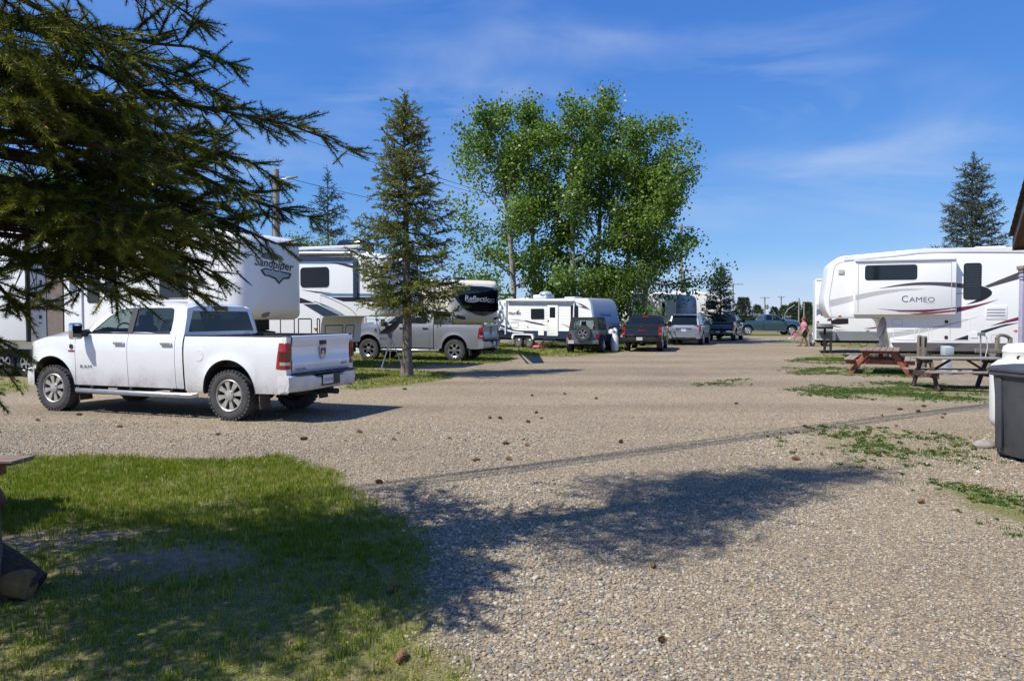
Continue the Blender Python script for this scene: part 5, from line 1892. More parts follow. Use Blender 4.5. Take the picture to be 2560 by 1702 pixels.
c1.window(217, 640, 249, 757)
c1.window(262, 632, 292, 745)
c1.window(397, 630, 470, 746, frame='steel_dull')
# doorway, screen door and the open entry door folded back on the wall
c1.panel('doorway', c1.rect(113, 640, 162, 850), M['under'], 0.0, 0.006, 0.03)
scr = c1.panel('screen_door', c1.rect(117, 646, 160, 850), M['brown_screen'], 0.006, 0.02, 0.03)
c1.panel('screen_bar', c1.rect(117, 744, 160, 748), M['steel_bar'], 0.02, 0.03, 0.002, scr)
c1.panel('screen_bar', c1.rect(117, 769, 160, 773), M['steel_bar'], 0.02, 0.03, 0.002, scr)
c1.panel('screen_glass', c1.rect(118, 749, 137, 769), M['glass_dark'], 0.02, 0.024, 0.002, scr)
c1.panel('screen_glass', c1.rect(139, 749, 159, 769), M['glass_dark'], 0.02, 0.024, 0.002, scr)
dr = c1.panel('entry_door', c1.rect(161, 644, 205, 850, 0.05), M['rv_white'], 0.012, 0.05, 0.03, bevel=0.004)
c1.panel('door_glass', c1.rect(173, 676, 192, 736, 0.05), M['s_slate'], 0.05, 0.056, 0.02, dr)
c1.panel('door_sticker', c1.rect(186, 749, 192, 754, 0.05), M['dandelion'], 0.05, 0.053, 0.001, dr)
MB().tube([c1.W(*c1.wall(100, 724), 0.02), c1.W(*c1.wall(84, 734), 0.12), c1.W(*c1.wall(77, 745), 0.14), c1.W(*c1.wall(75, 778), 0.14), c1.W(*c1.wall(80, 788), 0.12), c1.W(*c1.wall(98, 790), 0.02)], 0.018, 8).build('grab_handle', M['s_white'], c1.root)
for (x0, y0, x1, y1) in ((80, 733, 89, 742), (99, 725, 105, 733), (99, 738, 105, 748), (97, 769, 105, 773), (98, 788, 105, 797), (96, 806, 105, 809), (82, 690, 92, 706), (99, 700, 105, 716)):
    c1.panel('wall_decal', c1.rect(x0, y0, x1, y1), M['s_char'], 0.001, 0.004, 0.005)
sl = c1.slide(tuple(c1.rect(-170, 590, 67, 851, 0.35)), 0.35, M['rv_cool'])
u0, u1, v0, v1 = c1.rect(-170, 590, 67, 851, 0.35)
MB().prism([(u1 - 0.01, v0 - 0.04), (u1 + 0.05, v0 - 0.04), (u1 + 0.05, v1), (u1 - 0.01, v1)], c1.W, 0.26, 0.36).build('slide_seal', M['trim_black'], c1.root)
for wx in (9, 62):
    lx, lz = c1.wall(wx, 908)
    make_wheel(c1.root, lx, -1.08, 0.40, 0.40, 0.24, 0.23, 'dark', 'rubber_dark', lugs=False)
MB().box(-10.4, -2.4, -1.12, 1.12, 0.45, 0.80).build('underbelly', M['under'], c1.root)
MB().box(-9.8, -6.6, -1.20, -0.6, 0.55, 0.86).build('wheel_well', M['under'], c1.root)
c1.roof_unit(-6.1, 3.97, 1.0, 0.7, 0.30)
MB().box(-1.6, 0.1, -0.25, 0.25, 1.34, 1.62).loft([[(-0.1, -0.2, 1.35), (-0.1, 0.2, 1.35), (0.35, 0.2, 1.3), (0.35, -0.2, 1.3)], [(0.0, -0.16, 1.0), (0.0, 0.16, 1.0), (0.22, 0.16, 1.0), (0.22, -0.16, 1.0)]]).build('pin_box', M['under'], c1.root)
for sy in (-0.9, 0.9):
    MB().box(-2.5, -2.38, sy - 0.06, sy + 0.06, 0.04, 0.8).box(-2.56, -2.32, sy - 0.12, sy + 0.12, 0.0, 0.05).build('landing_leg', M['steel_dull'], c1.root)

# ================================================================= second fifth wheel, blue swooshes
a2 = R(-20)
N2 = at(925, 795, 22.72)
c2 = Camper('fifth_wheel_camper', 'off-white fifth-wheel camper with navy and blue swooshes and a black roof air conditioner', 'camper', (N2.x - 1.22 * math.sin(a2), 22.72 + 1.22 * math.cos(a2), 0), a2, 1.22, -1)
c2.shell([(-10.5, 0.80, 3.90, 1.22), (-1.93, 0.80, 3.90, 1.22), (-1.88, 0.82, 3.90, 1.22), (-1.82, 1.4, 3.89, 1.22), (-1.76, 1.64, 3.88, 1.22), (-1.66, 1.70, 3.88, 1.22), (-0.8, 1.70, 3.85, 1.22), (0.0, 1.70, 3.72, 1.22)] + nose(0.0, 1.70, 3.70, 1.22, 0.7, 2.5, 8), M['rv_cool'], 0.14, smooth=50)
c2.window(751, 669, 823, 717.5, r=0.12)
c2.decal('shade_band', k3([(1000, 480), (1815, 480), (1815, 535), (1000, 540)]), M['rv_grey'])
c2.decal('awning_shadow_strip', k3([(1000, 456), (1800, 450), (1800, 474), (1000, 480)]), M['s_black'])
p0, p1 = c2.wall(700, 634, 0.12), c2.wall(878, 633, 0.12)
aw = MB().cyl(c2.W(p0[0], p0[1], 0.12), c2.W(p1[0], p1[1], 0.12), 0.055, n=12).build('awning_tube', M['steel_bar'], c2.root)
p0, p1 = c2.wall(700, 625), c2.wall(905, 625)
MB().box(p0[0], p1[0], -1.30, -1.21, p0[1] - 0.04, p0[1] + 0.06).build('roof_rail', M['rv_trim'], c2.root, bevel=0.01)
c2.panel('awning_arm', c2.rect(885, 650, 895.5, 744), M['s_navy'], 0.0, 0.07, 0.01)
c2.decal('swoosh', k3([(1530, 547), (1700, 560), (1815, 585), (1950, 640), (2080, 705), (1900, 650), (1815, 620), (1680, 582)]), M['s_navy'])
c2.decal('stripe', k3([(1420, 912), (1815, 915), (2250, 915), (2250, 945), (1500, 945)]), M['s_blue'])
c2.decal('stripe', k3([(1540, 955), (2250, 955), (2250, 1010), (1690, 1008)]), M['s_black'])
c2.decal('swoosh', k3([(1190, 870), (1380, 888), (1560, 910), (1380, 908)]), M['s_char'])
c2.decal('swoosh', k3([(1000, 935), (1130, 935), (1190, 962), (1000, 962)]), M['s_blue'])
c2.decal('swoosh', k3([(1000, 966), (1200, 968), (1355, 1026), (1000, 1030)]), M['s_black'])
c2.decal('swoosh', k3([(1215, 1038), (1385, 1038), (1655, 1172), (1455, 1183)]), M['s_navy'])
c2.decal('swoosh', k3([(1410, 1040), (1440, 1040), (1690, 1170), (1665, 1172)]), M['s_blue'])
c2.decal('swoosh', k3([(1090, 1062), (1158, 1118), (1090, 1118)]), M['s_char'])
c2.strip('cap_edge', k3([(1345, 1005), (1500, 1060), (1620, 1120), (1705, 1172)]), 1.4, M['s_navy'])
c2.strip('cap_edge', k3([(1420, 930), (1560, 985), (1750, 1080), (1850, 1172)]), 1.2, M['s_navy'])
for (x0, y0, x1, y1) in ((700, 796, 737, 850), (745, 795.5, 780, 850), (792, 795, 800, 850)):
    c2.outline('baggage_door', c2.rect(x0, y0, x1, y1), M['s_black'], 0.03)
p = c2.wall(789, 820.5)
MB().sphere(c2.W(p[0], p[1], 0.02), 0.07, 0.03, 0.035).build('marker_lamp', M['light_orange'], c2.root)
p = c2.wall(741, 666)
MB().sphere(c2.W(p[0], p[1], 0.03), 0.05, 0.05, 0.06).build('porch_lamp', M['trim_black'], c2.root)
for (y0, y1) in ((-1.0, 0.05), (0.2, 0.75)):
    fa, fb = rrect(y0, y1, 0.95, 1.42, 0.06), rrect(y0 + 0.03, y1 - 0.03, 0.98, 1.39, 0.04)
    mb = MB()
    for i in range(len(fa)):
        j = (i + 1) % len(fa)
        xx = lambda z: interp(z, [0.82, 1.4, 1.64], [-1.88, -1.82, -1.76]) + 0.012
        mb.poly([(xx(q[1]), q[0], q[1]) for q in (fa[i], fa[j], fb[j], fb[i])])
    mb.build('front_hatch', M['s_black'], c2.root, smooth=0)
u, v = c2.wall(838, 622)
c2.roof_unit(u, 3.89, 1.1, 0.7, 0.36, dark=True)
MB().box(-10.3, -2.0, -1.12, 1.12, 0.45, 0.82).build('underbelly', M['under'], c2.root)
for wx in (-6.6, -5.6):
    make_wheel(c2.root, wx, -1.1, 0.38, 0.38, 0.22, 0.22, 'steel', 'rubber_dark', lugs=False)
for sy in (-0.9, 0.9):
    MB().box(-2.5, -2.4, sy - 0.05, sy + 0.05, 0.04, 0.85).box(-2.55, -2.35, sy - 0.1, sy + 0.1, 0.0, 0.05).build('landing_leg', M['steel_dull'], c2.root)

# ================================================================= third fifth wheel, black-glass nose
a3 = R(-68)
N3 = at(1112, 795, 31.6)
c3 = Camper('fifth_wheel_camper', 'cream fifth-wheel camper whose black glass nose faces the drive, behind the silver pickup', 'camper', (N3.x - 1.22 * math.sin(a3), 31.6 + 1.22 * math.cos(a3), 0), a3, 1.22, -1)
c3.shell([(-9.5, 0.8, 3.45, 1.22), (-2.2, 0.8, 3.45, 1.22), (-1.9, 1.2, 3.44, 1.22), (-1.7, 1.42, 3.42, 1.22), (-0.6, 1.42, 3.36, 1.22), (0.0, 1.42, 3.30, 1.22)] + nose(0.0, 1.42, 3.28, 1.22, 0.34, 2.1, 9, 0.30), M['rv_cream'], 0.16, smooth=50)
k4 = lambda p: px_of(p, (860, 650), 5.6)
c3.drape('cap_glass', k4([(1545, 372), (1750, 362), (1960, 372), (2140, 398), (2158, 420), (2165, 700), (2080, 750), (1960, 786), (1850, 765), (1690, 690), (1610, 540)]), M['glass_dark'], 0.012, 6)
c3.drape('cap_stripe', k4([(1492, 372), (1528, 372), (1600, 520), (1682, 690), (1655, 665), (1560, 545)]), M['s_navy'], 0.010)
c3.drape('cap_vent', k4([(1578, 762), (1700, 798), (1698, 835), (1565, 815)]), M['s_char'], 0.010)
c3.drape('cap_vent', k4([(2200, 768), (2092, 815), (2090, 838), (2196, 825)]), M['s_char'], 0.010)
c3.word('Reflection', 1199, 747, 73, M['s_white'], on_shell=True, hpx=14, lift=0.024, slope=0.06, bold=0.02)
c3.drape('letter_swash', k4([(1690, 572), (1760, 588), (1900, 570), (1830, 592), (1750, 592)]), M['s_white'], 0.024)
c3.drape('letter_swash', k4([(2000, 588), (2100, 592), (2098, 602), (2040, 602)]), M['s_silver'], 0.024)
c3.strip('cap_seam', k4([(1413, 378), (1412, 560), (1420, 690)]), 1.6, M['s_black'], flat=False)
sl3 = c3.slide((-6.4, -0.9, 1.25, 2.95), 0.45, M['rv_cream'])
MB().box(-5.8, -2.0, -1.70, -1.672, 1.7, 2.7).build('slide_window', M['glass_rv'], sl3)
for i, (px_, py_) in enumerate(((1148, 698), (1116, 699))):
    q = at(px_, 703, 32.6 + i)
    lq = c3.to_local(q - c3.loc)
    MB().loft([[(lq.x - .2, lq.y - .25, 3.36), (lq.x + .2, lq.y - .25, 3.36), (lq.x + .2, lq.y + .25, 3.36), (lq.x - .2, lq.y + .25, 3.36)], [(lq.x - .12, lq.y - .2, 3.5), (lq.x + .2, lq.y - .2, 3.44), (lq.x + .2, lq.y + .2, 3.44), (lq.x - .12, lq.y + .2, 3.5)]]).build('roof_vent', M['s_black'], c3.root)
MB().box(-9.3, -2.0, -1.1, 1.1, 0.4, 0.82).build('underbelly', M['under'], c3.root)
for wx in (-6.4, -5.4):
    make_wheel(c3.root, wx, -1.1, 0.38, 0.38, 0.22, 0.22, 'steel', 'rubber_dark', lugs=False)

# ================================================================= travel trailer with lap siding
a4 = R(-40)
w4 = gp(1308.5, 868.5)
d4 = Vector((math.cos(a4), math.sin(a4), 0))
n4 = Vector((math.sin(a4), -math.cos(a4), 0))         # outward of the wall in view
N4 = w4 + d4 * 4.77 + n4 * 0.12
hw4 = 1.22
L4 = N4 - n4 * hw4
c4 = Camper('travel_trailer', 'white travel trailer with lap siding and a navy lower band, behind the off-roader', 'camper', (L4.x, L4.y, 0), a4, hw4, -1)
zt4 = c4.wall(1440, 744)[1]
zb4 = c4.wall(1400, 847)[1]
zs4 = c4.wall(1400, 827.5)[1]
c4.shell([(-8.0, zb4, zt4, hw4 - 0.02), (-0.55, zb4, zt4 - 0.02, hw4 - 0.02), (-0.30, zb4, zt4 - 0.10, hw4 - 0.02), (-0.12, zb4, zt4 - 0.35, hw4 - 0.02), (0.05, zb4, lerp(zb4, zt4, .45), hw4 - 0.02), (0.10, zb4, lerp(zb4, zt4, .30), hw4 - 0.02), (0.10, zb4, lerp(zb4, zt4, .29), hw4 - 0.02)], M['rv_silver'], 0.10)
# lap siding in clear courses on the wall in view
n_l = 21
for k in range(n_l):
    z0, z1 = lerp(zs4, zt4 - 0.06, k / n_l), lerp(zs4, zt4 - 0.06, (k + 1) / n_l)
    xe = interp((z0 - zb4) / (zt4 - zb4), [0, 0.3, 0.45, 0.85, 0.96, 1], [0.03, 0.03, -0.06, -0.22, -0.40, -0.6])
    MB().prism([(-8.0, z0 + 0.004), (xe, z0 + 0.004), (xe, z1), (-8.0, z1)], lambda u, v, d: (u, -(hw4 - 0.02 + d + (0.012 if v < (z0 + z1) / 2 and d > 0.001 else 0.0)), v), 0.0, 0.006).build('siding_course', M['rv_white'], c4.root, smooth=0)
k5 = lambda p: px_of(p, (1240, 680), 5.617)
MB().prism([(-8.0, zb4 + 0.005), (0.07, zb4 + 0.005), (0.06, zs4), (-8.0, zs4)], c4.W, -0.03, 0.0).build('lower_band', M['s_navy'], c4.root)
c4.decal('wave_stripe', k5([(60, 760), (140, 790), (250, 830), (390, 845), (390, 855), (230, 848), (100, 815), (60, 795)]), M['s_white'], lift=0.012)
c4.decal('wave_stripe', k5([(60, 735), (150, 765), (260, 810), (400, 828), (250, 828), (130, 790), (60, 760)]), M['s_navy'], lift=0.016)
c4.decal('wave_stripe', k5([(60, 712), (110, 690), (60, 722)]), M['s_char'], lift=0.016)
c4.decal('swoosh', k5([(180, 668), (330, 672), (440, 683), (520, 700), (640, 722), (700, 750), (610, 735), (500, 714), (400, 684)]), M['s_char'], lift=0.016)
c4.decal('swoosh', k5([(450, 690), (540, 706), (580, 716), (490, 712)]), M['s_red'], lift=0.019)
c4.decal('swoosh', k5([(900, 715), (1030, 765), (1030, 775)]), M['s_char'], lift=0.016)
c4.decal('swoosh', k5([(1125, 420), (1220, 455), (1300, 500), (1200, 465)]), M['s_char'], lift=0.016)
c4.decal('swoosh', k5([(1140, 470), (1250, 490), (1338, 530), (1240, 505)]), M['s_red'], lift=0.016)
c4.word('Hornet', 1287, 782.5, 31, M['s_char'], lift=0.02, shear=0.15, bold=0.01)
c4.word('Hornet', 1514.5, 787, 27, M['letter_grey'], on_shell=True, hpx=8, lift=0.012, slope=0.03, bold=0.02)
c4.window(1327.5, 772, 1360, 797, 0.012, 0.05)
wd = c4.window(1427, 764, 1445, 803, 0.012, 0.05)
dr4 = c4.panel('entry_door', c4.rect(1369, 761, 1395, 839), M['rv_white'], 0.0, 0.03, 0.02, bevel=0.004)
c4.outline('door_frame', c4.rect(1368, 760, 1396, 840), M['s_grey'], 0.02, 0.022)
c4.panel('door_glass', c4.rect(1375, 768, 1389, 794), M['glass_rv'], 0.03, 0.036, 0.03, dr4)
c4.panel('door_handle', c4.rect(1370.5, 800, 1373, 804), M['trim_black'], 0.03, 0.05, 0.004, dr4)
c4.panel('service_hatch', c4.rect(1346, 822, 1360, 838), M['rv_white'], 0.0, 0.02, 0.01)
c4.outline('furnace_vent', c4.rect(1277, 805, 1296, 818), M['s_grey'], 0.012, 0.014)
p = c4.wall(1319.5, 816.5)
MB().sphere(c4.W(p[0], p[1], 0.02), 0.05, 0.02, 0.03).build('marker_lamp', M['light_orange'], c4.root)
p0, p1 = c4.wall(1266, 750.5, 0.12), c4.wall(1435, 751.5, 0.12)
MB().cyl(c4.W(*p0, 0.12), c4.W(*p1, 0.12), 0.07, n=12).build('awning_tube', M['rv_white'], c4.root)
for (xa_, yt, yb) in ((1265.5, 750, 836), (1436, 751, 800)):
    a_, b_ = c4.wall(xa_, yt, 0.06), c4.wall(xa_ - 1.5, yb, 0.06)
    MB().bar(c4.W(*a_, 0.07), c4.W(*b_, 0.07), 0.07, 0.06).build('awning_arm', M['s_white'], c4.root)
fe = []
for k in range(13):
    pass
wx4 = [c4.wall(1295, 868)[0] + 0.0, c4.wall(1322, 868)[0] + 0.0]
fl = MB()
for i, wx in enumerate(wx4):
    make_wheel(c4.root, wx, -1.12, 0.30, 0.30, 0.2, 0.17, 'steel', 'rubber', lugs=False)
zf = zb4 + 0.02
fpts = cr([(wx4[0] - 0.42, zf - 0.02), (wx4[0] - 0.36, zf + 0.14), (wx4[0] - 0.2, zf + 0.22), (wx4[1] + 0.2, zf + 0.22), (wx4[1] + 0.36, zf + 0.14), (wx4[1] + 0.42, zf - 0.02)], 5)
ins = [(lerp(sum(wx4) / 2, x, 0.86), z - 0.075) for x, z in fpts]
MB().prism(fpts + ins[::-1], c4.W, -0.02, 0.10).build('fender_skirt', M['s_white'], c4.root)
for k in range(3):
    zz = zb4 - 0.02 - k * 0.16
    xs_ = c4.wall(1377, 850)[0]
    MB().box(xs_ - 0.32, xs_ + 0.32, -hw4 - 0.10 - k * 0.20 - 0.18, -hw4 - 0.10 - k * 0.20, zz - 0.03, zz).build('entry_step', M['trim_black'], c4.root)
for sx in (-0.33, 0.33):
    MB().bar((xs_ + sx, -hw4 - 0.05, zb4 + 0.02), (xs_ + sx, -hw4 - 0.66, 0.02), 0.03, 0.06).build('step_stringer', M['trim_black'], c4.root)
lx = c4.wall(1330, 744)[0]
MB().box(lx - 0.6, lx + 0.35, -0.4, 0.4, zt4, zt4 + 0.24).build('air_conditioner', M['rv_trim'], c4.root, bevel=0.06)
MB().sphere((lx + 0.1, -0.1, zt4 + 0.27), 0.38, 0.38, 0.18).build('roof_cover', M['s_silver'], c4.root)
for q in (1285, 1400):
    lx = c4.wall(q, 744)[0]
    MB().box(lx - 0.35, lx + 0.35, -0.35, 0.35, zt4 - 0.01, zt4 + 0.08).build('roof_vent', M['rv_trim'], c4.root, bevel=0.03)
MB().box(-7.8, -0.1, -1.0, 1.0, zb4 - 0.12, zb4 + 0.02).build('trailer_frame', M['under'], c4.root)
MB().bar((0.0, -0.8, zb4 - 0.02), (1.1, 0, zb4 - 0.02), 0.08, 0.12).bar((0.0, 0.8, zb4 - 0.02), (1.1, 0, zb4 - 0.02), 0.08, 0.12).build('tow_frame', M['under'], c4.root)
for sy in (-0.17, 0.17):
    tk = MB().lathe([(0.02, 0), (0.145, 0.02), (0.155, 0.1), (0.155, 0.36), (0.13, 0.45), (0.09, 0.47), (0.09, 0.55), (0.001, 0.55)], (0.45, sy, zb4 + 0.05), 'z', 18).build('gas_cylinder', M['tank'], c4.root)

# ================================================================= two campers farther down the row
a5 = R(-38)
N5 = at(1690, 795, 52.0)
c5 = Camper('fifth_wheel_camper', 'fifth-wheel camper with a blue-grey nose in tree shade behind the silver wagon', 'camper', (N5.x - 1.22 * math.sin(a5), 52 + 1.22 * math.cos(a5), 0), a5, 1.22, -1)
c5.shell([(-9, 0.8, 3.5, 1.22), (-2.2, 0.8, 3.5, 1.22), (-1.9, 1.3, 3.48, 1.22), (-1.7, 1.5, 3.46, 1.22), (0, 1.5, 3.35, 1.22)], M['rv_white'], 0.12)
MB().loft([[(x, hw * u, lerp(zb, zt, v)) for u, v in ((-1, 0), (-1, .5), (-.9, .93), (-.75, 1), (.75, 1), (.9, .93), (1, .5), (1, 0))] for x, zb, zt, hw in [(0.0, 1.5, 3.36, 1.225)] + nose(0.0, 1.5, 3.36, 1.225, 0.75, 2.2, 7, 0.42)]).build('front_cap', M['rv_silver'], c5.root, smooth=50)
c5.window(1655, 757, 1662, 790)
c5.strip('swoosh', [(1694, 746), (1712, 756), (1726, 768)], 1.6, M['s_navy'], flat=False)
c5.roof_unit(-4.0, 3.5, 0.8, 0.6, 0.25)
for wx in (-6, -5):
    make_wheel(c5.root, wx, -1.1, 0.38, 0.38, 0.22, 0.22, 'steel', 'rubber_dark', lugs=False)
MB().box(-8.8, -2.2, -1.1, 1.1, 0.4, 0.82).build('underbelly', M['under'], c5.root)

a6 = R(-16)
N6 = at(1808, 795, 57.0)
c6 = Camper('fifth_wheel_camper', 'white fifth-wheel camper with a slate grey rounded nose behind the charcoal pickup', 'camper', (N6.x - 1.22 * math.sin(a6), 57 + 1.22 * math.cos(a6), 0), a6, 1.22, -1)
c6.shell([(-9, 0.8, 3.72, 1.22), (-2.2, 0.8, 3.72, 1.22), (-1.9, 1.3, 3.70, 1.22), (-1.7, 1.5, 3.68, 1.22), (-0.8, 1.5, 3.6, 1.22), (0, 1.5, 3.35, 1.22)], M['rv_white'], 0.16)
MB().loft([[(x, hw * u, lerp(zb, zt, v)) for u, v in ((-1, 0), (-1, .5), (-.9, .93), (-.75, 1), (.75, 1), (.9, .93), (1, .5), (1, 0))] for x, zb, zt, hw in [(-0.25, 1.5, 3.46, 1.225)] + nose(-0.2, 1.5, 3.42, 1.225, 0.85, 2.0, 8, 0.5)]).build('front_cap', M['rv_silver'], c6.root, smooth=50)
c6.window(1764.5, 752.5, 1790, 772.5)
c6.strip('swoosh', [(1752, 769), (1762, 773), (1776, 783)], 1.4, M['s_char'])
c6.strip('swoosh', [(1730, 734), (1760, 736), (1790, 744)], 1.2, M['s_char'])
c6.roof_unit(-2.0, 3.7, 0.7, 0.6, 0.14)
c6.roof_unit(-3.6, 3.7, 0.7, 0.6, 0.14)
for wx in (-6, -5):
    make_wheel(c6.root, wx, -1.1, 0.38, 0.38, 0.22, 0.22, 'steel', 'rubber_dark', lugs=False)
MB().box(-8.8, -2.2, -1.1, 1.1, 0.4, 0.82).build('underbelly', M['under'], c6.root)

# ================================================================= big white fifth wheel on the far side of the drive
a7 = R(162)
P7 = at(2062, 795, 29.3)
c7 = Camper('fifth_wheel_camper', 'long white fifth-wheel camper with burgundy, black and grey swooshes behind the picnic tables', 'camper', (P7.x + 1.22 * math.sin(a7), P7.y - 1.22 * math.cos(a7), 0), a7, 1.22, 1)
k7 = lambda p: px_of(p, (2020, 580), 4.37)
side7 = [c7.wall(x, y) for x, y in
         k7(cr([(395, 262), (330, 280), (275, 315), (240, 360), (222, 450), (200, 600), (178, 755), (200, 860), (235, 925), (262, 941)], 3)) + k7([(780, 941)]) + k7(cr([(800, 942), (840, 985), (860, 1060), (885, 1150), (905, 1222)], 3)) + [(2228, 877), (2700, 879), (2700, 622)] + k7([(2200, 166), (1300, 176)])]
c7.extrude(side7, M['rv_white'], 0.08)
c7.strip('roof_moulding', k7([(395, 292), (700, 262), (1000, 234), (1310, 200), (1950, 196), (2900, 200)]), 9, M['rv_trim'], lift=0.02)
c7.strip('roof_moulding_edge', k7([(385, 316), (700, 284), (1000, 256), (1310, 224), (1950, 218), (2900, 226)]), 2.0, M['s_grey'], lift=0.022)
c7.strip('cap_moulding', k7([(380, 325), (330, 345), (290, 390), (265, 520), (232, 745), (245, 860), (268, 930)]), 1.4, M['s_grey'], lift=0.006)
rs7 = c7.rect(2137, 652, 2389, 786, 0.28)
sl7 = c7.slide(rs7, 0.28, M['rv_white'])
SO = 0.28
c7.panel('slide_trim', (rs7[0], rs7[1], rs7[3] - 0.03, rs7[3] + 0.03), M['rv_trim'], -0.1, SO + 0.05, 0.01)
c7.strip('slide_gutter', k7([(550, 347), (1050, 336), (1570, 326)]), 3.0, M['s_grey'], lift=0.008, off=SO)
c7.strip('slide_edge', k7([(550, 345), (548, 600), (546, 880)]), 1.6, M['s_grey'], lift=0.006, off=SO)
c7.strip('slide_edge', k7([(1568, 320), (1568, 600), (1568, 860)]), 1.6, M['s_grey'], lift=0.006, off=SO)
c7.window(2162.5, 663.5, 2292.5, 698.5, SO, 0.10)
c7.window(2409.5, 658, 2452.5, 748.5, 0.0, 0.10, blinds=True)
c7.decal('swoosh', k7([(232, 745), (505, 690), (505, 750), (244, 817)]), M['s_grey'])
c7.decal('swoosh', k7(cr([(520, 688), (800, 640), (1050, 620), (1285, 623)], 4) + cr([(1000, 645), (750, 690), (520, 745)], 3)), M['s_grey'], SO)
c7.decal('swoosh', k7(cr([(765, 619), (1000, 573), (1250, 548), (1614, 552)], 5) + cr([(1614, 607), (1400, 584), (1200, 581), (1000, 592)], 4)), M['s_char'], SO)
c7.decal('swoosh', k7([(1622, 556), (1705, 566), (1705, 616), (1622, 606)]), M['s_char'])
c7.decal('swoosh', k7(cr([(1885, 588), (1950, 605), (2000, 640), (2010, 668), (1985, 705), (1890, 755), (1720, 796)], 5) + cr([(1800, 760), (1850, 735), (1885, 700)], 3)), M['s_black'])
c7.decal('swoosh', k7([(1930, 590), (2100, 520), (2335, 425), (2700, 280), (2700, 390), (2335, 505), (1970, 608)]), M['s_char'])
c7.decal('swoosh', k7([(1624, 672), (1700, 664), (1700, 670), (1624, 679)]), M['s_char'])
c7.decal('swoosh', k7(cr([(735, 834), (950, 850), (1200, 850), (1450, 838), (1614, 820)], 4) + cr([(1614, 832), (1400, 862), (1200, 885), (1000, 868)], 4)), M['s_red'], SO)
c7.decal('swoosh', k7([(960, 868), (1260, 878), (1200, 890), (1000, 876)]), M['s_grey'], SO, 0.007)
c7.decal('swoosh', k7([(1110, 895), (1250, 885), (1614, 850), (1614, 868), (1330, 897), (1180, 900)]), M['s_red'], SO)
c7.decal('swoosh', k7(cr([(1624, 822), (1800, 802), (1950, 770), (2085, 735)], 4) + cr([(1950, 785), (1800, 832), (1624, 878)], 4)), M['s_red'])
c7.decal('swoosh', k7([(1985, 1028), (2150, 970), (2335, 917), (2700, 830), (2700, 880), (2335, 958), (2150, 995)]), M['s_red'])
c7.decal('swoosh', k7([(1885, 1080), (2150, 1008), (2325, 986), (2100, 1042), (1890, 1115)]), M['s_black'])
c7.decal('swoosh', k7(cr([(872, 1098), (1150, 1065), (1400, 1030), (1720, 960), (1912, 908)], 4) + cr([(1720, 968), (1400, 1060), (1150, 1112), (884, 1150)], 4)), M['s_grey'])
c7.decal('swoosh', k7([(1590, 1178), (1750, 1124), (1750, 1180)]), M['s_black'])
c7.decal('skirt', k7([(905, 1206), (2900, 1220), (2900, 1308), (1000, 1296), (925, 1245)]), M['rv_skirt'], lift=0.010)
c7.decal('skirt_mark', k7([(1510, 1214), (1700, 1214), (1470, 1298), (1340, 1298)]), M['s_char'], lift=0.014)
c7.decal('under_edge', k7([(262, 935), (780, 936), (780, 943), (262, 943)]), M['s_grey'])
for rc in ((930, 1060, 1168, 1178), (1213, 944, 1316, 1172), (1350, 944, 1764, 1186)):
    (x0, y0), (x1, y1) = k7([(rc[0], rc[1]), (rc[2], rc[3])])
    c7.outline('baggage_door', c7.rect(x0, y0, x1, y1), M['rv_trim'], 0.022)
c7.strip('door_seam', k7([(1552, 950), (1552, 1183)]), 1.0, M['s_grey'])
for q in ((1512, 980), (1508, 1150)):
    (x, y), = k7([q])
    c7.panel('door_latch', c7.rect(x - 4, y - 4, x + 4, y + 4), M['trim_black'], 0.0, 0.02, 0.02)
(x0, y0), (x1, y1) = k7([(1940, 805), (2175, 955)])
vt = c7.panel('furnace_vent', c7.rect(x0, y0, x1, y1), M['rv_trim'], 0.0, 0.015, 0.03, bevel=0.004)
for vy in (847, 880, 912):
    (x0, y0), (x1, y1) = k7([(1955, vy - 4), (2153, vy + 4)])
    c7.panel('vent_slot', c7.rect(x0, y0, x1, y1), M['vent_line'], 0.015, 0.018, 0.004, vt)
(x0, y0), (x1, y1) = k7([(1775, 1095), (1850, 1155)])
c7.panel('water_inlet', c7.rect(x0, y0, x1, y1), M['rv_trim'], 0.0, 0.02, 0.01)
(x0, y0), (x1, y1) = k7([(2000, 1118), (2100, 1200)])
c7.outline('power_hatch', c7.rect(x0, y0, x1, y1), M['s_grey'], 0.012)
(x0, y0), (x1, y1) = k7([(918, 950), (1035, 1018)])
c7.outline('power_hatch', c7.rect(x0, y0, x1, y1), M['s_grey'], 0.012)
(x0, y0), (x1, y1) = k7([(330, 410), (393, 458)])
c7.panel('scare_lamp', c7.rect(x0, y0, x1, y1), M['s_grey'], 0.0, 0.04, 0.02, bevel=0.008)
for q in ((345, 915), (2265, 1076)):
    (x, y), = k7([q])
    u, v = c7.wall(x, y)
    MB().sphere(c7.W(u, v, 0.01), 0.065, 0.025, 0.035).build('marker_lamp', M['light_orange'], c7.root)
(x, y), = k7([(1203, 733)])
c7.word('AMEO', x + 9.5, y + 1.0, 64, M['letter_grey'], SO, hpx=12.5, bold=0.0)
c7.word('C', x - 33, y - 0.5, 16, M['letter_grey'], SO, hpx=16.5, bold=0.0)
(x, y), = k7([(1335, 776)])
c7.word('by Carriage', x, y, 23, M['s_silver'], SO, hpx=4.5, shear=0.2)
u, v = c7.wall(2490, 621)
c7.roof_unit(u, v, 1.25, 0.75, 0.17)
MB().box(-11, -2.6, -1.1, 1.1, 0.30, 0.62).build('underbelly', M['under'], c7.root)
for sy in (-0.85, 0.85):
    MB().box(-2.75, -2.65, sy - 0.05, sy + 0.05, 0.04, 0.7).box(-2.82, -2.58, sy - 0.1, sy + 0.1, 0.0, 0.05).build('landing_leg', M['steel_dull'], c7.root)
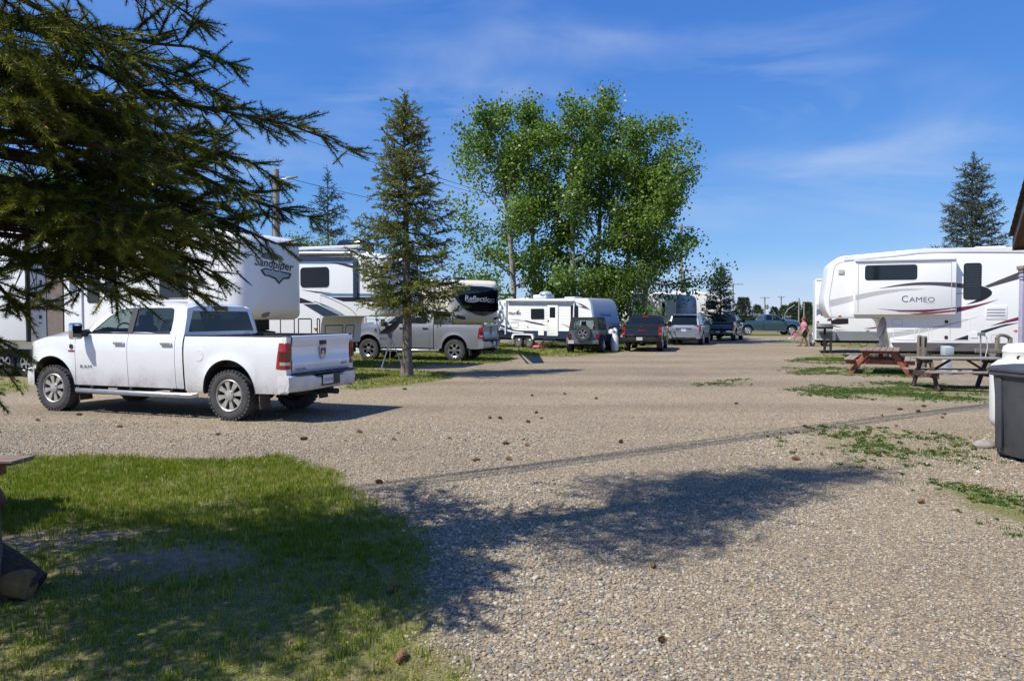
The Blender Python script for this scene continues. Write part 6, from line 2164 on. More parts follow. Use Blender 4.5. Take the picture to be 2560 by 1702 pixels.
for wx in (-7.0, -6.0):
    make_wheel(c7.root, wx, 1.0, 0.38, 0.38, 0.22, 0.22, 'steel', 'rubber_dark', lugs=False)

# ================================================================= trailer tucked behind it
a8 = R(160)
P8 = at(2038, 795, 34.2)
c8 = Camper('travel_trailer', 'white and grey travel trailer half hidden behind the burgundy-striped camper', 'camper', (P8.x + 1.2 * math.sin(a8), P8.y - 1.2 * math.cos(a8), 0), a8, 1.2, 1)
zt8, zb8 = c8.wall(2045, 696)[1], c8.wall(2100, 851)[1]
c8.extrude([(0, zb8), (0, zt8), (-9, zt8), (-9, zb8)], M['rv_cool'], 0.05)
c8.strip('roof_moulding', [(2040, 699), (2070, 699), (2090, 699)], 5, M['rv_trim'], lift=0.02)
c8.window(2052, 737, 2080, 789)
k9 = lambda p: px_of(p, (1960, 760), 7.863)
c8.decal('grey_band', k9([(638, 512), (955, 512), (955, 680), (638, 680)]), M['rv_grey'])
c8.decal('grey_band', k9([(1015, 535), (2100, 545), (2100, 715), (1015, 715)]), M['rv_grey'])
c8.panel('corner_post', c8.rect(2081.5, 826, 2089, 851), M['rv_white'], 0.0, 0.03, 0.01)
c8.decal('swoosh', k9([(638, 12), (720, -5), (720, 90), (638, 105)]), M['s_grey'])
c8.decal('swoosh', k9([(638, 110), (720, 95), (720, 190), (638, 230)]), M['s_slate'])
c8.decal('swoosh', k9([(845, 335), (860, 290), (940, 280), (940, 330)]), M['s_red'])
c8.decal('swoosh', k9([(920, 330), (1040, 284), (1266, 284), (1266, 390), (1060, 402), (930, 400)]), M['s_black'])
c8.decal('swoosh', k9([(960, 412), (1060, 440), (1155, 468), (965, 440)]), M['s_red'])
c8.decal('swoosh', k9([(1560, 480), (1800, 450), (1995, 420), (2000, 465), (1700, 485)]), M['s_red'])
c8.decal('swoosh', k9([(638, 375), (720, 420), (950, 470), (950, 490), (638, 490)]), M['s_slate'])
c8.decal('swoosh', k9([(960, 490), (1260, 520), (1000, 525)]), M['s_silver'])
c8.strip('edge', k9([(632, 500), (956, 500)]), 1.6, M['s_white'])
p = c8.wall(2044.5, 804.5)
MB().sphere(c8.W(p[0], p[1], 0.01), 0.06, 0.02, 0.035).build('marker_lamp', M['light_red'], c8.root)
for (q, yb) in ((2062, 880), (2076.5, 883)):
    g = gp(q, yb)
    l = c8.to_local(g - c8.loc)
    MB().box(l.x - 0.05, l.x + 0.05, l.y - 0.05, l.y + 0.05, 0.04, zb8 + 0.1).box(l.x - 0.14, l.x + 0.14, l.y - 0.12, l.y + 0.12, 0.0, 0.05).build('landing_leg', M['under'], c8.root)
MB().box(-8.8, -0.1, -1.0, 1.0, zb8 - 0.12, zb8 + 0.05).build('trailer_frame', M['under'], c8.root)
for wx in (-5.6, -4.8):
    make_wheel(c8.root, wx, 1.0, 0.34, 0.34, 0.2, 0.2, 'steel', 'rubber_dark', lugs=False)
# ------------------------------------------------------------------ trees
def needle_brush(rng, n, nl, nw, spread=1.0, flat=0.0):
    """one shoot of unit length along x with needles all round"""
    V, F = [], []
    for k in range(n):
        t = (k + rng.random()) / n
        a = rng.uniform(0, 2 * PI)
        up = math.sin(a) * (1 - flat) + flat * 0.3
        ang = R(rng.uniform(42, 68)) * spread
        if t > 0.9:
            ang *= 0.5
        L = nl * rng.uniform(0.75, 1.15)
        d = np.array([math.cos(ang), math.sin(ang) * math.cos(a), math.sin(ang) * up])
        p = np.array([t, 0, 0])
        s = np.cross(d, rng.normal(size=3))
        s = s / (np.linalg.norm(s) + 1e-9) * nw / 2
        b = len(V)
        V += [p - s, p + s, p + d * L]
        F.append((b, b + 1, b + 2))
    return np.array(V), np.array(F)


def fox_tail(rng, n, nl, nw, core=0.085):
    """dense shoot: a spindle of packed needle bases with needles standing out of it"""
    V, F = needle_brush(rng, n, nl, nw)
    V, F = list(map(tuple, V)), list(map(tuple, F))
    b = len(V)
    prof = ((0.0, 0.5), (0.5, 1.0), (1.03, 0.15))
    for x, k in prof:
        for j in range(5):
            a = 2 * PI * j / 5 + x
            V.append((x, core * k * math.cos(a), core * k * math.sin(a)))
    for i in range(len(prof) - 1):
        for j in range(5):
            j2 = (j + 1) % 5
            p, q, r_, t = b + i * 5 + j, b + i * 5 + j2, b + (i + 1) * 5 + j2, b + (i + 1) * 5 + j
            F += [(p, q, r_), (p, r_, t)]
    return np.array(V), np.array(F)


def resample(pts, step):
    P = np.array(pts, dtype=float)
    seg = np.linalg.norm(np.diff(P, axis=0), axis=1)
    c = np.concatenate([[0], np.cumsum(seg)])
    n = max(2, int(c[-1] / step) + 1)
    s = np.linspace(0, c[-1], n)
    return np.stack([np.interp(s, c, P[:, i]) for i in range(3)], 1), c[-1]


def grow(branches, rng, sec_step, sec_len, shoot_step, shoot_len, bare=0.25, droop=0.35, ang=55, end_up=0.15, per=2, fan=0.62):
    """branches: polylines. returns shoot origins, directions, lengths, and the side twigs as polylines"""
    O, D, S, T, K = [], [], [], [], []
    for bi, br in enumerate(branches):
        P, L = resample(br, 0.04)
        n = len(P)
        s = L * bare
        side = 1
        tw = []
        while s < L:
            i = min(int(s / L * (n - 1)), n - 2)
            d = P[min(i + 2, n - 1)] - P[max(i - 1, 0)]
            d = d / (np.linalg.norm(d) + 1e-9)
            h = np.cross(d, [0, 0, 1.0])
            h = h / (np.linalg.norm(h) + 1e-9)
            a = R(ang * rng.uniform(0.7, 1.2))
            frac = s / L
            l = sec_len * (0.35 + 0.9 * math.sin(PI * min(1, (1 - frac) * 0.9 + 0.08))) * rng.uniform(0.6, 1.2)
            dd = d * math.cos(a) + h * side * math.sin(a) + np.array([0, 0, rng.normal(-droop * 0.4, 0.25)])
            dd = dd / np.linalg.norm(dd)
            q = [P[i]]
            m = 5
            for k in range(1, m + 1):
                q.append(q[-1] + dd * l / m)
                dd = dd + np.array([0, 0, -droop * 0.22]) + rng.normal(0, 0.06, 3)
                dd = dd / np.linalg.norm(dd)
            tw.append(np.array(q))
            side = -side
            s += sec_step * rng.uniform(0.7, 1.3)
        tw.append(P[int(n * 0.55):])
        for q in tw:
            Q, l = resample(q, shoot_step)
            for k in range(len(Q)):
                d = Q[min(k + 1, len(Q) - 1)] - Q[max(k - 1, 0)]
                d = d / (np.linalg.norm(d) + 1e-9)
                for _ in range(per):
                    v = rng.normal(0, fan, 3)
                    v[2] = v[2] * 0.55 + end_up * 0.3
                    dv = d + v
                    O.append(Q[k])
                    D.append(dv / np.linalg.norm(dv))
                    S.append(shoot_len * rng.uniform(0.65, 1.2))
                    K.append(k / max(1, len(Q) - 1))
            T.append(q)
    return np.array(O), np.array(D), np.array(S), T, np.array(K)


def grow_flat(branches, rng, step=0.084, sec=0.29, tstep=0.066, slen=0.158, bare=0.26):
    """flat sprays: side twigs left and right of the bough, short shoots left and right of each twig"""
    O, D, S, T, K = [], [], [], [], []
    nz = lambda v: v / (np.linalg.norm(v) + 1e-9)

    def put(o, d, k):
        O.append(o)
        D.append(nz(d))
        S.append(slen * rng.uniform(0.78, 1.18))
        K.append(k)
    for br in branches:
        P, L = resample(br, 0.03)
        n = len(P)
        dirs = np.gradient(P, axis=0)
        s = L * bare
        side = 1 if rng.random() < .5 else -1
        while s < L * 0.995:
            i = min(int(s / L * (n - 1)), n - 2)
            d = nz(dirs[i])
            h = nz(np.cross(d, [0, 0, 1.0]))
            fr = s / L
            l = sec * (0.30 + 0.95 * math.sin(PI * min(1.0, 0.18 + 0.80 * fr))) * rng.uniform(0.65, 1.15)
            if fr > 0.8:
                l *= lerp(1.0, 0.45, (fr - 0.8) / 0.2)
            a = R(rng.uniform(38, 62))
            dd = nz(d * math.cos(a) + h * side * math.sin(a) + np.array([0, 0, rng.normal(-0.02, 0.34)]))
            q = [P[i]]
            for k in range(5):
                q.append(q[-1] + dd * l / 5)
                dd = nz(dd + np.array([0, 0, -0.035]) + rng.normal(0, 0.05, 3))
            q = np.array(q)
            T.append(q)
            Q, l2 = resample(q, tstep)
            sd = 1
            for k in range(len(Q)):
                f = k / max(1, len(Q) - 1)
                dv = nz(Q[min(k + 1, len(Q) - 1)] - Q[max(k - 1, 0)])
                if f < 0.25 and rng.random() < 0.5:
                    continue
                if rng.random() < 0.9:
                    put(Q[k], dv + rng.normal(0, 0.10, 3), f)
                hh = nz(np.cross(dv, [0, 0, 1.0]))
                if f < 0.9:
                    for sg in (sd, -sd)[:2 if rng.random() < 0.6 else 1]:
                        put(Q[k], dv * 0.75 + hh * sg * 0.75 + np.array([0, 0, rng.normal(0.02, 0.36)]), f)
                sd = -sd
            side = -side
            s += step * rng.uniform(0.75, 1.25)
        for i in range(int(n * 0.45), n, 3):
            put(P[i], nz(dirs[i]) + rng.normal(0, 0.30, 3), i / n)
        for _ in range(5):
            put(P[-1] - nz(dirs[-1]) * 0.03, nz(dirs[-1]) + rng.normal(0, 0.45, 3), 1.0)
    return np.array(O), np.array(D), np.array(S), T, np.array(K)


def stick_mesh(lines, r0, r1, n=4):
    mb = MB()
    for q in lines:
        m = len(q)
        if m < 2:
            continue
        st = max(1, m // 5)
        qq = list(q[::st])
        mb.tube([tuple(p) for p in qq], [lerp(r0, r1, i / max(1, len(qq) - 1)) for i in range(len(qq))], n, cap=False)
    return mb


def branch_curve(base, az, L, rise, sag, tip_up, n=7):
    d = np.array([math.cos(az), math.sin(az), 0])
    out = []
    for k in range(n + 1):
        t = k / n
        out.append(np.array(base) + d * L * t + np.array([0, 0, L * (rise * t - sag * math.sin(PI * t * 0.8) + tip_up * t ** 3)]))
    return out


def spruce(name, label, base, H, z0, R0, seed, mat, whorl=0.33, per=5, brush_n=16, sec_step=0.15, sec_len=0.34, shoot_step=0.12, shoot_len=0.17, lean=(0, 0), thin=0.0, cones=0, low_gap=0.0, trunk_r=None, shape=0.9, group=None, nl=0.34, nw=0.16):
    rng = np.random.default_rng(seed)
    root = empty(name, base)
    tag(root, label, 'tree', group)
    tr = trunk_r or H * 0.016
    tp = [(lean[0] * t * H + 0.03 * math.sin(5 * t), lean[1] * t * H, H * t) for t in np.linspace(-0.01, 1, 14)]
    rr = [tr * (1 - 0.93 * max(0, t)) * (1.35 if i == 0 else 1.0) for i, t in enumerate(np.linspace(-0.01, 1, 14))]
    MB().tube(tp, rr, 12).build('trunk', M['tree_wood'], root)
    brs = []
    z = z0
    while z < H * 0.985:
        f = (z - z0) / (H - z0)
        L = R0 * (1 - f) ** shape + 0.10
        if f < 0.10:
            L *= lerp(0.75, 1.0, f / 0.10)
        k_ = max(3, int(round(per * (1 - 0.35 * f))))
        a0 = rng.uniform(0, 6.28)
        for k in range(k_):
            if rng.random() < thin:
                continue
            az = a0 + 2 * PI * k / k_ + rng.normal(0, 0.25)
            l = L * rng.uniform(0.55, 1.14)
            rise = lerp(-0.12, 0.75, f ** 1.6) + rng.normal(0, 0.06)
            brs.append(branch_curve((lean[0] * z, lean[1] * z, z + rng.uniform(-.5, .5) * whorl), az, l, rise, lerp(0.13, 0.0, f), 0.10))
        z += whorl * lerp(1.15, 0.62, f) * rng.uniform(0.8, 1.2)
    brs.append([np.array([lean[0] * H, lean[1] * H, H * q]) for q in (0.95, 0.98, 1.02)])
    O, D, S, T, K = grow(brs, rng, sec_step, sec_len, shoot_step, shoot_len, 0.08)
    protos = [needle_brush(rng, brush_n, nl, nw) for _ in range(3)]
    Vs, Fs, Ts = [], [], []
    b = 0
    wh = rng.integers(0, 3, len(O))
    rad = np.hypot(O[:, 0], O[:, 1])
    for p in range(3):
        m = wh == p
        M_ = frames(D[m], None, rng, S[m])
        t = np.clip(0.28 + 0.35 * K[m] + rng.normal(0, 0.13, m.sum()), 0, 0.85)
        v, f, tt = scatter(protos[p][0], protos[p][1], M_, O[m], t)
        Vs.append(v)
        Fs.append(f + b)
        Ts.append(tt)
        b += len(v)
    link_mesh('crown', np_mesh(name + '_crown', np.concatenate(Vs), np.concatenate(Fs), False, np.concatenate(Ts)), mat, root)
    stick_mesh(brs, min(tr * 0.2, 0.022), 0.005, 5).build('branches', M['spruce_twig'], root, smooth=0, fix=False)['kind'] = 'stuff'
    if cones:
        cm = MB()
        idx = [i for i in range(len(O)) if H * 0.60 < O[i][2] < H * 0.93]
        for i in rng.choice(idx, min(cones, len(idx)), replace=False):
            o = O[i] + rng.normal(0, 0.03, 3)
            cm.tube([o, o + np.array([0.01, 0, -0.04]), o + np.array([0.0, 0, -0.10])], [0.012, 0.022, 0.006], 5)
        cm.build('cones', M['cone'], root, fix=False)['kind'] = 'stuff'
    return root


def leaf_proto(w=0.85):
    V = np.array([(0, 0, 0), (0.45, w * 0.5, 0.06), (1.0, 0, -0.05), (0.45, -w * 0.5, 0.06)])
    F = np.array([(0, 1, 2), (0, 2, 3)])
    return V, F


def broadleaf(name, label, base, H, spread, seed, leaves, leaf=0.14, mat='leaves', lean=(0, 0), limbs=11, clump=0.42, trunk_r=None, low=0.18, group=None, bare_top=0, barkm='aspen_bark', crown_bias=0.0, up=1.0):
    rng = np.random.default_rng(seed)
    root = empty(name, base)
    tag(root, label, 'tree', group)
    tr = trunk_r or H * 0.0125
    wob = rng.normal(0, 0.15, (9, 2)).cumsum(0) * 0.5
    ts = np.linspace(-0.01, 1, 9)
    tp = [np.array([lean[0] * H * t ** 1.3 + wob[i, 0] * t, lean[1] * H * t + wob[i, 1] * t, H * 0.94 * t]) for i, t in enumerate(ts)]
    sticks = []
    MB().tube([tuple(p) for p in tp], [tr * (1 - 0.9 * max(0, t)) for t in ts], 10).build('trunk', M[barkm], root)
    pos = lambda t: np.array([np.interp(t, ts, [p[i] for p in tp]) for i in range(3)])
    ends = []
    for k in range(limbs):
        t = lerp(low, 0.95, (k + rng.random() * 0.7) / limbs)
        az = k * 2.4 + rng.normal(0, 0.4)
        L = spread * (1.05 - 0.72 * t) * rng.uniform(0.75, 1.2)
        if crown_bias:
            L *= 1 + crown_bias * math.cos(az)
        b = pos(t)
        el = R(rng.uniform(28, 55)) * up
        if t < 0.38:
            el = R(rng.uniform(-4, 24))
            L *= 0.92
        d = np.array([math.cos(az) * math.cos(el), math.sin(az) * math.cos(el), math.sin(el)])
        P = [b]
        for j in range(6):
            P.append(P[-1] + d * L / 6)
            d = d + rng.normal(0, 0.09, 3) + np.array([0, 0, 0.06])
            d = d / np.linalg.norm(d)
        sticks.append((P, tr * 0.42 * (1.1 - t), 0.012))
        for j in range(2, 7):
            ends.append((P[j], 0.6))
            for q in range(2):
                d2 = (P[min(j, 6)] - P[j - 1])
                d2 = d2 / np.linalg.norm(d2) + rng.normal(0, 0.6, 3)
                d2 = d2 / np.linalg.norm(d2)
                l2 = L * rng.uniform(0.16, 0.34)
                Q = [P[j], P[j] + d2 * l2 * .5, P[j] + d2 * l2 + np.array([0, 0, 0.05 * l2])]
                sticks.append((Q, 0.016, 0.006))
                ends.append((Q[1], 0.8))
                ends.append((Q[2], 1.0))
    for t in np.linspace(0.6, 1.0, 6):
        ends.append((pos(t), 0.8))
    E = np.array([e[0] for e in ends])
    w = np.array([e[1] for e in ends])
    # some clumps are left thin so that sky shows between them
    w = w * np.where(rng.random(len(w)) < 0.26, 0.10, 1.0)
    cnt = rng.multinomial(leaves, w / w.sum())
    C = np.repeat(E, cnt, axis=0)
    sc_ = np.repeat(rng.uniform(0.6, 1.3, len(E)) * clump, cnt)
    C = C + np.clip(rng.normal(0, 1, C.shape), -1.7, 1.7) * sc_[:, None] * np.array([1, 1, 0.75])
    n = len(C)
    D = rng.normal(0, 1, (n, 3))
    D[:, 2] -= 0.7
    U = rng.normal(0, 1, (n, 3))
    U[:, 2] += 0.9
    U[:, 0] -= 0.6
    U[:, 1] -= 0.4
    M_ = frames(D, U, None, leaf * rng.uniform(0.65, 1.25, n))
    V, F = leaf_proto()
    tint = np.clip(np.repeat(rng.uniform(0.15, 0.6, len(E)), cnt) + rng.normal(0, 0.16, n), 0, 1)
    v, f, t = scatter(V, F, M_, C, tint)
    link_mesh('crown', np_mesh(name + '_crown', v, f, False, t), M[mat], root)
    mb = MB()
    for q, r0, r1 in sticks:
        mb.tube([tuple(p) for p in q], [lerp(r0, r1, i / (len(q) - 1)) for i in range(len(q))], 5, cap=False)
    for k in range(bare_top):
        b = pos(rng.uniform(0.62, 0.98)) + rng.normal(0, spread * 0.12, 3)
        d = np.array([rng.normal(0, 0.25), rng.normal(0, 0.25), 1.0])
        L = H * rng.uniform(0.06, 0.15)
        mb.tube([tuple(b), tuple(b + d * L * .5), tuple(b + d * L + rng.normal(0, .1, 3))], [0.022, 0.014, 0.006], 4, cap=False)
    mb.build('limbs', M[barkm], root, smooth=50, fix=False)['kind'] = 'stuff'
    return root


# ---- the old spruce that frames the view
def near_spruce():
    rng = np.random.default_rng(21)
    base = Vector((-3.18, 4.1, 0))
    root = empty('spruce_tree', base)
    tag(root, 'large dark spruce whose drooping boughs hang across the sky in the upper corner', 'tree')
    H = 11.2
    ts = np.linspace(-0.01, 1, 16)
    MB().tube([(0.35 * t + 0.02 * math.sin(6 * t), 0.02 * math.cos(5 * t), H * t) for t in ts], [0.17 * (1 - 0.9 * max(t, 0)) * (1.25 if i == 0 else 1) for i, t in enumerate(ts)], 14).build('trunk', M['tree_wood'], root)
    L = lambda pts: [np.array(at(*p) - base) for p in pts]
    seen = [
        [(-60, -60, 4.1), (180, 60, 4.3), (350, 105, 4.5), (480, 118, 4.6), (585, 165, 4.7)],
        [(-60, -200, 4.1), (200, -90, 4.4), (400, -10, 4.6), (500, 60, 4.7)],
        [(-50, 40, 4.1), (240, 115, 4.3), (360, 160, 4.4), (470, 200, 4.5), (545, 235, 4.5)],
        [(-50, 120, 4.1), (200, 155, 4.4), (330, 220, 4.6), (450, 262, 4.8), (600, 285, 5.0), (720, 310, 5.1), (800, 340, 5.2), (880, 378, 5.2)],
        [(-60, 190, 4.1), (60, 205, 3.9), (180, 215, 3.7), (330, 262, 3.6)],
        [(-60, 230, 4.1), (100, 240, 3.8), (240, 270, 3.7), (390, 300, 3.8)],
        [(-50, 270, 4.1), (330, 318, 4.3), (480, 365, 4.5), (620, 402, 4.6), (690, 448, 4.6)],
        [(-50, 320, 4.1), (300, 375, 4.4), (480, 430, 4.6), (600, 490, 4.8), (700, 522, 4.9), (785, 546, 4.9)],
        [(-60, 300, 4.1), (120, 330, 3.8), (260, 370, 3.6), (420, 430, 3.6)],
        [(-50, 380, 4.1), (260, 440, 4.4), (420, 495, 4.5), (560, 552, 4.6), (650, 592, 4.6), (715, 618, 4.6)],
        [(-60, 440, 4.1), (200, 480, 4.2), (380, 535, 4.2), (500, 585, 4.2), (555, 635, 4.2)],
        [(-60, 430, 4.1), (120, 470, 3.8), (300, 520, 3.7), (460, 560, 3.7)],
        [(-60, 510, 4.1), (200, 555, 4.3), (350, 602, 4.4), (480, 652, 4.4), (542, 684, 4.4)],
        [(-60, 520, 4.1), (130, 545, 3.8), (270, 590, 3.7), (390, 640, 3.7)],
        [(-60, 580, 4.1), (150, 605, 4.3), (300, 652, 4.4), (430, 708, 4.4), (510, 738, 4.4)],
        [(-60, 620, 4.1), (120, 645, 4.0), (250, 690, 4.0), (350, 732, 4.0)],
        [(-70, 680, 4.1), (-20, 700, 4.0), (10, 730, 4.0), (30, 750, 4.0)],
        [(-120, 760, 4.1), (-85, 800, 3.9), (-50, 860, 3.9), (-30, 930, 3.9), (-25, 990, 3.9)],
        [(-60, 240, 4.1), (200, 300, 4.9), (420, 345, 5.3), (560, 395, 5.4)],
        [(-60, 360, 4.1), (220, 415, 4.9), (420, 470, 5.2), (600, 540, 5.3)],
        [(-60, 470, 4.1), (220, 520, 4.8), (400, 575, 5.0), (540, 620, 5.1)],
        [(-60, 560, 4.1), (200, 600, 4.8), (330, 640, 5.0), (450, 690, 5.0)],
        [(-60, 20, 4.1), (120, 60, 3.8), (230, 90, 3.7), (330, 150, 3.7)],
    ]
    more = []
    seen += [[(-60, y0, 4.1), (x1 * .2 - 60, lerp(y0, y1, .4), lerp(4.1, Y1, .5)), (x1, y1, Y1)] for (y0, y1, x1, Y1) in ((60, 110, -20, 2.9), (120, 190, 90, 3.1), (150, 265, 40, 3.0), (-120, -120, -100, 2.8))]
    for b in seen:
        if b[0][1] > 100 and b[-1][0] > 200:
            dy, dY, k = rng.uniform(-38, 30), rng.uniform(-0.35, 0.35), rng.uniform(0.70, 0.92)
            if rng.random() < 0.35:
                continue
            more.append([(-60 + (x + 60) * k, y + dy * (i > 0), Y + dY * i / (len(b) - 1)) for i, (x, y, Y) in enumerate(b)])
    for (y0, y1, x1, Y1) in ((205, 300, 300, 3.9), (350, 420, 330, 3.9), (455, 520, 330, 3.8), (545, 610, 300, 3.9)):
        more.append([(-60, y0, 4.1), (x1 * .3, lerp(y0, y1, .3) - 12, lerp(4.1, Y1, .4)), (x1 * .7, lerp(y0, y1, .65) - 8, lerp(4.1, Y1, .8)), (x1, y1, Y1)])
    brs = [cr([tuple(p) for p in L(b)], 4) for b in seen + more]
    O, D, S, T, K = grow_flat(brs, rng)
    protos = [fox_tail(rng, 112, 0.205, 0.022, 0.036) for _ in range(4)]
    Vs, Fs, Ts = [], [], []
    b = 0
    wh = rng.integers(0, 4, len(O))
    for p in range(4):
        m = wh == p
        M_ = frames(D[m], None, rng, S[m])
        t = np.clip(0.12 + 0.42 * K[m] ** 2 + rng.normal(0, 0.12, m.sum()), 0, 1)
        t = np.where(rng.random(m.sum()) < 0.06, t + 0.35, t)
        v, f, tt = scatter(protos[p][0], protos[p][1], M_, O[m], np.clip(t, 0, 1))
        Vs.append(v)
        Fs.append(f + b)
        Ts.append(tt)
        b += len(v)
    # the rest of the crown, above and beside the picture
    # boughs the photograph shows in sun: nothing hangs between them and the sun
    lit = np.array([np.array(at(*q) - base) for q in ((150, 212, 3.75), (330, 262, 3.6), (100, 240, 3.8), (260, 275, 3.7), (560, 280, 5.0), (700, 310, 5.1), (860, 370, 5.2), (600, 400, 4.6), (600, 490, 4.8), (760, 540, 4.9))])
    rest = []
    z = 1.9
    while z < H * 0.97:
        f = (z - 1.9) / (H - 1.9)
        for k in range(11 if 2.8 < z < 6.5 else 5):
            az = rng.uniform(0, 6.28)
            l = (2.5 * (1 - f) ** 1.6 + 0.13) * rng.uniform(0.7, 1.15)
            c_ = branch_curve((0, 0, z + rng.uniform(-.15, .15)), az, l, lerp(-0.1, 0.6, f ** 1.6), lerp(0.14, 0, f), 0.1)
            bad = False
            if len(lit) and min(np.min(np.linalg.norm(np.cross(np.array(q)[None, :] - lit, np.array(SUN_DIR)[None, :]), axis=1)) for q in c_[1:]) < 0.24:
                continue
            for q in c_[1:]:
                for dz in (0.15, -0.35):
                    X, Yp = proj(Vector(q) + base + Vector((0, 0, dz)))
                    if -190 < X < 2600 and -60 < Yp < 1740:
                        bad = True
            if not bad:
                rest.append(c_)
        z += 0.20
    O2, D2, S2, T2, K2 = grow(rest, rng, 0.10, 0.44, 0.11, 0.19, 0.12, 0.35, 55, per=2, fan=0.6)
    pr = needle_brush(rng, 7, 0.28, 0.14)
    v, f, tt = scatter(pr[0], pr[1], frames(D2, None, rng, S2), O2, np.clip(0.25 + rng.normal(0, 0.15, len(O2)), 0, 1))
    Vs.append(v)
    Fs.append(f + b)
    Ts.append(tt)
    link_mesh('crown', np_mesh('near_spruce_crown', np.concatenate(Vs), np.concatenate(Fs), False, np.concatenate(Ts)), M['needles'], root)
    st = stick_mesh(brs, 0.020, 0.004, 6)
    st2 = stick_mesh(rest, 0.02, 0.004, 4)
    st.add(st2.v, st2.f)
    st3 = stick_mesh(T, 0.0045, 0.0022, 3)
    st.add(st3.v, st3.f)
    # dead twigs on the inner boughs
    for q in brs:
        P, l = resample(q, 0.05)
        for k in range(int(len(P) * 0.50)):
            for _ in range(2):
                if rng.random() < 0.75:
                    d = rng.normal(0, 1, 3)
                    d[2] = -abs(d[2]) * 0.8
                    d /= np.linalg.norm(d)
                    ln = rng.uniform(0.10, 0.34)
                    p1 = P[k] + d * ln * .5
                    p2 = P[k] + d * ln + rng.normal(0, 0.03, 3)
                    st.tube([tuple(P[k]), tuple(p1), tuple(p2)], [0.0035, 0.0026, 0.0014], 3, cap=False)
                    if rng.random() < 0.6:
                        st.tube([tuple(p1), tuple(p1 + rng.normal(0, 0.06, 3))], [0.0022, 0.0012], 3, cap=False)
    st.build('branches', M['spruce_twig'], root, smooth=0, fix=False)['kind'] = 'stuff'
    # orange bud scales on the sunny shoot ends
    bm_ = MB()
    up_ = [i for i in range(len(O)) if K[i] > 0.9]
    for i in rng.choice(up_, min(230, len(up_)), replace=False):
        o = O[i] + D[i] * S[i] * 0.98
        d = D[i]
        bm_.tube([tuple(o), tuple(o + d * 0.008), tuple(o + d * 0.020)], [0.003, 0.0048, 0.001], 5, cap=False)
    bm_.build('buds', M['bud'], root, fix=False)['kind'] = 'stuff'
    return len(O), len(O2), len(brs), len(rest)


print('near spruce shoots', near_spruce())

TB = gp(1017, 941)
spruce('spruce_tree', 'lone olive-green spruce with a bare lower trunk beside the silver pickup', (TB.x, TB.y, 0), 7.6, 2.1, 1.80, 31, M['needles_mid'], whorl=0.27, per=6, brush_n=14, sec_step=0.10, sec_len=0.36, shoot_step=0.10, shoot_len=0.16, lean=(-0.004, 0), cones=170, trunk_r=0.155, shape=0.95)
p = at(2425, 795, 40)
spruce('spruce_tree', 'blue-green spruce loaded with brown cones rising behind the burgundy-striped camper', (p.x, 40, 0), 10.15, 1.2, 3.0, 32, M['needles_blue'], whorl=0.36, per=6, brush_n=12, sec_step=0.15, sec_len=0.5, shoot_step=0.13, shoot_len=0.21, cones=420, shape=0.85)
p = at(1801, 795, 54.5)
spruce('spruce_tree', 'small thin dark spruce standing over the charcoal pickup', (p.x, 54.5, 0), 5.35, 0.9, 1.75, 33, M['needles_far'], whorl=0.30, per=6, brush_n=12, sec_step=0.14, sec_len=0.34, shoot_step=0.13, shoot_len=0.22, thin=0.05, shape=0.8, nw=0.22)
p = at(822, 795, 46)
spruce('spruce_tree', 'sparse dark spruce far behind the black roof air conditioner', (p.x, 46, 0), 10.5, 1.5, 2.4, 34, M['needles_far'], whorl=0.5, per=5, brush_n=10, sec_step=0.24, sec_len=0.5, shoot_step=0.2, shoot_len=0.28, thin=0.2, shape=0.8)

POP = 'tall poplars growing in a clump'
for i, (px_, top, Y, spr, lean, n, bt, lab, cb) in enumerate((
        (1292, 222, 46.5, 6.2, (-0.10, 0), 15500, 12, 'poplar leaning outward at the end of the clump, nearest the lone spruce', -0.25),
        (1340, 196, 48.5, 4.4, (-0.03, 0), 14500, 22, 'poplar with bare grey twigs standing above its thin top', 0),
        (1432, 198, 46.0, 4.6, (0.0, 0), 14500, 6, 'poplar with the thick pale trunk behind the travel trailer', 0),
        (1492, 182, 49.0, 4.8, (0.01, 0), 14500, 5, 'tallest poplar in the middle of the clump', 0),
        (1568, 262, 47.0, 5.2, (0.02, 0), 14500, 4, 'poplar behind the black pickup with a rounded top', 0.15),
        (1610, 395, 46.5, 5.0, (0.03, 0), 13500, 10, 'lower spreading poplar beside the wooden utility poles', 0.35))):
    b = at(px_, 795, Y)
    Ht = at(px_, top, Y).z * 0.955
    broadleaf('poplar_tree', lab, (b.x, Y, 0), Ht, spr, 50 + i, n, 0.195, 'leaves', lean, 17, 0.46, 0.23, 0.34 if i == 5 else 0.09, POP, bt, crown_bias=cb)
for i, (px_, top, Y, spr, n, lab) in enumerate((
        (60, 430, 36, 4.5, 7000, 'green poplar seen through the spruce boughs at the edge of the picture'),
        (240, 400, 35, 4.5, 7000, 'green poplar seen through the spruce boughs behind the camper roof'),
        (765, 575, 40, 2.2, 1600, 'young leafy sapling behind the camper with blue swooshes'),
        (845, 590, 44, 2.6, 1800, 'leafy bush at the foot of the sparse dark spruce'),
        (1580, 690, 45, 3.2, 4200, 'dense low poplar thicket right behind the black pickup'),
        (1500, 700, 44.5, 2.6, 3000, 'leafy poplar sapling behind the nose of the travel trailer'))):
    b = at(px_, 795, Y)
    broadleaf('leafy_tree', lab, (b.x, Y, 0), at(px_, top, Y).z, spr, 80 + i, n, 0.13, 'leaves', (0, 0), 10, 0.42, None, 0.2)


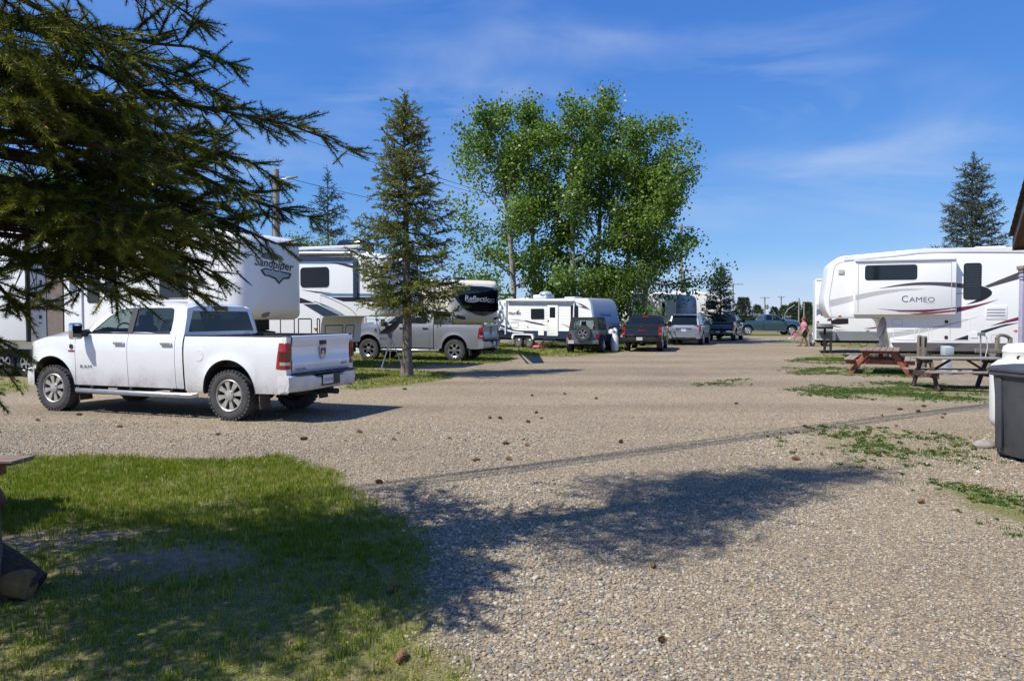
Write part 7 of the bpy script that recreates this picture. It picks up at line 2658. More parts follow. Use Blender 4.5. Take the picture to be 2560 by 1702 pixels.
# ---- far trees beyond the lot
def far_conifers():
    rng = np.random.default_rng(9)
    for (px_, top, Y, w, lab) in ((1852, 745, 150, 2.1, 'slimmer of the two tall spruces past the slate-nosed camper'), (1865, 746, 152, 2.3, 'fuller of the two tall spruces past the slate-nosed camper'), (1893, 764, 158, 3.4, 'broad dark spruce above the blue-green truck bed'), (1935, 769, 160, 2.2, 'small dark spruce above the blue-green cab'), (1961, 765, 150, 3.4, 'broad dark spruce behind the blue-green hood'), (1980, 759, 148, 2.3, 'slim member of the spruce pair past the blue-green hood'), (1990, 757, 150, 2.6, 'taller member of the spruce pair past the blue-green hood'), (2015, 757, 155, 1.9, 'narrow distant spruce above the walking woman'), (2021, 758, 156, 1.9, 'narrow distant spruce just past the one above the walking woman'), (2034, 771, 150, 3.0, 'dark distant spruce touching the half-hidden trailer edge')):
        b = at(px_, 795, Y)
        Ht = at(px_, top, Y).z
        root = empty('distant_spruce', (b.x, Y, 0))
        tag(root, lab, 'tree', 'dark spruces on the skyline')
        MB().tube([(0, 0, -0.1), (0, 0, Ht)], [0.18, 0.02], 6).build('trunk', M['tree_wood'], root)
        n = 900
        t = rng.random(n) ** 0.8
        r = 0.62 * w * (1 - t) ** 0.8 * np.sqrt(rng.uniform(0.15, 1, n)) + 0.1
        r *= 1 + 0.25 * np.sin(t * 40 + rng.uniform(0, 6))
        a = rng.uniform(0, 6.28, n)
        O = np.stack([r * np.cos(a), r * np.sin(a), 0.4 + t * (Ht - 0.5)], 1)
        D = np.stack([np.cos(a), np.sin(a), -0.2 + 0.9 * t], 1) + rng.normal(0, 0.3, (n, 3))
        pr = needle_brush(rng, 7, 0.5, 0.22)
        v, f, tt = scatter(pr[0], pr[1], frames(D, None, rng, rng.uniform(0.3, 0.6, n)), O, np.clip(rng.normal(0.5, 0.22, n), 0, 1))
        link_mesh('crown', np_mesh('far_crown', v, f, False, tt), M['needles_far'], root)


far_conifers()


def treeline():
    rng = np.random.default_rng(10)
    V, F = leaf_proto(1.0)
    C = []
    for k in range(420):
        x = rng.uniform(-190, 250)
        y = rng.uniform(150, 190)
        h = rng.uniform(1.4, 2.7) * (0.75 + 0.5 * math.sin(x * 0.13 + 1) ** 2)
        n = 60
        q = rng.normal(0, 1, (n, 3))
        q = q / np.linalg.norm(q, axis=1, keepdims=True) * rng.random((n, 1)) ** 0.4
        C.append(q * np.array([2.6, 2.0, h * 0.5]) + np.array([x, y, h * 0.5]))
    C = np.concatenate(C)
    n = len(C)
    v, f, t = scatter(V, F, frames(rng.normal(0, 1, (n, 3)), rng.normal(0, 1, (n, 3)) + np.array([-0.7, -0.7, 1.0]), None, rng.uniform(0.5, 1.1, n)), C, np.clip(rng.normal(0.4, 0.2, n), 0, 1))
    o = link_mesh('treeline', np_mesh('treeline', v, f, False, t), M['leaves_far'])
    tag(o, 'band of distant green bushes along the horizon', 'bushes', kind='stuff')


treeline()
# ------------------------------------------------------------------ street furniture, tables, tanks
def plank(parent, a, b, w, h, mat, name='board', up=(0, 0, 1)):
    return MB().bar(a, b, w, h, up).build(name, M[mat], parent, bevel=0.005)


def picnic_table(label, loc, rz, L, topw, zt, span, zs, frame, top, seat_m, n_top=6, sc=1.0):
    """A-frame table; long axis = local y"""
    root = empty('picnic_table', loc, rz, sc)
    tag(root, label, 'picnic table')
    bw = topw / n_top
    for k in range(n_top):
        x = -topw / 2 + bw * (k + 0.5)
        plank(root, (x, -L / 2 + 0.01 * (k % 2), zt - 0.02), (x, L / 2 - 0.015 * (k % 3), zt - 0.02), bw - 0.012, 0.038, top, 'table_board')
    for s in (-1, 1):
        for k in range(2):
            x = s * (span / 2 - 0.07 - 0.145 * k)
            plank(root, (x, -L / 2, zs - 0.02), (x, L / 2, zs - 0.02), 0.135, 0.038, seat_m, 'bench_board')
    for yy in (-L / 2 + 0.22, L / 2 - 0.22):
        for s in (-1, 1):
            plank(root, (s * (topw * 0.30), yy, zt - 0.045), (s * (span * 0.42), yy, 0.0), 0.04, 0.135, frame, 'leg', (1, 0, 0))
        plank(root, (-span / 2 + 0.02, yy + 0.045, zs - 0.10), (span / 2 - 0.02, yy + 0.045, zs - 0.10), 0.04, 0.13, frame, 'seat_bearer')
        plank(root, (-topw / 2 + 0.03, yy + 0.045, zt - 0.085), (topw / 2 - 0.03, yy + 0.045, zt - 0.085), 0.04, 0.09, frame, 'top_bearer')
        plank(root, (0, yy + (0.06 if yy < 0 else -0.06), zs - 0.08), (0, yy + (0.55 if yy < 0 else -0.55), zt - 0.06), 0.08, 0.04, frame, 'brace')
    return root


g = (gp(2122, 937) + gp(2272, 937)) / 2
picnic_table('red-stained picnic table with a worn plank top seen end-on', (g.x + 0.55, g.y + 0.98, 0), R(-29), 2.4, 1.02, 0.73, 1.86, 0.46, 'red_wood', 'red_top', 'grey_wood')
g = gp(2341, 980)
picnic_table('grey weathered picnic table with dark red frame next to the gas tank', (g.x + 0.92, g.y + 0.70, 0), R(84), 1.9, 0.72, 0.74, 1.5, 0.45, 'dark_red_wood', 'grey_wood', 'grey_wood', 5)
g = gp(0, 1290)
t3 = picnic_table('dark red picnic table of which one bench corner shows at the lawn edge', (-5.10, 5.62, 0), R(88), 1.7, 0.72, 0.74, 1.5, 0.44, 'red_wood', 'red_top', 'red_top', 5)

# ---- big vertical gas tank and wheeled bin
g = gp(2515, 1103)
root = empty('gas_tank', (7.13, 10.05, 0))
tag(root, 'tall white upright gas tank with a domed valve hood behind the bin', 'gas tank')
MB().lathe([(0.30, 0.0), (0.30, 0.06), (0.20, 0.08)], (0, 0, 0), 'z', 28).build('foot_ring', M['tank'], root)
MB().lathe([(0.02, 0.05), (0.25, 0.07), (0.345, 0.14), (0.375, 0.24), (0.38, 0.9), (0.36, 0.99), (0.28, 1.06), (0.15, 1.09), (0.001, 1.095)], (0, 0, 0), 'z', 40).build('shell', M['tank'], root)
hd = MB()
hr = []
for h, r in ((1.03, 0.235), (1.16, 0.23), (1.18, 0.24), (1.20, 0.235), (1.25, 0.225), (1.29, 0.17), (1.305, 0.001)):
    hr.append((r, h))
hood_ = MB().lathe(hr, (0, 0, 0), 'z', 32).build('valve_hood', M['tank'], root)
MB().lathe([(0.238, 1.035), (0.243, 1.045), (0.238, 1.055)], (0, 0, 0), 'z', 32, True).build('rust_ring', M['rust'], hood_)
for ang in (-120, -40):
    a = R(ang)
    cx, cy = 0.232 * math.cos(a), 0.232 * math.sin(a)
    MB().prism(rrect(-0.085, 0.085, -0.028, 0.028, 0.027, 5), lambda u, v, d: (math.cos(a + u / 0.233) * (0.2345 + d), math.sin(a + u / 0.233) * (0.2345 + d), 1.105 + v), -0.02, 0.002).build('hood_opening', M['trim_black'], hood_)

g = gp(2482, 1172)
bx, by = 6.06, 8.22
root = empty('wheeled_bin', (bx, by, 0), R(4))
tag(root, 'dark grey wheeled refuse bin with a hinged lid at the edge of the lot', 'bin')
rings = []
for z, w, d in ((0.05, 0.26, 0.30), (0.09, 0.275, 0.315), (0.5, 0.298, 0.345), (0.96, 0.325, 0.37), (0.985, 0.328, 0.373)):
    ring = [(x, y, z) for x, y in rrect(-w, w, -d, d, 0.06, 4)]
    rings.append(ring)
body = MB().loft(rings).build('body', M['bin'], root, smooth=35)
MB().loft([[(x, y, z) for x, y in rrect(-w, w, -d, d, 0.06, 4)] for z, w, d in ((0.975, 0.34, 0.385), (0.985, 0.365, 0.41), (1.02, 0.365, 0.41), (1.03, 0.35, 0.395))]).build('rim', M['bin'], body, smooth=35)
lid = MB().loft([[(x, y + dy, z) for x, y in rrect(-w, w, -d, d, 0.07, 4)] for z, w, d, dy in ((1.032, 0.375, 0.425, -0.01), (1.06, 0.375, 0.425, -0.01), (1.09, 0.34, 0.38, 0.0), (1.115, 0.20, 0.24, 0.02))]).build('lid', M['bin'], root, smooth=35)
MB().loft([[(-0.12 + a, -0.36 + b, z) for a, b in rrect(-0.10, 0.10, -0.05, 0.05, 0.02, 3)] for z in (1.06, 1.115)]).build('lid_grip', M['bin'], lid, bevel=0.006)
for x in (-0.20, -0.06, 0.08, 0.22):
    MB().prism([(x - 0.012, 0.70), (x + 0.012, 0.70), (x + 0.014, 0.97), (x - 0.014, 0.97)], lambda u, v, d: (u, -lerp(0.345, 0.372, (v - 0.5) / 0.46) - d, v), -0.01, 0.012).build('rib', M['bin'], body, bevel=0.003)
for sy in (-1, 1):
    rb = MB().loft([[(-0.345 + 0.02 * (1 - t) - 0.0, sy * (0.24 + a), z) for a in (-0.05, 0.05)] + [(-0.29, sy * (0.24 - a), z) for a in (-0.05, 0.05)] for t, z in ((0, 0.12), (0.5, 0.6), (1, 0.95))]).build('corner_rib', M['bin'], body, bevel=0.01)
for sx in (-1, 1):
    make_wheel(root, sx * 0.20, 0.30, 0.10, 0.10, 0.05, 0.05, 'steel', 'rubber_dark', lugs=False).rotation_euler = (0, 0, PI / 2)

# ---- corner of the roofed hut
hut = empty('hut', (7.68, 11.0, 0), math.atan2(-0.874, -0.485))
tag(hut, 'brown-roofed hut of which one overhanging gable corner shows at the picture edge', 'hut')
# local x runs along the rake toward the camera and up to the ridge, the hut lies on +y
rk, hr_ = 0.36, 2.6
MB().prism([(0.0, 2.70), (hr_, 2.70 + hr_ * rk), (2 * hr_, 2.70), (2 * hr_, 2.88), (hr_, 2.88 + hr_ * rk), (0, 2.88)], lambda u, v, d: (u, d, v), -0.045, 0.0).build('bargeboard', M['fascia'], hut)
for (xa_, xb_) in ((-0.06, hr_ + 0.02), (2 * hr_ + 0.06, hr_ - 0.02)):
    n_r = 13
    for k in range(n_r):
        xa2, xb2 = lerp(xa_, xb_, k / n_r), lerp(xa_, xb_, (k + 1.25) / n_r if k < n_r - 1 else 1)
        za, zb = 2.90 + abs(xa2 - xa_) * rk, 2.885 + abs(xb2 - xa_) * rk
        MB().add([(xa2, -0.10, za), (xb2, -0.10, zb), (xb2, 6.0, zb), (xa2, 6.0, za), (xa2, -0.10, za + 0.03), (xb2, -0.10, zb + 0.012), (xb2, 6.0, zb + 0.012), (xa2, 6.0, za + 0.03)], [(0, 1, 2, 3), (4, 7, 6, 5), (0, 4, 5, 1), (2, 6, 7, 3), (0, 3, 7, 4), (1, 5, 6, 2)]).build('shingle_course', M['shingle'], hut)
MB().poly([(0.0, 0.001, 2.72), (hr_, 0.001, 2.72 + hr_ * rk), (hr_, 0.62, 2.72 + hr_ * rk), (0.0, 0.62, 2.72)]).build('soffit', M['soffit'], hut)
MB().prism([(-0.03, 2.68), (-0.03, 2.87), (0.02, 2.87), (0.02, 2.68)], lambda u, v, d: (u, d, v), -0.05, 6.0).build('eave_board', M['fascia'], hut)
MB().prism([(0.55, 0.0), (2 * hr_ - 0.55, 0.0), (2 * hr_ - 0.55, 2.7), (hr_, 2.6 + (hr_ - 0.2) * rk), (0.55, 2.7)], lambda u, v, d: (u, d, v), 0.64, 5.6).build('wall', M['soffit'], hut)
pst = empty('porch_post', tuple(at(2557, 795, 12.2).xy) + (0,))
tag(pst, 'pale lavender porch post with a square cap under the hut roof', 'post')
MB().box(-0.045, 0.045, -0.045, 0.045, 0, 2.47).build('shaft', M['porch'], pst, bevel=0.006)
MB().box(-0.075, 0.075, -0.075, 0.075, 2.47, 2.53).box(-0.06, 0.06, -0.06, 0.06, 2.42, 2.47).build('cap', M['grey_wood'], pst, bevel=0.004)
for z in (2.35, 2.30):
    MB().box(-0.055, 0.055, -0.055, 0.055, z, z + 0.02).build('collar', M['porch'], pst)

# ---- hook-up posts beside the burgundy-striped camper
for i, (px_, top, lab) in enumerate(((2297, 838, 'weathered grey wooden post, slimmer of the close pair by the red table'), (2309.5, 838, 'thicker weathered wooden post with a split top, of the close pair by the red table'))):
    b = gp(px_, 935 - i * 2)
    r = empty('wooden_post', (b.x, b.y, 0))
    tag(r, lab, 'post')
    h = at(px_, top + i * 2, b.y).z
    w = 0.045 + 0.012 * i
    MB().loft([[(x * q, y * q, z) for x, y in rrect(-w, w, -w * 1.2, w * 1.2, 0.015, 2)] for z, q in ((0, 1.05), (h * .5, 1.0), (h * 0.97, 0.97), (h, 0.85))]).build('shaft', M['post_wood'], r)
    MB().box(-w * 0.6, w * 0.3, -w * 1.3, -w * 1.15, h - 0.32, h - 0.05).build('check_crack', M['trim_black'], r)
b = gp(2367, 936)
r = empty('power_pedestal', (b.x, b.y, 0))
tag(r, 'grey-green electrical hook-up pedestal behind the grey picnic table', 'pedestal')
MB().box(-0.10, 0.10, -0.08, 0.08, 0, 0.52).build('base', M['pedestal'], r, bevel=0.006)
MB().box(-0.09, 0.09, -0.07, 0.07, 0.52, 0.57).build('neck', M['rv_grey'], r)
MB().loft([[(-0.135, -0.11, 0.56), (0.135, -0.11, 0.56), (0.135, 0.11, 0.56), (-0.135, 0.11, 0.56)], [(-0.135, -0.11, 0.80), (0.135, -0.11, 0.80), (0.135, 0.11, 0.84), (-0.135, 0.11, 0.84)]]).build('hood', M['pedestal'], r, bevel=0.008)
hose = [tuple(gp(2320, 900, 0.35)), tuple(gp(2330, 918, 0.15)), tuple(gp(2350, 926, 0.05)), tuple(gp(2390, 928, 0.02)), tuple(gp(2430, 933, 0.02))]
tag(MB().tube(cr(hose, 6), 0.016, 6).build('water_hose', M['hose']), 'white water hose looping between the wooden posts and the pedestal', 'hose')
b = gp(2400, 934)
tag(MB().lathe([(0.05, 0), (0.05, 0.10), (0.06, 0.10), (0.06, 0.13), (0.001, 0.135)], tuple(b), 'z', 14).build('sewer_cap', M['hose']), 'small white capped sewer pipe under the grey picnic table', 'pipe')
# pipe stand with camera-like dish head
b = gp(2452, 930)
r = empty('antenna_mast', (b.x, b.y, 0))
tag(r, 'thin galvanised antenna mast with a small bracket head behind the grey table', 'antenna')
zt = at(2452, 835, b.y).z
MB().cyl((0, 0, 0), (-0.03, 0, zt), 0.022, n=8).build('mast', M['steel_dull'], r)
MB().box(-0.10, 0.09, -0.05, 0.05, zt - 0.05, zt + 0.05).build('bracket', M['rv_grey'], r, bevel=0.01)
MB().tube([(0.04, 0, zt - 0.02), (0.16, 0, zt - 0.10), (0.19, 0, zt - 0.4), (0.12, 0, zt - 0.75), (0.05, 0, 0.1)], 0.012, 6).build('lead', M['hose'], r)
# wooden yoke and rail
b = gp(2505, 925)
r = empty('wooden_rail', (b.x, b.y, 0))
tag(r, 'weathered wooden yoke and crossbar behind the gas tank', 'rail')
zt = at(2500, 838, b.y).z
for xx in (-0.17, 0.24):
    MB().box(xx - 0.05, xx + 0.05, -0.05, 0.05, 0, zt - 0.10).build('upright', M['post_wood'], r, bevel=0.008)
MB().tube(cr([(-0.20, 0, zt - 0.12), (-0.10, 0, zt), (0.1, 0, zt - 0.02), (0.27, 0, zt - 0.12)], 4), 0.055, 6).build('yoke', M['post_wood'], r)
x0, x1 = at(2437, 876, b.y - 0.1).x - b.x, 0.45
zb = at(2437, 876, b.y).z
MB().bar((x0, -0.11, zb), (x1, -0.11, zb - 0.03), 0.06, 0.13).build('crossbar', M['post_wood'], r, bevel=0.008)
for i, q in enumerate((2478, 2489)):
    b = gp(q, 938)
    tag(MB().loft([[(b.x + x, b.y + y, z) for x, y in rrect(-0.06, 0.06, -0.05, 0.05, 0.02, 2)] for z in (0, 0.5 - 0.05 * i, 0.55 - 0.05 * i)]).build('wooden_stub', M['post_wood']), ('tall', 'short')[i] + ' weathered wooden stub post beside the gas tank', 'post')


# ---- dishes
def dish(name, label, loc, rz, r, tilt, hub_z, legs, dark, cat='satellite dish'):
    root = empty(name, loc, rz)
    tag(root, label, cat)
    c = Vector((0, 0, hub_z))
    Mx = Matrix.Translation(c) @ Matrix.Rotation(tilt, 4, 'Y')
    rings = []
    for k in range(7):
        t = k / 6
        rings.append([Mx @ Vector((-0.10 + 0.16 * t * t, r * 0.92 * t * math.cos(a) + 1e-4 * math.cos(a), r * t * math.sin(a) + 1e-4 * math.sin(a))) for a in np.linspace(0, 2 * PI, 25)[:-1]])
    back = [[p + (Mx.to_3x3() @ Vector((-0.015, 0, 0))) for p in rg] for rg in rings[::-1]]
    MB().loft(rings + back).build('reflector', M['s_char' if dark else 'steel_dull'], root)
    tip = Mx @ Vector((0.52, 0, -r * 0.62))
    arm = MB().tube([Mx @ Vector((0.04, 0, -r * 0.9)), tip], 0.014, 6).build('feed_arm', M['steel_bar'], root)
    MB().tube([tip, tip + (Mx.to_3x3() @ Vector((-0.10, 0, 0.05)))], [0.035, 0.03], 8).build('receiver', M['steel_dull'], arm)
    MB().cyl((0, 0, 0.55 * hub_z), tuple(Mx @ Vector((-0.12, 0, 0))), 0.022, n=8).build('mast', M['steel_bar'], root)
    for k in range(3):
        a = 2 * PI * k / 3 + legs
        MB().bar((0.02 * math.cos(a), 0.02 * math.sin(a), hub_z * 0.72), (0.42 * math.cos(a), 0.42 * math.sin(a), 0.0), 0.028, 0.028).build('leg', M['steel_bar'], root)
    return root


b = gp(978, 922)
dish('satellite_dish', 'black satellite dish tilted skyward on a tripod in front of the silver pickup', (b.x, b.y, 0), R(-160), 0.42, R(-58), 1.32, 0.5, True)
b = gp(2228, 905)
dish('satellite_dish', 'grey satellite dish on a tripod beside the red picnic table', (b.x - 0.35, b.y, 0), R(170), 0.40, R(-12), 1.30, 0.2, True)

# ---- grill on the trailer's corner
g8 = c8.wall(2062, 822, 0.35)
q = c8.root.matrix_basis @ Vector(c8.W(g8[0], 0, 0.35))
r = empty('gas_grill', (q.x, q.y, 0), a8)
tag(r, 'black portable gas grill on a single leg at the corner of the half-hidden trailer', 'grill')
zg = at(2062, 818, q.y).z
MB().loft([[(-0.33, -0.2, zg - 0.08), (0.33, -0.2, zg - 0.08), (0.33, 0.2, zg - 0.08), (-0.33, 0.2, zg - 0.08)], [(-0.36, -0.22, zg), (0.36, -0.22, zg), (0.36, 0.22, zg), (-0.36, 0.22, zg)]]).build('firebox', M['s_black'], r, bevel=0.01)
MB().loft([[(-0.36, -0.22, zg + 0.005), (0.36, -0.22, zg + 0.005), (0.36, 0.22, zg + 0.005), (-0.36, 0.22, zg + 0.005)], [(-0.30, -0.14, zg + 0.16), (0.30, -0.14, zg + 0.16), (0.30, 0.14, zg + 0.16), (-0.30, 0.14, zg + 0.16)]]).build('lid', M['s_char'], r, bevel=0.02)
MB().box(-0.05, 0.05, -0.05, 0.05, 0.02, zg - 0.06).box(-0.18, 0.18, -0.18, 0.18, 0.0, 0.03).build('pedestal', M['under'], r)
# bicycle and folding table glimpsed beneath the half-hidden trailer
def bike(loc, rz):
    root = empty('bicycle', loc, rz)
    tag(root, 'black bicycle parked beyond the half-hidden trailer, its wheels showing underneath', 'bicycle')
    for x in (-0.52, 0.52):
        w = empty('wheel', (x, 0, 0.34), 0, 1, root)
        MB().lathe([(0.34, -0.015), (0.35, 0), (0.34, 0.015), (0.315, 0)], n=28, closed=True).build('tyre', M['rubber_dark'], w)
        for k in range(8):
            a = PI * k / 8
            MB().cyl((0.32 * math.cos(a), 0, 0.32 * math.sin(a)), (-0.32 * math.cos(a), 0, -0.32 * math.sin(a)), 0.002, n=3).build('spoke', M['steel_bar'], w)
    fr_ = MB()
    for a, b in (((-0.52, .34), (-0.1, .3)), ((-0.1, .3), (-0.2, .85)), ((-0.52, .34), (-0.18, .75)), ((-0.18, .78), (0.38, .80)), ((-0.1, .3), (0.38, .74)), ((0.36, .95), (0.52, .34))):
        fr_.cyl((a[0], 0, a[1]), (b[0], 0, b[1]), 0.016, n=6)
    fr_.build('frame', M['s_black'], root)
    MB().box(-0.32, -0.06, -0.06, 0.06, 0.86, 0.92).build('saddle', M['s_black'], root, bevel=0.02)
    MB().cyl((0.36, -0.28, 0.98), (0.36, 0.28, 0.98), 0.014, n=6).build('handlebar', M['s_black'], root)


b = gp(2158, 866)
bike((b.x + 0.5, b.y, 0), 0.1)
b = gp(2118, 862)
r = empty('folding_table', (b.x, b.y, 0), 0.1)
tag(r, 'small folding camp table with crossed legs beneath the half-hidden trailer', 'table')
MB().box(-0.45, 0.45, -0.3, 0.3, 0.66, 0.69).build('table_top', M['rv_grey'], r, bevel=0.005)
for y in (-0.27, 0.27):
    for s in (-1, 1):
        MB().bar((s * 0.42, y, 0.0), (-s * 0.30, y, 0.66), 0.025, 0.025).build('leg', M['steel_dull'], r)

# ---- shed with lap siding behind the silver pickup
sh = empty('siding_shed', (-6.9, 34.2, 0), R(-6))
tag(sh, 'small white lap-sided cabin seen between the silver pickup and the blue-striped camper', 'cabin')
MB().box(-1.6, 1.4, 0.03, 3.0, 0, 2.5).build('core', M['siding'], sh)
for k in range(17):
    z = k * 0.145
    MB().add([(-1.63, -0.012, z + 0.004), (1.43, -0.012, z + 0.004), (1.43, 0.0, z + 0.145), (-1.63, 0.0, z + 0.145), (-1.63, 0.03, z), (1.43, 0.03, z), (1.43, 0.03, z + 0.145), (-1.63, 0.03, z + 0.145)], [(0, 1, 2, 3), (0, 4, 5, 1), (3, 2, 6, 7), (0, 3, 7, 4), (1, 5, 6, 2)]).build('siding_course', M['siding'], sh, smooth=0)
w = MB().box(-0.95, -0.05, -0.04, 0.0, 1.10, 1.75).build('window', M['s_white'], sh)
MB().box(-0.89, -0.11, -0.048, -0.03, 1.16, 1.69).build('pane', M['beige_wood'], w)
MB().prism([(-1.8, 2.5), (1.6, 2.5), (-0.1, 3.0)], lambda u, v, d: (u, d, v), -0.15, 3.2).build('roof', M['shingle'], sh)


# ---- poles and wires
def utility_pole(label, px_, top, Y, r, arm=None, lamp=False, metal=False, group=None):
    b = at(px_, 795, Y)
    zt = at(px_, top, Y).z
    root = empty('utility_pole', (b.x, Y, 0))
    tag(root, label, 'utility pole', group)
    MB().tube([(0, 0, -0.05), (0, 0, zt)], [r * 1.15, r * 0.85], 12).build('shaft', M['steel_dull' if metal else 'pole_wood'], root)
    if arm:
        az, half = arm
        a_ = MB().bar((-half, -r - 0.05, az), (half, -r - 0.05, az), 0.09, 0.10).build('crossarm', M['pole_wood'], root)
        for x in (-half * 0.92, -half * 0.5, half * 0.5, half * 0.92):
            MB().lathe([(0.03, 0), (0.055, 0.05), (0.04, 0.09), (0.055, 0.12), (0.001, 0.16)], (x, -r - 0.05, az + 0.06), 'z', 10).build('insulator', M['steel_dull'], a_)
    if lamp:
        l_ = MB().tube([(0.0, -r, zt - 0.65), (0.25, -r - 0.05, zt - 0.45), (0.55, -r - 0.05, zt - 0.40)], 0.025, 6).build('lamp_arm', M['steel_dull'], root)
        MB().loft([[(0.5, -r - 0.17, zt - 0.46), (0.5, -r + 0.07, zt - 0.46), (0.5, -r + 0.05, zt - 0.36), (0.5, -r - 0.15, zt - 0.36)], [(0.95, -r - 0.13, zt - 0.36), (0.95, -r + 0.03, zt - 0.36), (0.95, -r + 0.02, zt - 0.31), (0.95, -r - 0.12, zt - 0.31)]]).build('lamp_head', M['rv_grey'], l_, bevel=0.02)
    return root, zt


p1, z1 = utility_pole('wooden utility pole with a crossarm seen through the spruce boughs', 331, 160, 27.0, 0.13, (at(331, 188, 27).z, 0.75))
p2, z2 = utility_pole('thick wooden pole topped by a lamp above the badge-nosed camper', 694, 424, 30.0, 0.145, None, True)
MB().cyl((-0.17, -0.05, 0), (-0.17, -0.05, z2 - 0.3), 0.025, n=6).build('conduit', M['steel_dull'], p2)
MB().tube(cr([(-0.3, -0.2, z2 - 1.0), (-0.6, -0.3, z2 - 1.55), (-0.35, -0.3, z2 - 1.9), (-0.15, -0.15, z2 - 1.2)], 5), 0.014, 5).build('drip_loop', M['cable'], p2)
p3, z3 = utility_pole('brown wooden utility pole at the edge of the poplar clump', 1702, 560, 74.0, 0.15, (at(1702, 568, 74).z, 1.2))
p3b, _ = utility_pole('silver metal pole standing right beside the brown utility pole', 1709.5, 676, 70.0, 0.11, (at(1709, 677, 70).z, 0.7), metal=True)
FARP = 'utility poles on the skyline'
for (px_, top, Y, r, half, lab) in (
        (1832, 708, 120, 0.13, 1.6, 'distant utility pole with a wide crossarm behind the small dark spruce'),
        (1911.5, 742, 150, 0.14, 1.0, 'distant utility pole with a transformer above the blue-green pickup cab'),
        (1952.5, 740, 160, 0.14, 0.8, 'distant utility pole just past the transformer pole'),
        (1997, 745, 130, 0.13, 0, 'thin distant pole without crossarm, taller of the two by the walking woman'),
        (2010, 757, 140, 0.13, 0, 'thin distant pole without crossarm, shorter of the two by the walking woman'),
        (1891, 784, 95, 0.08, 0.45, 'short distant pole with a small crossarm over the blue-green truck bed'),
        (1970.5, 790, 100, 0.08, 0.35, 'short distant pole with pale insulators over the blue-green hood')):
    rt, zt = utility_pole(lab, px_, top, Y, r, (at(px_, top + 3, Y).z, half) if half else None, group=FARP)
    if px_ == 1911.5:
        MB().lathe([(0.3, 0), (0.32, 0.1), (0.32, 0.9), (0.2, 1.0), (0.001, 1.0)], (0.45, 0, zt - 2.6), 'z', 12).build('transformer', M['steel_dull'], rt)
for (px_, top, Y) in ((1938, 788, 120), (1962, 787, 118)):
    b = at(px_, 795, Y)
    r = empty('road_lamp', (b.x, Y, 0))
    tag(r, 'slim curved road lamp on the skyline ' + ('nearer the transformer pole' if px_ == 1938 else 'between two dark spruces'), 'street lamp', 'road lamps')
    s = -1 if px_ == 1938 else 1
    MB().tube([(0, 0, 0), (0, 0, 2.2), (s * 0.5, 0, 3.1), (s * 1.6, 0, 3.8)], 0.05, 6).build('pole', M['steel_dull'], r)


def wire(label, a, b, sag, r=0.012, cat='cable', name='power_line', group=None):
    a, b = Vector(a), Vector(b)
    pts = []
    for k in range(25):
        t = k / 24
        p = a.lerp(b, t)
        p.z -= sag * 4 * t * (1 - t)
        pts.append(p)
    o = MB().tube(pts, r, 5).build(name, M['cable'])
    tag(o, label, cat, group)
    return o


A3 = at(1702, 568, 74)
A1 = at(331, 188, 27)
for i, dx in enumerate((-0.69, 0.38, 0.69)):
    wire(('uppermost', 'middle', 'lowest')[i] + ' thin black power line sagging across the sky behind the lone spruce', (A1.x + dx, 26.8, A1.z + 0.2), (A3.x + dx * 1.6, 73.8, A3.z + 0.2 - 0.35 * i), 1.5, 0.011, group='power lines')
P2 = at(694, 440, 30)
wire('thin black service line from the lamp pole toward the poplars', (P2.x, 29.9, P2.z), tuple(at(1702, 600, 74)), 1.0, 0.012, group='power lines')
# overhead service cable: above the picture, it throws the soft line across the gravel
Hc = 9.2
ga, gb = gp(980, 1212), gp(2470, 1012)
dc = (gb - ga).normalized()
off = SH * (Hc / math.tan(SUN_EL))
ca, cb_ = ga - off - dc * 6.2, gb - off + dc * 11.0
r = empty('service_cable', (0, 0, 0))
tag(r, 'bundled overhead service cable above the picture, throwing the long soft shadow line', 'cable')
nn = Vector((-dc.y, dc.x, 0))
Lc = (cb_ - ca).length
for k in range(4):
    amp = (0.03, 0.08, 0.13, 0.17)[k]
    pts = []
    for j in range(241):
        u_ = j / 240
        pts.append(ca.lerp(cb_, u_) + nn * (0.10 * (k - 1.5) + 0.2 * amp * math.sin(u_ * Lc * 0.7 + 1.7 * k)) + Vector((0, 0, Hc + 0.05 * math.cos(u_ * Lc * 1.9 + k))))
    MB().tube(pts, 0.021, 6).build('strand', M['cable'], r)
for i, q in enumerate((ca, cb_)):
    pr_ = empty('utility_pole', (q.x, q.y, 0))
    tag(pr_, ('wooden utility pole beyond the picture edge beyond the lawn', 'wooden utility pole beyond the picture edge behind the hut')[i], 'utility pole')
    MB().tube([(0, 0, -0.05), (0, 0, Hc + 0.4)], [0.16, 0.12], 12).build('shaft', M['pole_wood'], pr_)
    MB().bar((-nn.x * 0.3, -nn.y * 0.3, Hc - 0.09), (nn.x * 0.3, nn.y * 0.3, Hc - 0.09), 0.09, 0.10).build('crossarm', M['pole_wood'], pr_)

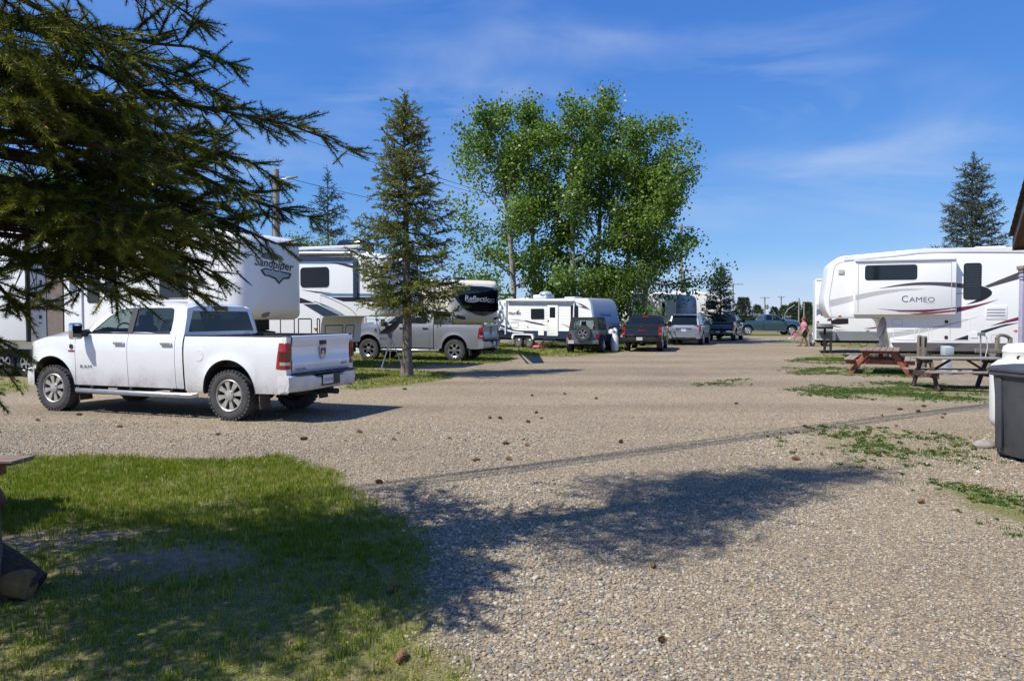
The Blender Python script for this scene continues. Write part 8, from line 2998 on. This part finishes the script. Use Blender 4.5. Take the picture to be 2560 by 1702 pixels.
# ---- log, cones, dandelion, stray things
g = gp(18, 1484)
lg = empty('split_log', (g.x - 0.05, g.y, 0), R(6), 0.62)
tag(lg, 'dark half log leaning on another piece of firewood at the lawn edge', 'log')
half = [(0.0, -0.19), (0.19, -0.19)]
prof = [(0.20 * math.cos(R(a)), 0.20 * math.sin(R(a))) for a in range(-20, 201, 20)]
Mx = Matrix.Translation((0.06, 0, 0.20)) @ Matrix.Rotation(R(38), 4, 'Y')
MB().loft([[Mx @ Vector((x, q * (1 + 0.05 * math.sin(x * 9 + q * 20)), w * (1 + 0.06 * math.cos(x * 7)))) for q, w in prof] for x in np.linspace(-0.62, 0.30, 7)]).build('bark_half', M['log_bark'], lg, bevel=0.008)
MB().loft([[Mx @ Vector((x, q * 0.92, -0.075)) for q in (-0.19, 0.19)] + [Mx @ Vector((x, q * 0.92, -0.10)) for q in (0.19, -0.19)] for x in (-0.60, 0.29)]).build('split_face', M['log_end'], lg)
g2 = gp(30, 1492)
tag(MB().loft([[(g2.x + x, g2.y + 0.09 * math.cos(a) - 0.25 * x, 0.085 + 0.085 * math.sin(a)) for a in np.linspace(0, 2 * PI, 11)[:-1]] for x in (-0.35, 0.0, 0.12)]).build('firewood_piece', M['log_end']), 'pale orange firewood piece lying under the leaning half log', 'log')

cone_me = None


def spruce_cone(x, y, rz, s, label, group=None, z=0.0):
    global cone_me
    root = empty('spruce_cone', (x, y, float(hgt(x, y)) + z), rz, s)
    tag(root, label, 'cone', group)
    if cone_me is None:
        V, F = [], []
        for k in range(60):
            t = k / 59
            a = k * 2.399
            r = 0.020 * math.sin(PI * (0.12 + 0.83 * t)) + 0.002
            x_ = (t - 0.5) * 0.085
            c, s_ = math.cos(a), math.sin(a)
            b = len(V)
            V += [(x_ - 0.008, r * 0.4 * c - 0.006 * s_, r * 0.4 * s_ + 0.006 * c + 0.02), (x_ - 0.008, r * 0.4 * c + 0.006 * s_, r * 0.4 * s_ - 0.006 * c + 0.02), (x_ + 0.008, r * 1.1 * c + 0.005 * s_, r * 1.1 * s_ - 0.005 * c + 0.02), (x_ + 0.008, r * 1.1 * c - 0.005 * s_, r * 1.1 * s_ + 0.005 * c + 0.02)]
            F.append((b, b + 1, b + 2, b + 3))
        core = MB().tube([(-0.045, 0, 0.02), (-0.02, 0, 0.02), (0.01, 0, 0.02), (0.045, 0, 0.02)], [0.006, 0.015, 0.014, 0.003], 8)
        b = len(core.v)
        core.add(V, F)
        o = core.build('scales', M['cone'], root, smooth=0, fix=False)
        cone_me = o.data
    else:
        link_mesh('scales', cone_me, None, root)


CG = 'fallen spruce cones'
cones = [(1003, 1650, 1.15, 'large bristly brown spruce cone lying at the grass edge'), (947, 1208, 1.0, 'pale spruce cone at the tip of the sunlit lawn'), (985, 1478, 1.1, 'brown spruce cone in the shaded grass'), (1655, 1604, 0.7, 'reddish spruce cone alone on the open near gravel'), (2302, 1258, 1.0, 'brown spruce cone beside the weeds at the gravel edge'), (1632, 1417, 0.8, 'dark spruce cone inside the bough shadow')]
rngc = random.Random(8)
for (px_, py_, s, lab) in cones:
    b = gp(px_, py_)
    spruce_cone(b.x, b.y, rngc.uniform(0, 6), s, lab)
for (px_, py_) in ((112, 985), (198, 1038), (95, 1052), (160, 1015), (300, 1068), (545, 1088), (900, 1082), (1124, 1097), (1224, 1046), (1190, 1152), (1273, 1150), (1318, 1115), (1265, 1111), (1250, 1047), (1353, 1047), (1320, 1056), (1340, 1033), (1012, 974), (1330, 990), (1412, 986), (1490, 997), (1840, 1010), (1553, 1108), (2012, 1068), (2205, 1040), (2310, 1017), (2295, 1030), (2250, 1025), (2240, 1066), (2360, 1036), (2356, 1045), (1990, 1150), (620, 1035), (985, 1100), (760, 1100)):
    b = gp(px_, py_)
    spruce_cone(b.x, b.y, rngc.uniform(0, 6), rngc.uniform(0.8, 1.2), 'small brown spruce cone scattered on the sunny gravel', CG)
b = gp(352, 1610)
r = empty('dandelion', (b.x, b.y, float(hgt(b.x, b.y))))
tag(r, 'single yellow dandelion in the shaded lawn', 'flower')
MB().cyl((0, 0, 0), (0.005, 0, 0.045), 0.002, n=5).build('stem', M['spruce_twig'], r)
pet = MB()
for k in range(26):
    a = k * 2.399
    rr = 0.018 * math.sqrt((k + 1) / 26)
    pet.poly([(0.005, 0, 0.046), (0.005 + rr * math.cos(a - .2), rr * math.sin(a - .2), 0.052), (0.005 + rr * 1.15 * math.cos(a), rr * 1.15 * math.sin(a), 0.05), (0.005 + rr * math.cos(a + .2), rr * math.sin(a + .2), 0.052)])
pet.build('petals', M['dandelion'], r, smooth=0, fix=False)
b = gp(1350, 871)
r = empty('pink_toy', (b.x, b.y, 0))
tag(r, 'pink plastic toy lying on the grass before the white travel trailer', 'toy')
MB().loft([[(x, 0.16 * math.cos(a) * k, 0.09 + 0.09 * math.sin(a) * k) for a in np.linspace(0, 2 * PI, 11)[:-1]] for x, k in ((-0.40, 0.3), (-0.33, 0.9), (0.0, 1.0), (0.25, 0.85), (0.38, 0.4))]).build('body', M['hot_pink'], r)
MB().tube([(-0.1, 0, 0.15), (0.0, 0, 0.26), (0.12, 0, 0.16)], 0.025, 6).build('handle', M['hot_pink'], r)
# two white cylinders standing by the off-roader, blue drum shape below
for (px_, py_, s, lab) in ((1537, 879, 0.9, 'white gas cylinder standing on the grass beside the off-roader'),):
    b = gp(px_, py_)
    r = empty('gas_cylinder', (b.x, b.y, 0), 0, s)
    tag(r, lab, 'gas cylinder')
    MB().lathe([(0.14, 0), (0.15, 0.03), (0.19, 0.06), (0.20, 0.15), (0.20, 0.75), (0.16, 0.88), (0.05, 0.92)], (0, 0, 0), 'z', 20).build('shell', M['tank'], r)
    MB().lathe([(0.12, 0.86), (0.13, 0.86), (0.13, 1.02), (0.12, 1.02)], (0, 0, 0), 'z', 18, True).build('collar', M['tank'], r)
    MB().cyl((0, 0, 0.9), (0, 0, 0.98), 0.03, n=8).build('valve', M['steel_dull'], r)
    for z in (0.25, 0.55):
        MB().lathe([(0.201, z), (0.206, z + 0.01), (0.201, z + 0.02)], (0, 0, 0), 'z', 20, True).build('band', M['s_silver'], r)
b = gp(2462, 1118)
tag(MB().sphere((b.x, b.y, 0.03), 0.14, 0.12, 0.07).build('stone', M['stone']), 'rounded grey stone at the foot of the gas tank', 'stone')
# silver minibike nose peeking past the half-hidden trailer
b = gp(2040, 866)
r = empty('mobility_scooter', (b.x + 0.4, b.y + 0.5, 0), R(190))
tag(r, 'small white scooter peeking out behind the half-hidden trailer', 'scooter')
for (x, y) in ((0.45, 0.0), (-0.4, 0.25), (-0.4, -0.25)):
    make_wheel(r, x, y + 0.001, 0.16, 0.16, 0.1, 0.08, 'steel', 'rubber_dark', lugs=False)
MB().loft([[(x, y * k, z) for y, z in ((-0.18, 0.22), (0.18, 0.22), (0.16, h), (-0.16, h))] for x, h, k in ((0.62, 0.45, 0.5), (0.5, 0.75, 1), (0.32, 0.85, 1), (0.2, 0.4, 1), (-0.3, 0.35, 1.2), (-0.6, 0.5, 1.2))]).build('body', M['rv_white'], r, bevel=0.02)
MB().box(-0.5, -0.05, -0.24, 0.24, 0.5, 0.62).build('seat', M['s_black'], r, bevel=0.03)
MB().sphere((0.60, 0.0, 0.62), 0.05, 0.09, 0.07).build('headlamp', M['light_clear'], r)


# ---- woman crossing the drive with a folded chair
def person():
    b = gp(2012, 865.5)
    h = Vector((-1.0, 0.12, 0)).normalized()
    root = empty('person', (b.x, b.y, 0), math.atan2(h.y, h.x))
    tag(root, 'person in pink top and black shorts walking left with a folded chair', 'person')
    # local x forward
    J = {'pelvis': (0, 0, 0.92, 0.145), 'waist': (0.02, 0, 1.08, 0.145), 'chest': (0.05, 0, 1.27, 0.15), 'neck': (0.075, 0, 1.43, 0.055), 'headb': (0.10, 0, 1.50, 0.075), 'headm': (0.105, 0, 1.58, 0.095), 'headt': (0.10, 0, 1.66, 0.075),
         'hipL': (0.0, 0.09, 0.86, 0.115), 'kneeL': (0.16, 0.09, 0.47, 0.072), 'calfL': (0.20, 0.09, 0.33, 0.066), 'ankleL': (0.24, 0.09, 0.09, 0.040), 'toeL': (0.41, 0.09, 0.055, 0.032),
         'hipR': (0.0, -0.09, 0.86, 0.115), 'kneeR': (-0.05, -0.09, 0.46, 0.072), 'calfR': (-0.10, -0.09, 0.32, 0.066), 'ankleR': (-0.19, -0.09, 0.09, 0.040), 'toeR': (-0.03, -0.09, 0.035, 0.032),
         'shL': (0.06, 0.19, 1.37, 0.062), 'elL': (0.02, 0.25, 1.10, 0.047), 'wrL': (0.16, 0.24, 0.91, 0.034), 'haL': (0.21, 0.24, 0.84, 0.036),
         'shR': (0.06, -0.19, 1.37, 0.062), 'elR': (-0.02, -0.26, 1.10, 0.047), 'wrR': (0.16, -0.16, 1.12, 0.034), 'haR': (0.23, -0.12, 1.12, 0.036)}
    E = [('pelvis', 'waist'), ('waist', 'chest'), ('chest', 'neck'), ('neck', 'headb'), ('headb', 'headm'), ('headm', 'headt'), ('pelvis', 'hipL'), ('hipL', 'kneeL'), ('kneeL', 'calfL'), ('calfL', 'ankleL'), ('ankleL', 'toeL'),
         ('pelvis', 'hipR'), ('hipR', 'kneeR'), ('kneeR', 'calfR'), ('calfR', 'ankleR'), ('ankleR', 'toeR'), ('chest', 'shL'), ('shL', 'elL'), ('elL', 'wrL'), ('wrL', 'haL'), ('chest', 'shR'), ('shR', 'elR'), ('elR', 'wrR'), ('wrR', 'haR')]
    # fingers
    for s_, hn in (('L', 'haL'), ('R', 'haR')):
        hx, hy, hz, _ = J[hn]
        for f, (dy, L) in enumerate(((-0.025, .07), (-0.009, .08), (0.009, .075), (0.025, .06))):
            J['f%s%d' % (s_, f)] = (hx + (0.045 if s_ == 'R' else 0.02), hy + dy, hz - (0.0 if s_ == 'R' else 0.04), 0.010)
            J['g%s%d' % (s_, f)] = (hx + (0.06 if s_ == 'R' else 0.0), hy + dy, hz - (0.03 if s_ == 'R' else 0.075), 0.008)
            E += [(hn, 'f%s%d' % (s_, f)), ('f%s%d' % (s_, f), 'g%s%d' % (s_, f))]
        J['t' + s_] = (hx + 0.03, hy + (0.04 if s_ == 'R' else -0.04), hz + 0.015, 0.011)
        E.append((hn, 't' + s_))
    names = list(J)
    me = bpy.data.meshes.new('person_body')
    me.from_pydata([J[n][:3] for n in names], [(names.index(a), names.index(b)) for a, b in E], [])
    o = link_mesh('body', me, M['skin'], root)
    sk = o.modifiers.new('skin', 'SKIN')
    for i, n in enumerate(names):
        v = me.skin_vertices[0].data[i]
        v.radius = (J[n][3], J[n][3])
        v.use_root = (n == 'pelvis')
    o.modifiers.new('sub', 'SUBSURF').levels = 1
    o.modifiers['sub'].render_levels = 1
    ring = lambda c, rx, ry, n=18: [(c[0] + rx * math.cos(a), c[1] + ry * math.sin(a), c[2]) for a in np.linspace(0, 2 * PI, n + 1)[:-1]]
    MB().loft([ring((-0.02, 0, 0.86), 0.215, 0.235), ring((0.0, 0, 0.95), 0.21, 0.225), ring((0.03, 0, 1.10), 0.205, 0.215), ring((0.06, 0, 1.24), 0.205, 0.215), ring((0.06, 0, 1.36), 0.15, 0.20), ring((0.07, 0, 1.43), 0.075, 0.09)], False, False).build('top', M['pink'], root, smooth=60)
    for s in (1, -1):
        MB().tube([(0.06, s * 0.15, 1.36), (0.045, s * 0.225, 1.26), (0.03, s * 0.25, 1.16)], [0.085, 0.088, 0.085], 12, cap=False).build('sleeve', M['pink'], root, smooth=60)
        kn = J['kneeL' if s > 0 else 'kneeR']
        MB().tube([(0.0, s * 0.08, 0.93), (0.0, s * 0.095, 0.80), (lerp(0, kn[0], .75), s * 0.095, 0.55)], [0.15, 0.145, 0.115], 14, cap=False).build('shorts_leg', M['shorts'], root, smooth=60)
        an, to = J['ankleL' if s > 0 else 'ankleR'], J['toeL' if s > 0 else 'toeR']
        MB().loft([[(lerp(an[0] - 0.07, to[0] + 0.04, t), s * 0.09 + q * w, lerp(an[2], to[2], t) + z - 0.06 + 0.012) for q, z in ((-1, 0), (1, 0), (1, 0.03), (-1, 0.03))] for t, w in ((0, .03), (.3, .04), (.7, .045), (1, .02))]).build('sandal', M['s_black'], root)
    hair = MB()
    hair.sphere((0.065, 0, 1.61), 0.125, 0.115, 0.125, 14, 10)
    hair.sphere((0.02, 0, 1.53), 0.09, 0.10, 0.12, 12, 8)
    hair.build('hair', M['hair'], root)
    fc = MB()
    fc.sphere((0.195, 0, 1.565), 0.022, 0.016, 0.022, 8, 6)
    fc.build('nose', M['skin'], root)
    for s in (1, -1):
        MB().sphere((0.185, s * 0.035, 1.595), 0.012, 0.014, 0.008, 8, 6).build('eye', M['s_black'], root)
    MB().sphere((0.19, 0, 1.525), 0.012, 0.028, 0.007, 8, 5).build('mouth', M['rose_frame'], root)
    MB().sphere((0.22, -0.10, 1.15), 0.07, 0.09, 0.045, 10, 7).build('bundle', M['s_navy'], root)
    # chair, held in the other hand
    c = empty('folding_chair', tuple(b + h * 0.30 + Vector((0.0, -0.26, 0))), math.atan2(h.y, h.x))
    tag(c, 'folded rose and white camp chair carried by the walking woman', 'chair')
    for y in (-0.03, 0.05):
        MB().tube([(0.62, y, 0.50), (0.50, y, 0.86), (0.36, y, 0.90), (0.10, y, 0.78)], 0.014, 6).build('frame_tube', M['rose_frame'], c)
        MB().tube([(0.05, y, 0.85), (0.42, y, 0.42), (0.30, y, 0.20)], 0.014, 6).build('frame_tube', M['rose_frame'], c)
        MB().tube([(0.72, y, 0.44), (0.45, y, 0.62)], 0.013, 6).build('leg', M['s_white'], c)
    MB().prism([(0.15, 0.80), (0.48, 0.84), (0.58, 0.56), (0.28, 0.60)], lambda u, v, d: (u, d, v), -0.005, 0.025).build('sling', M['pink'], c)


person()
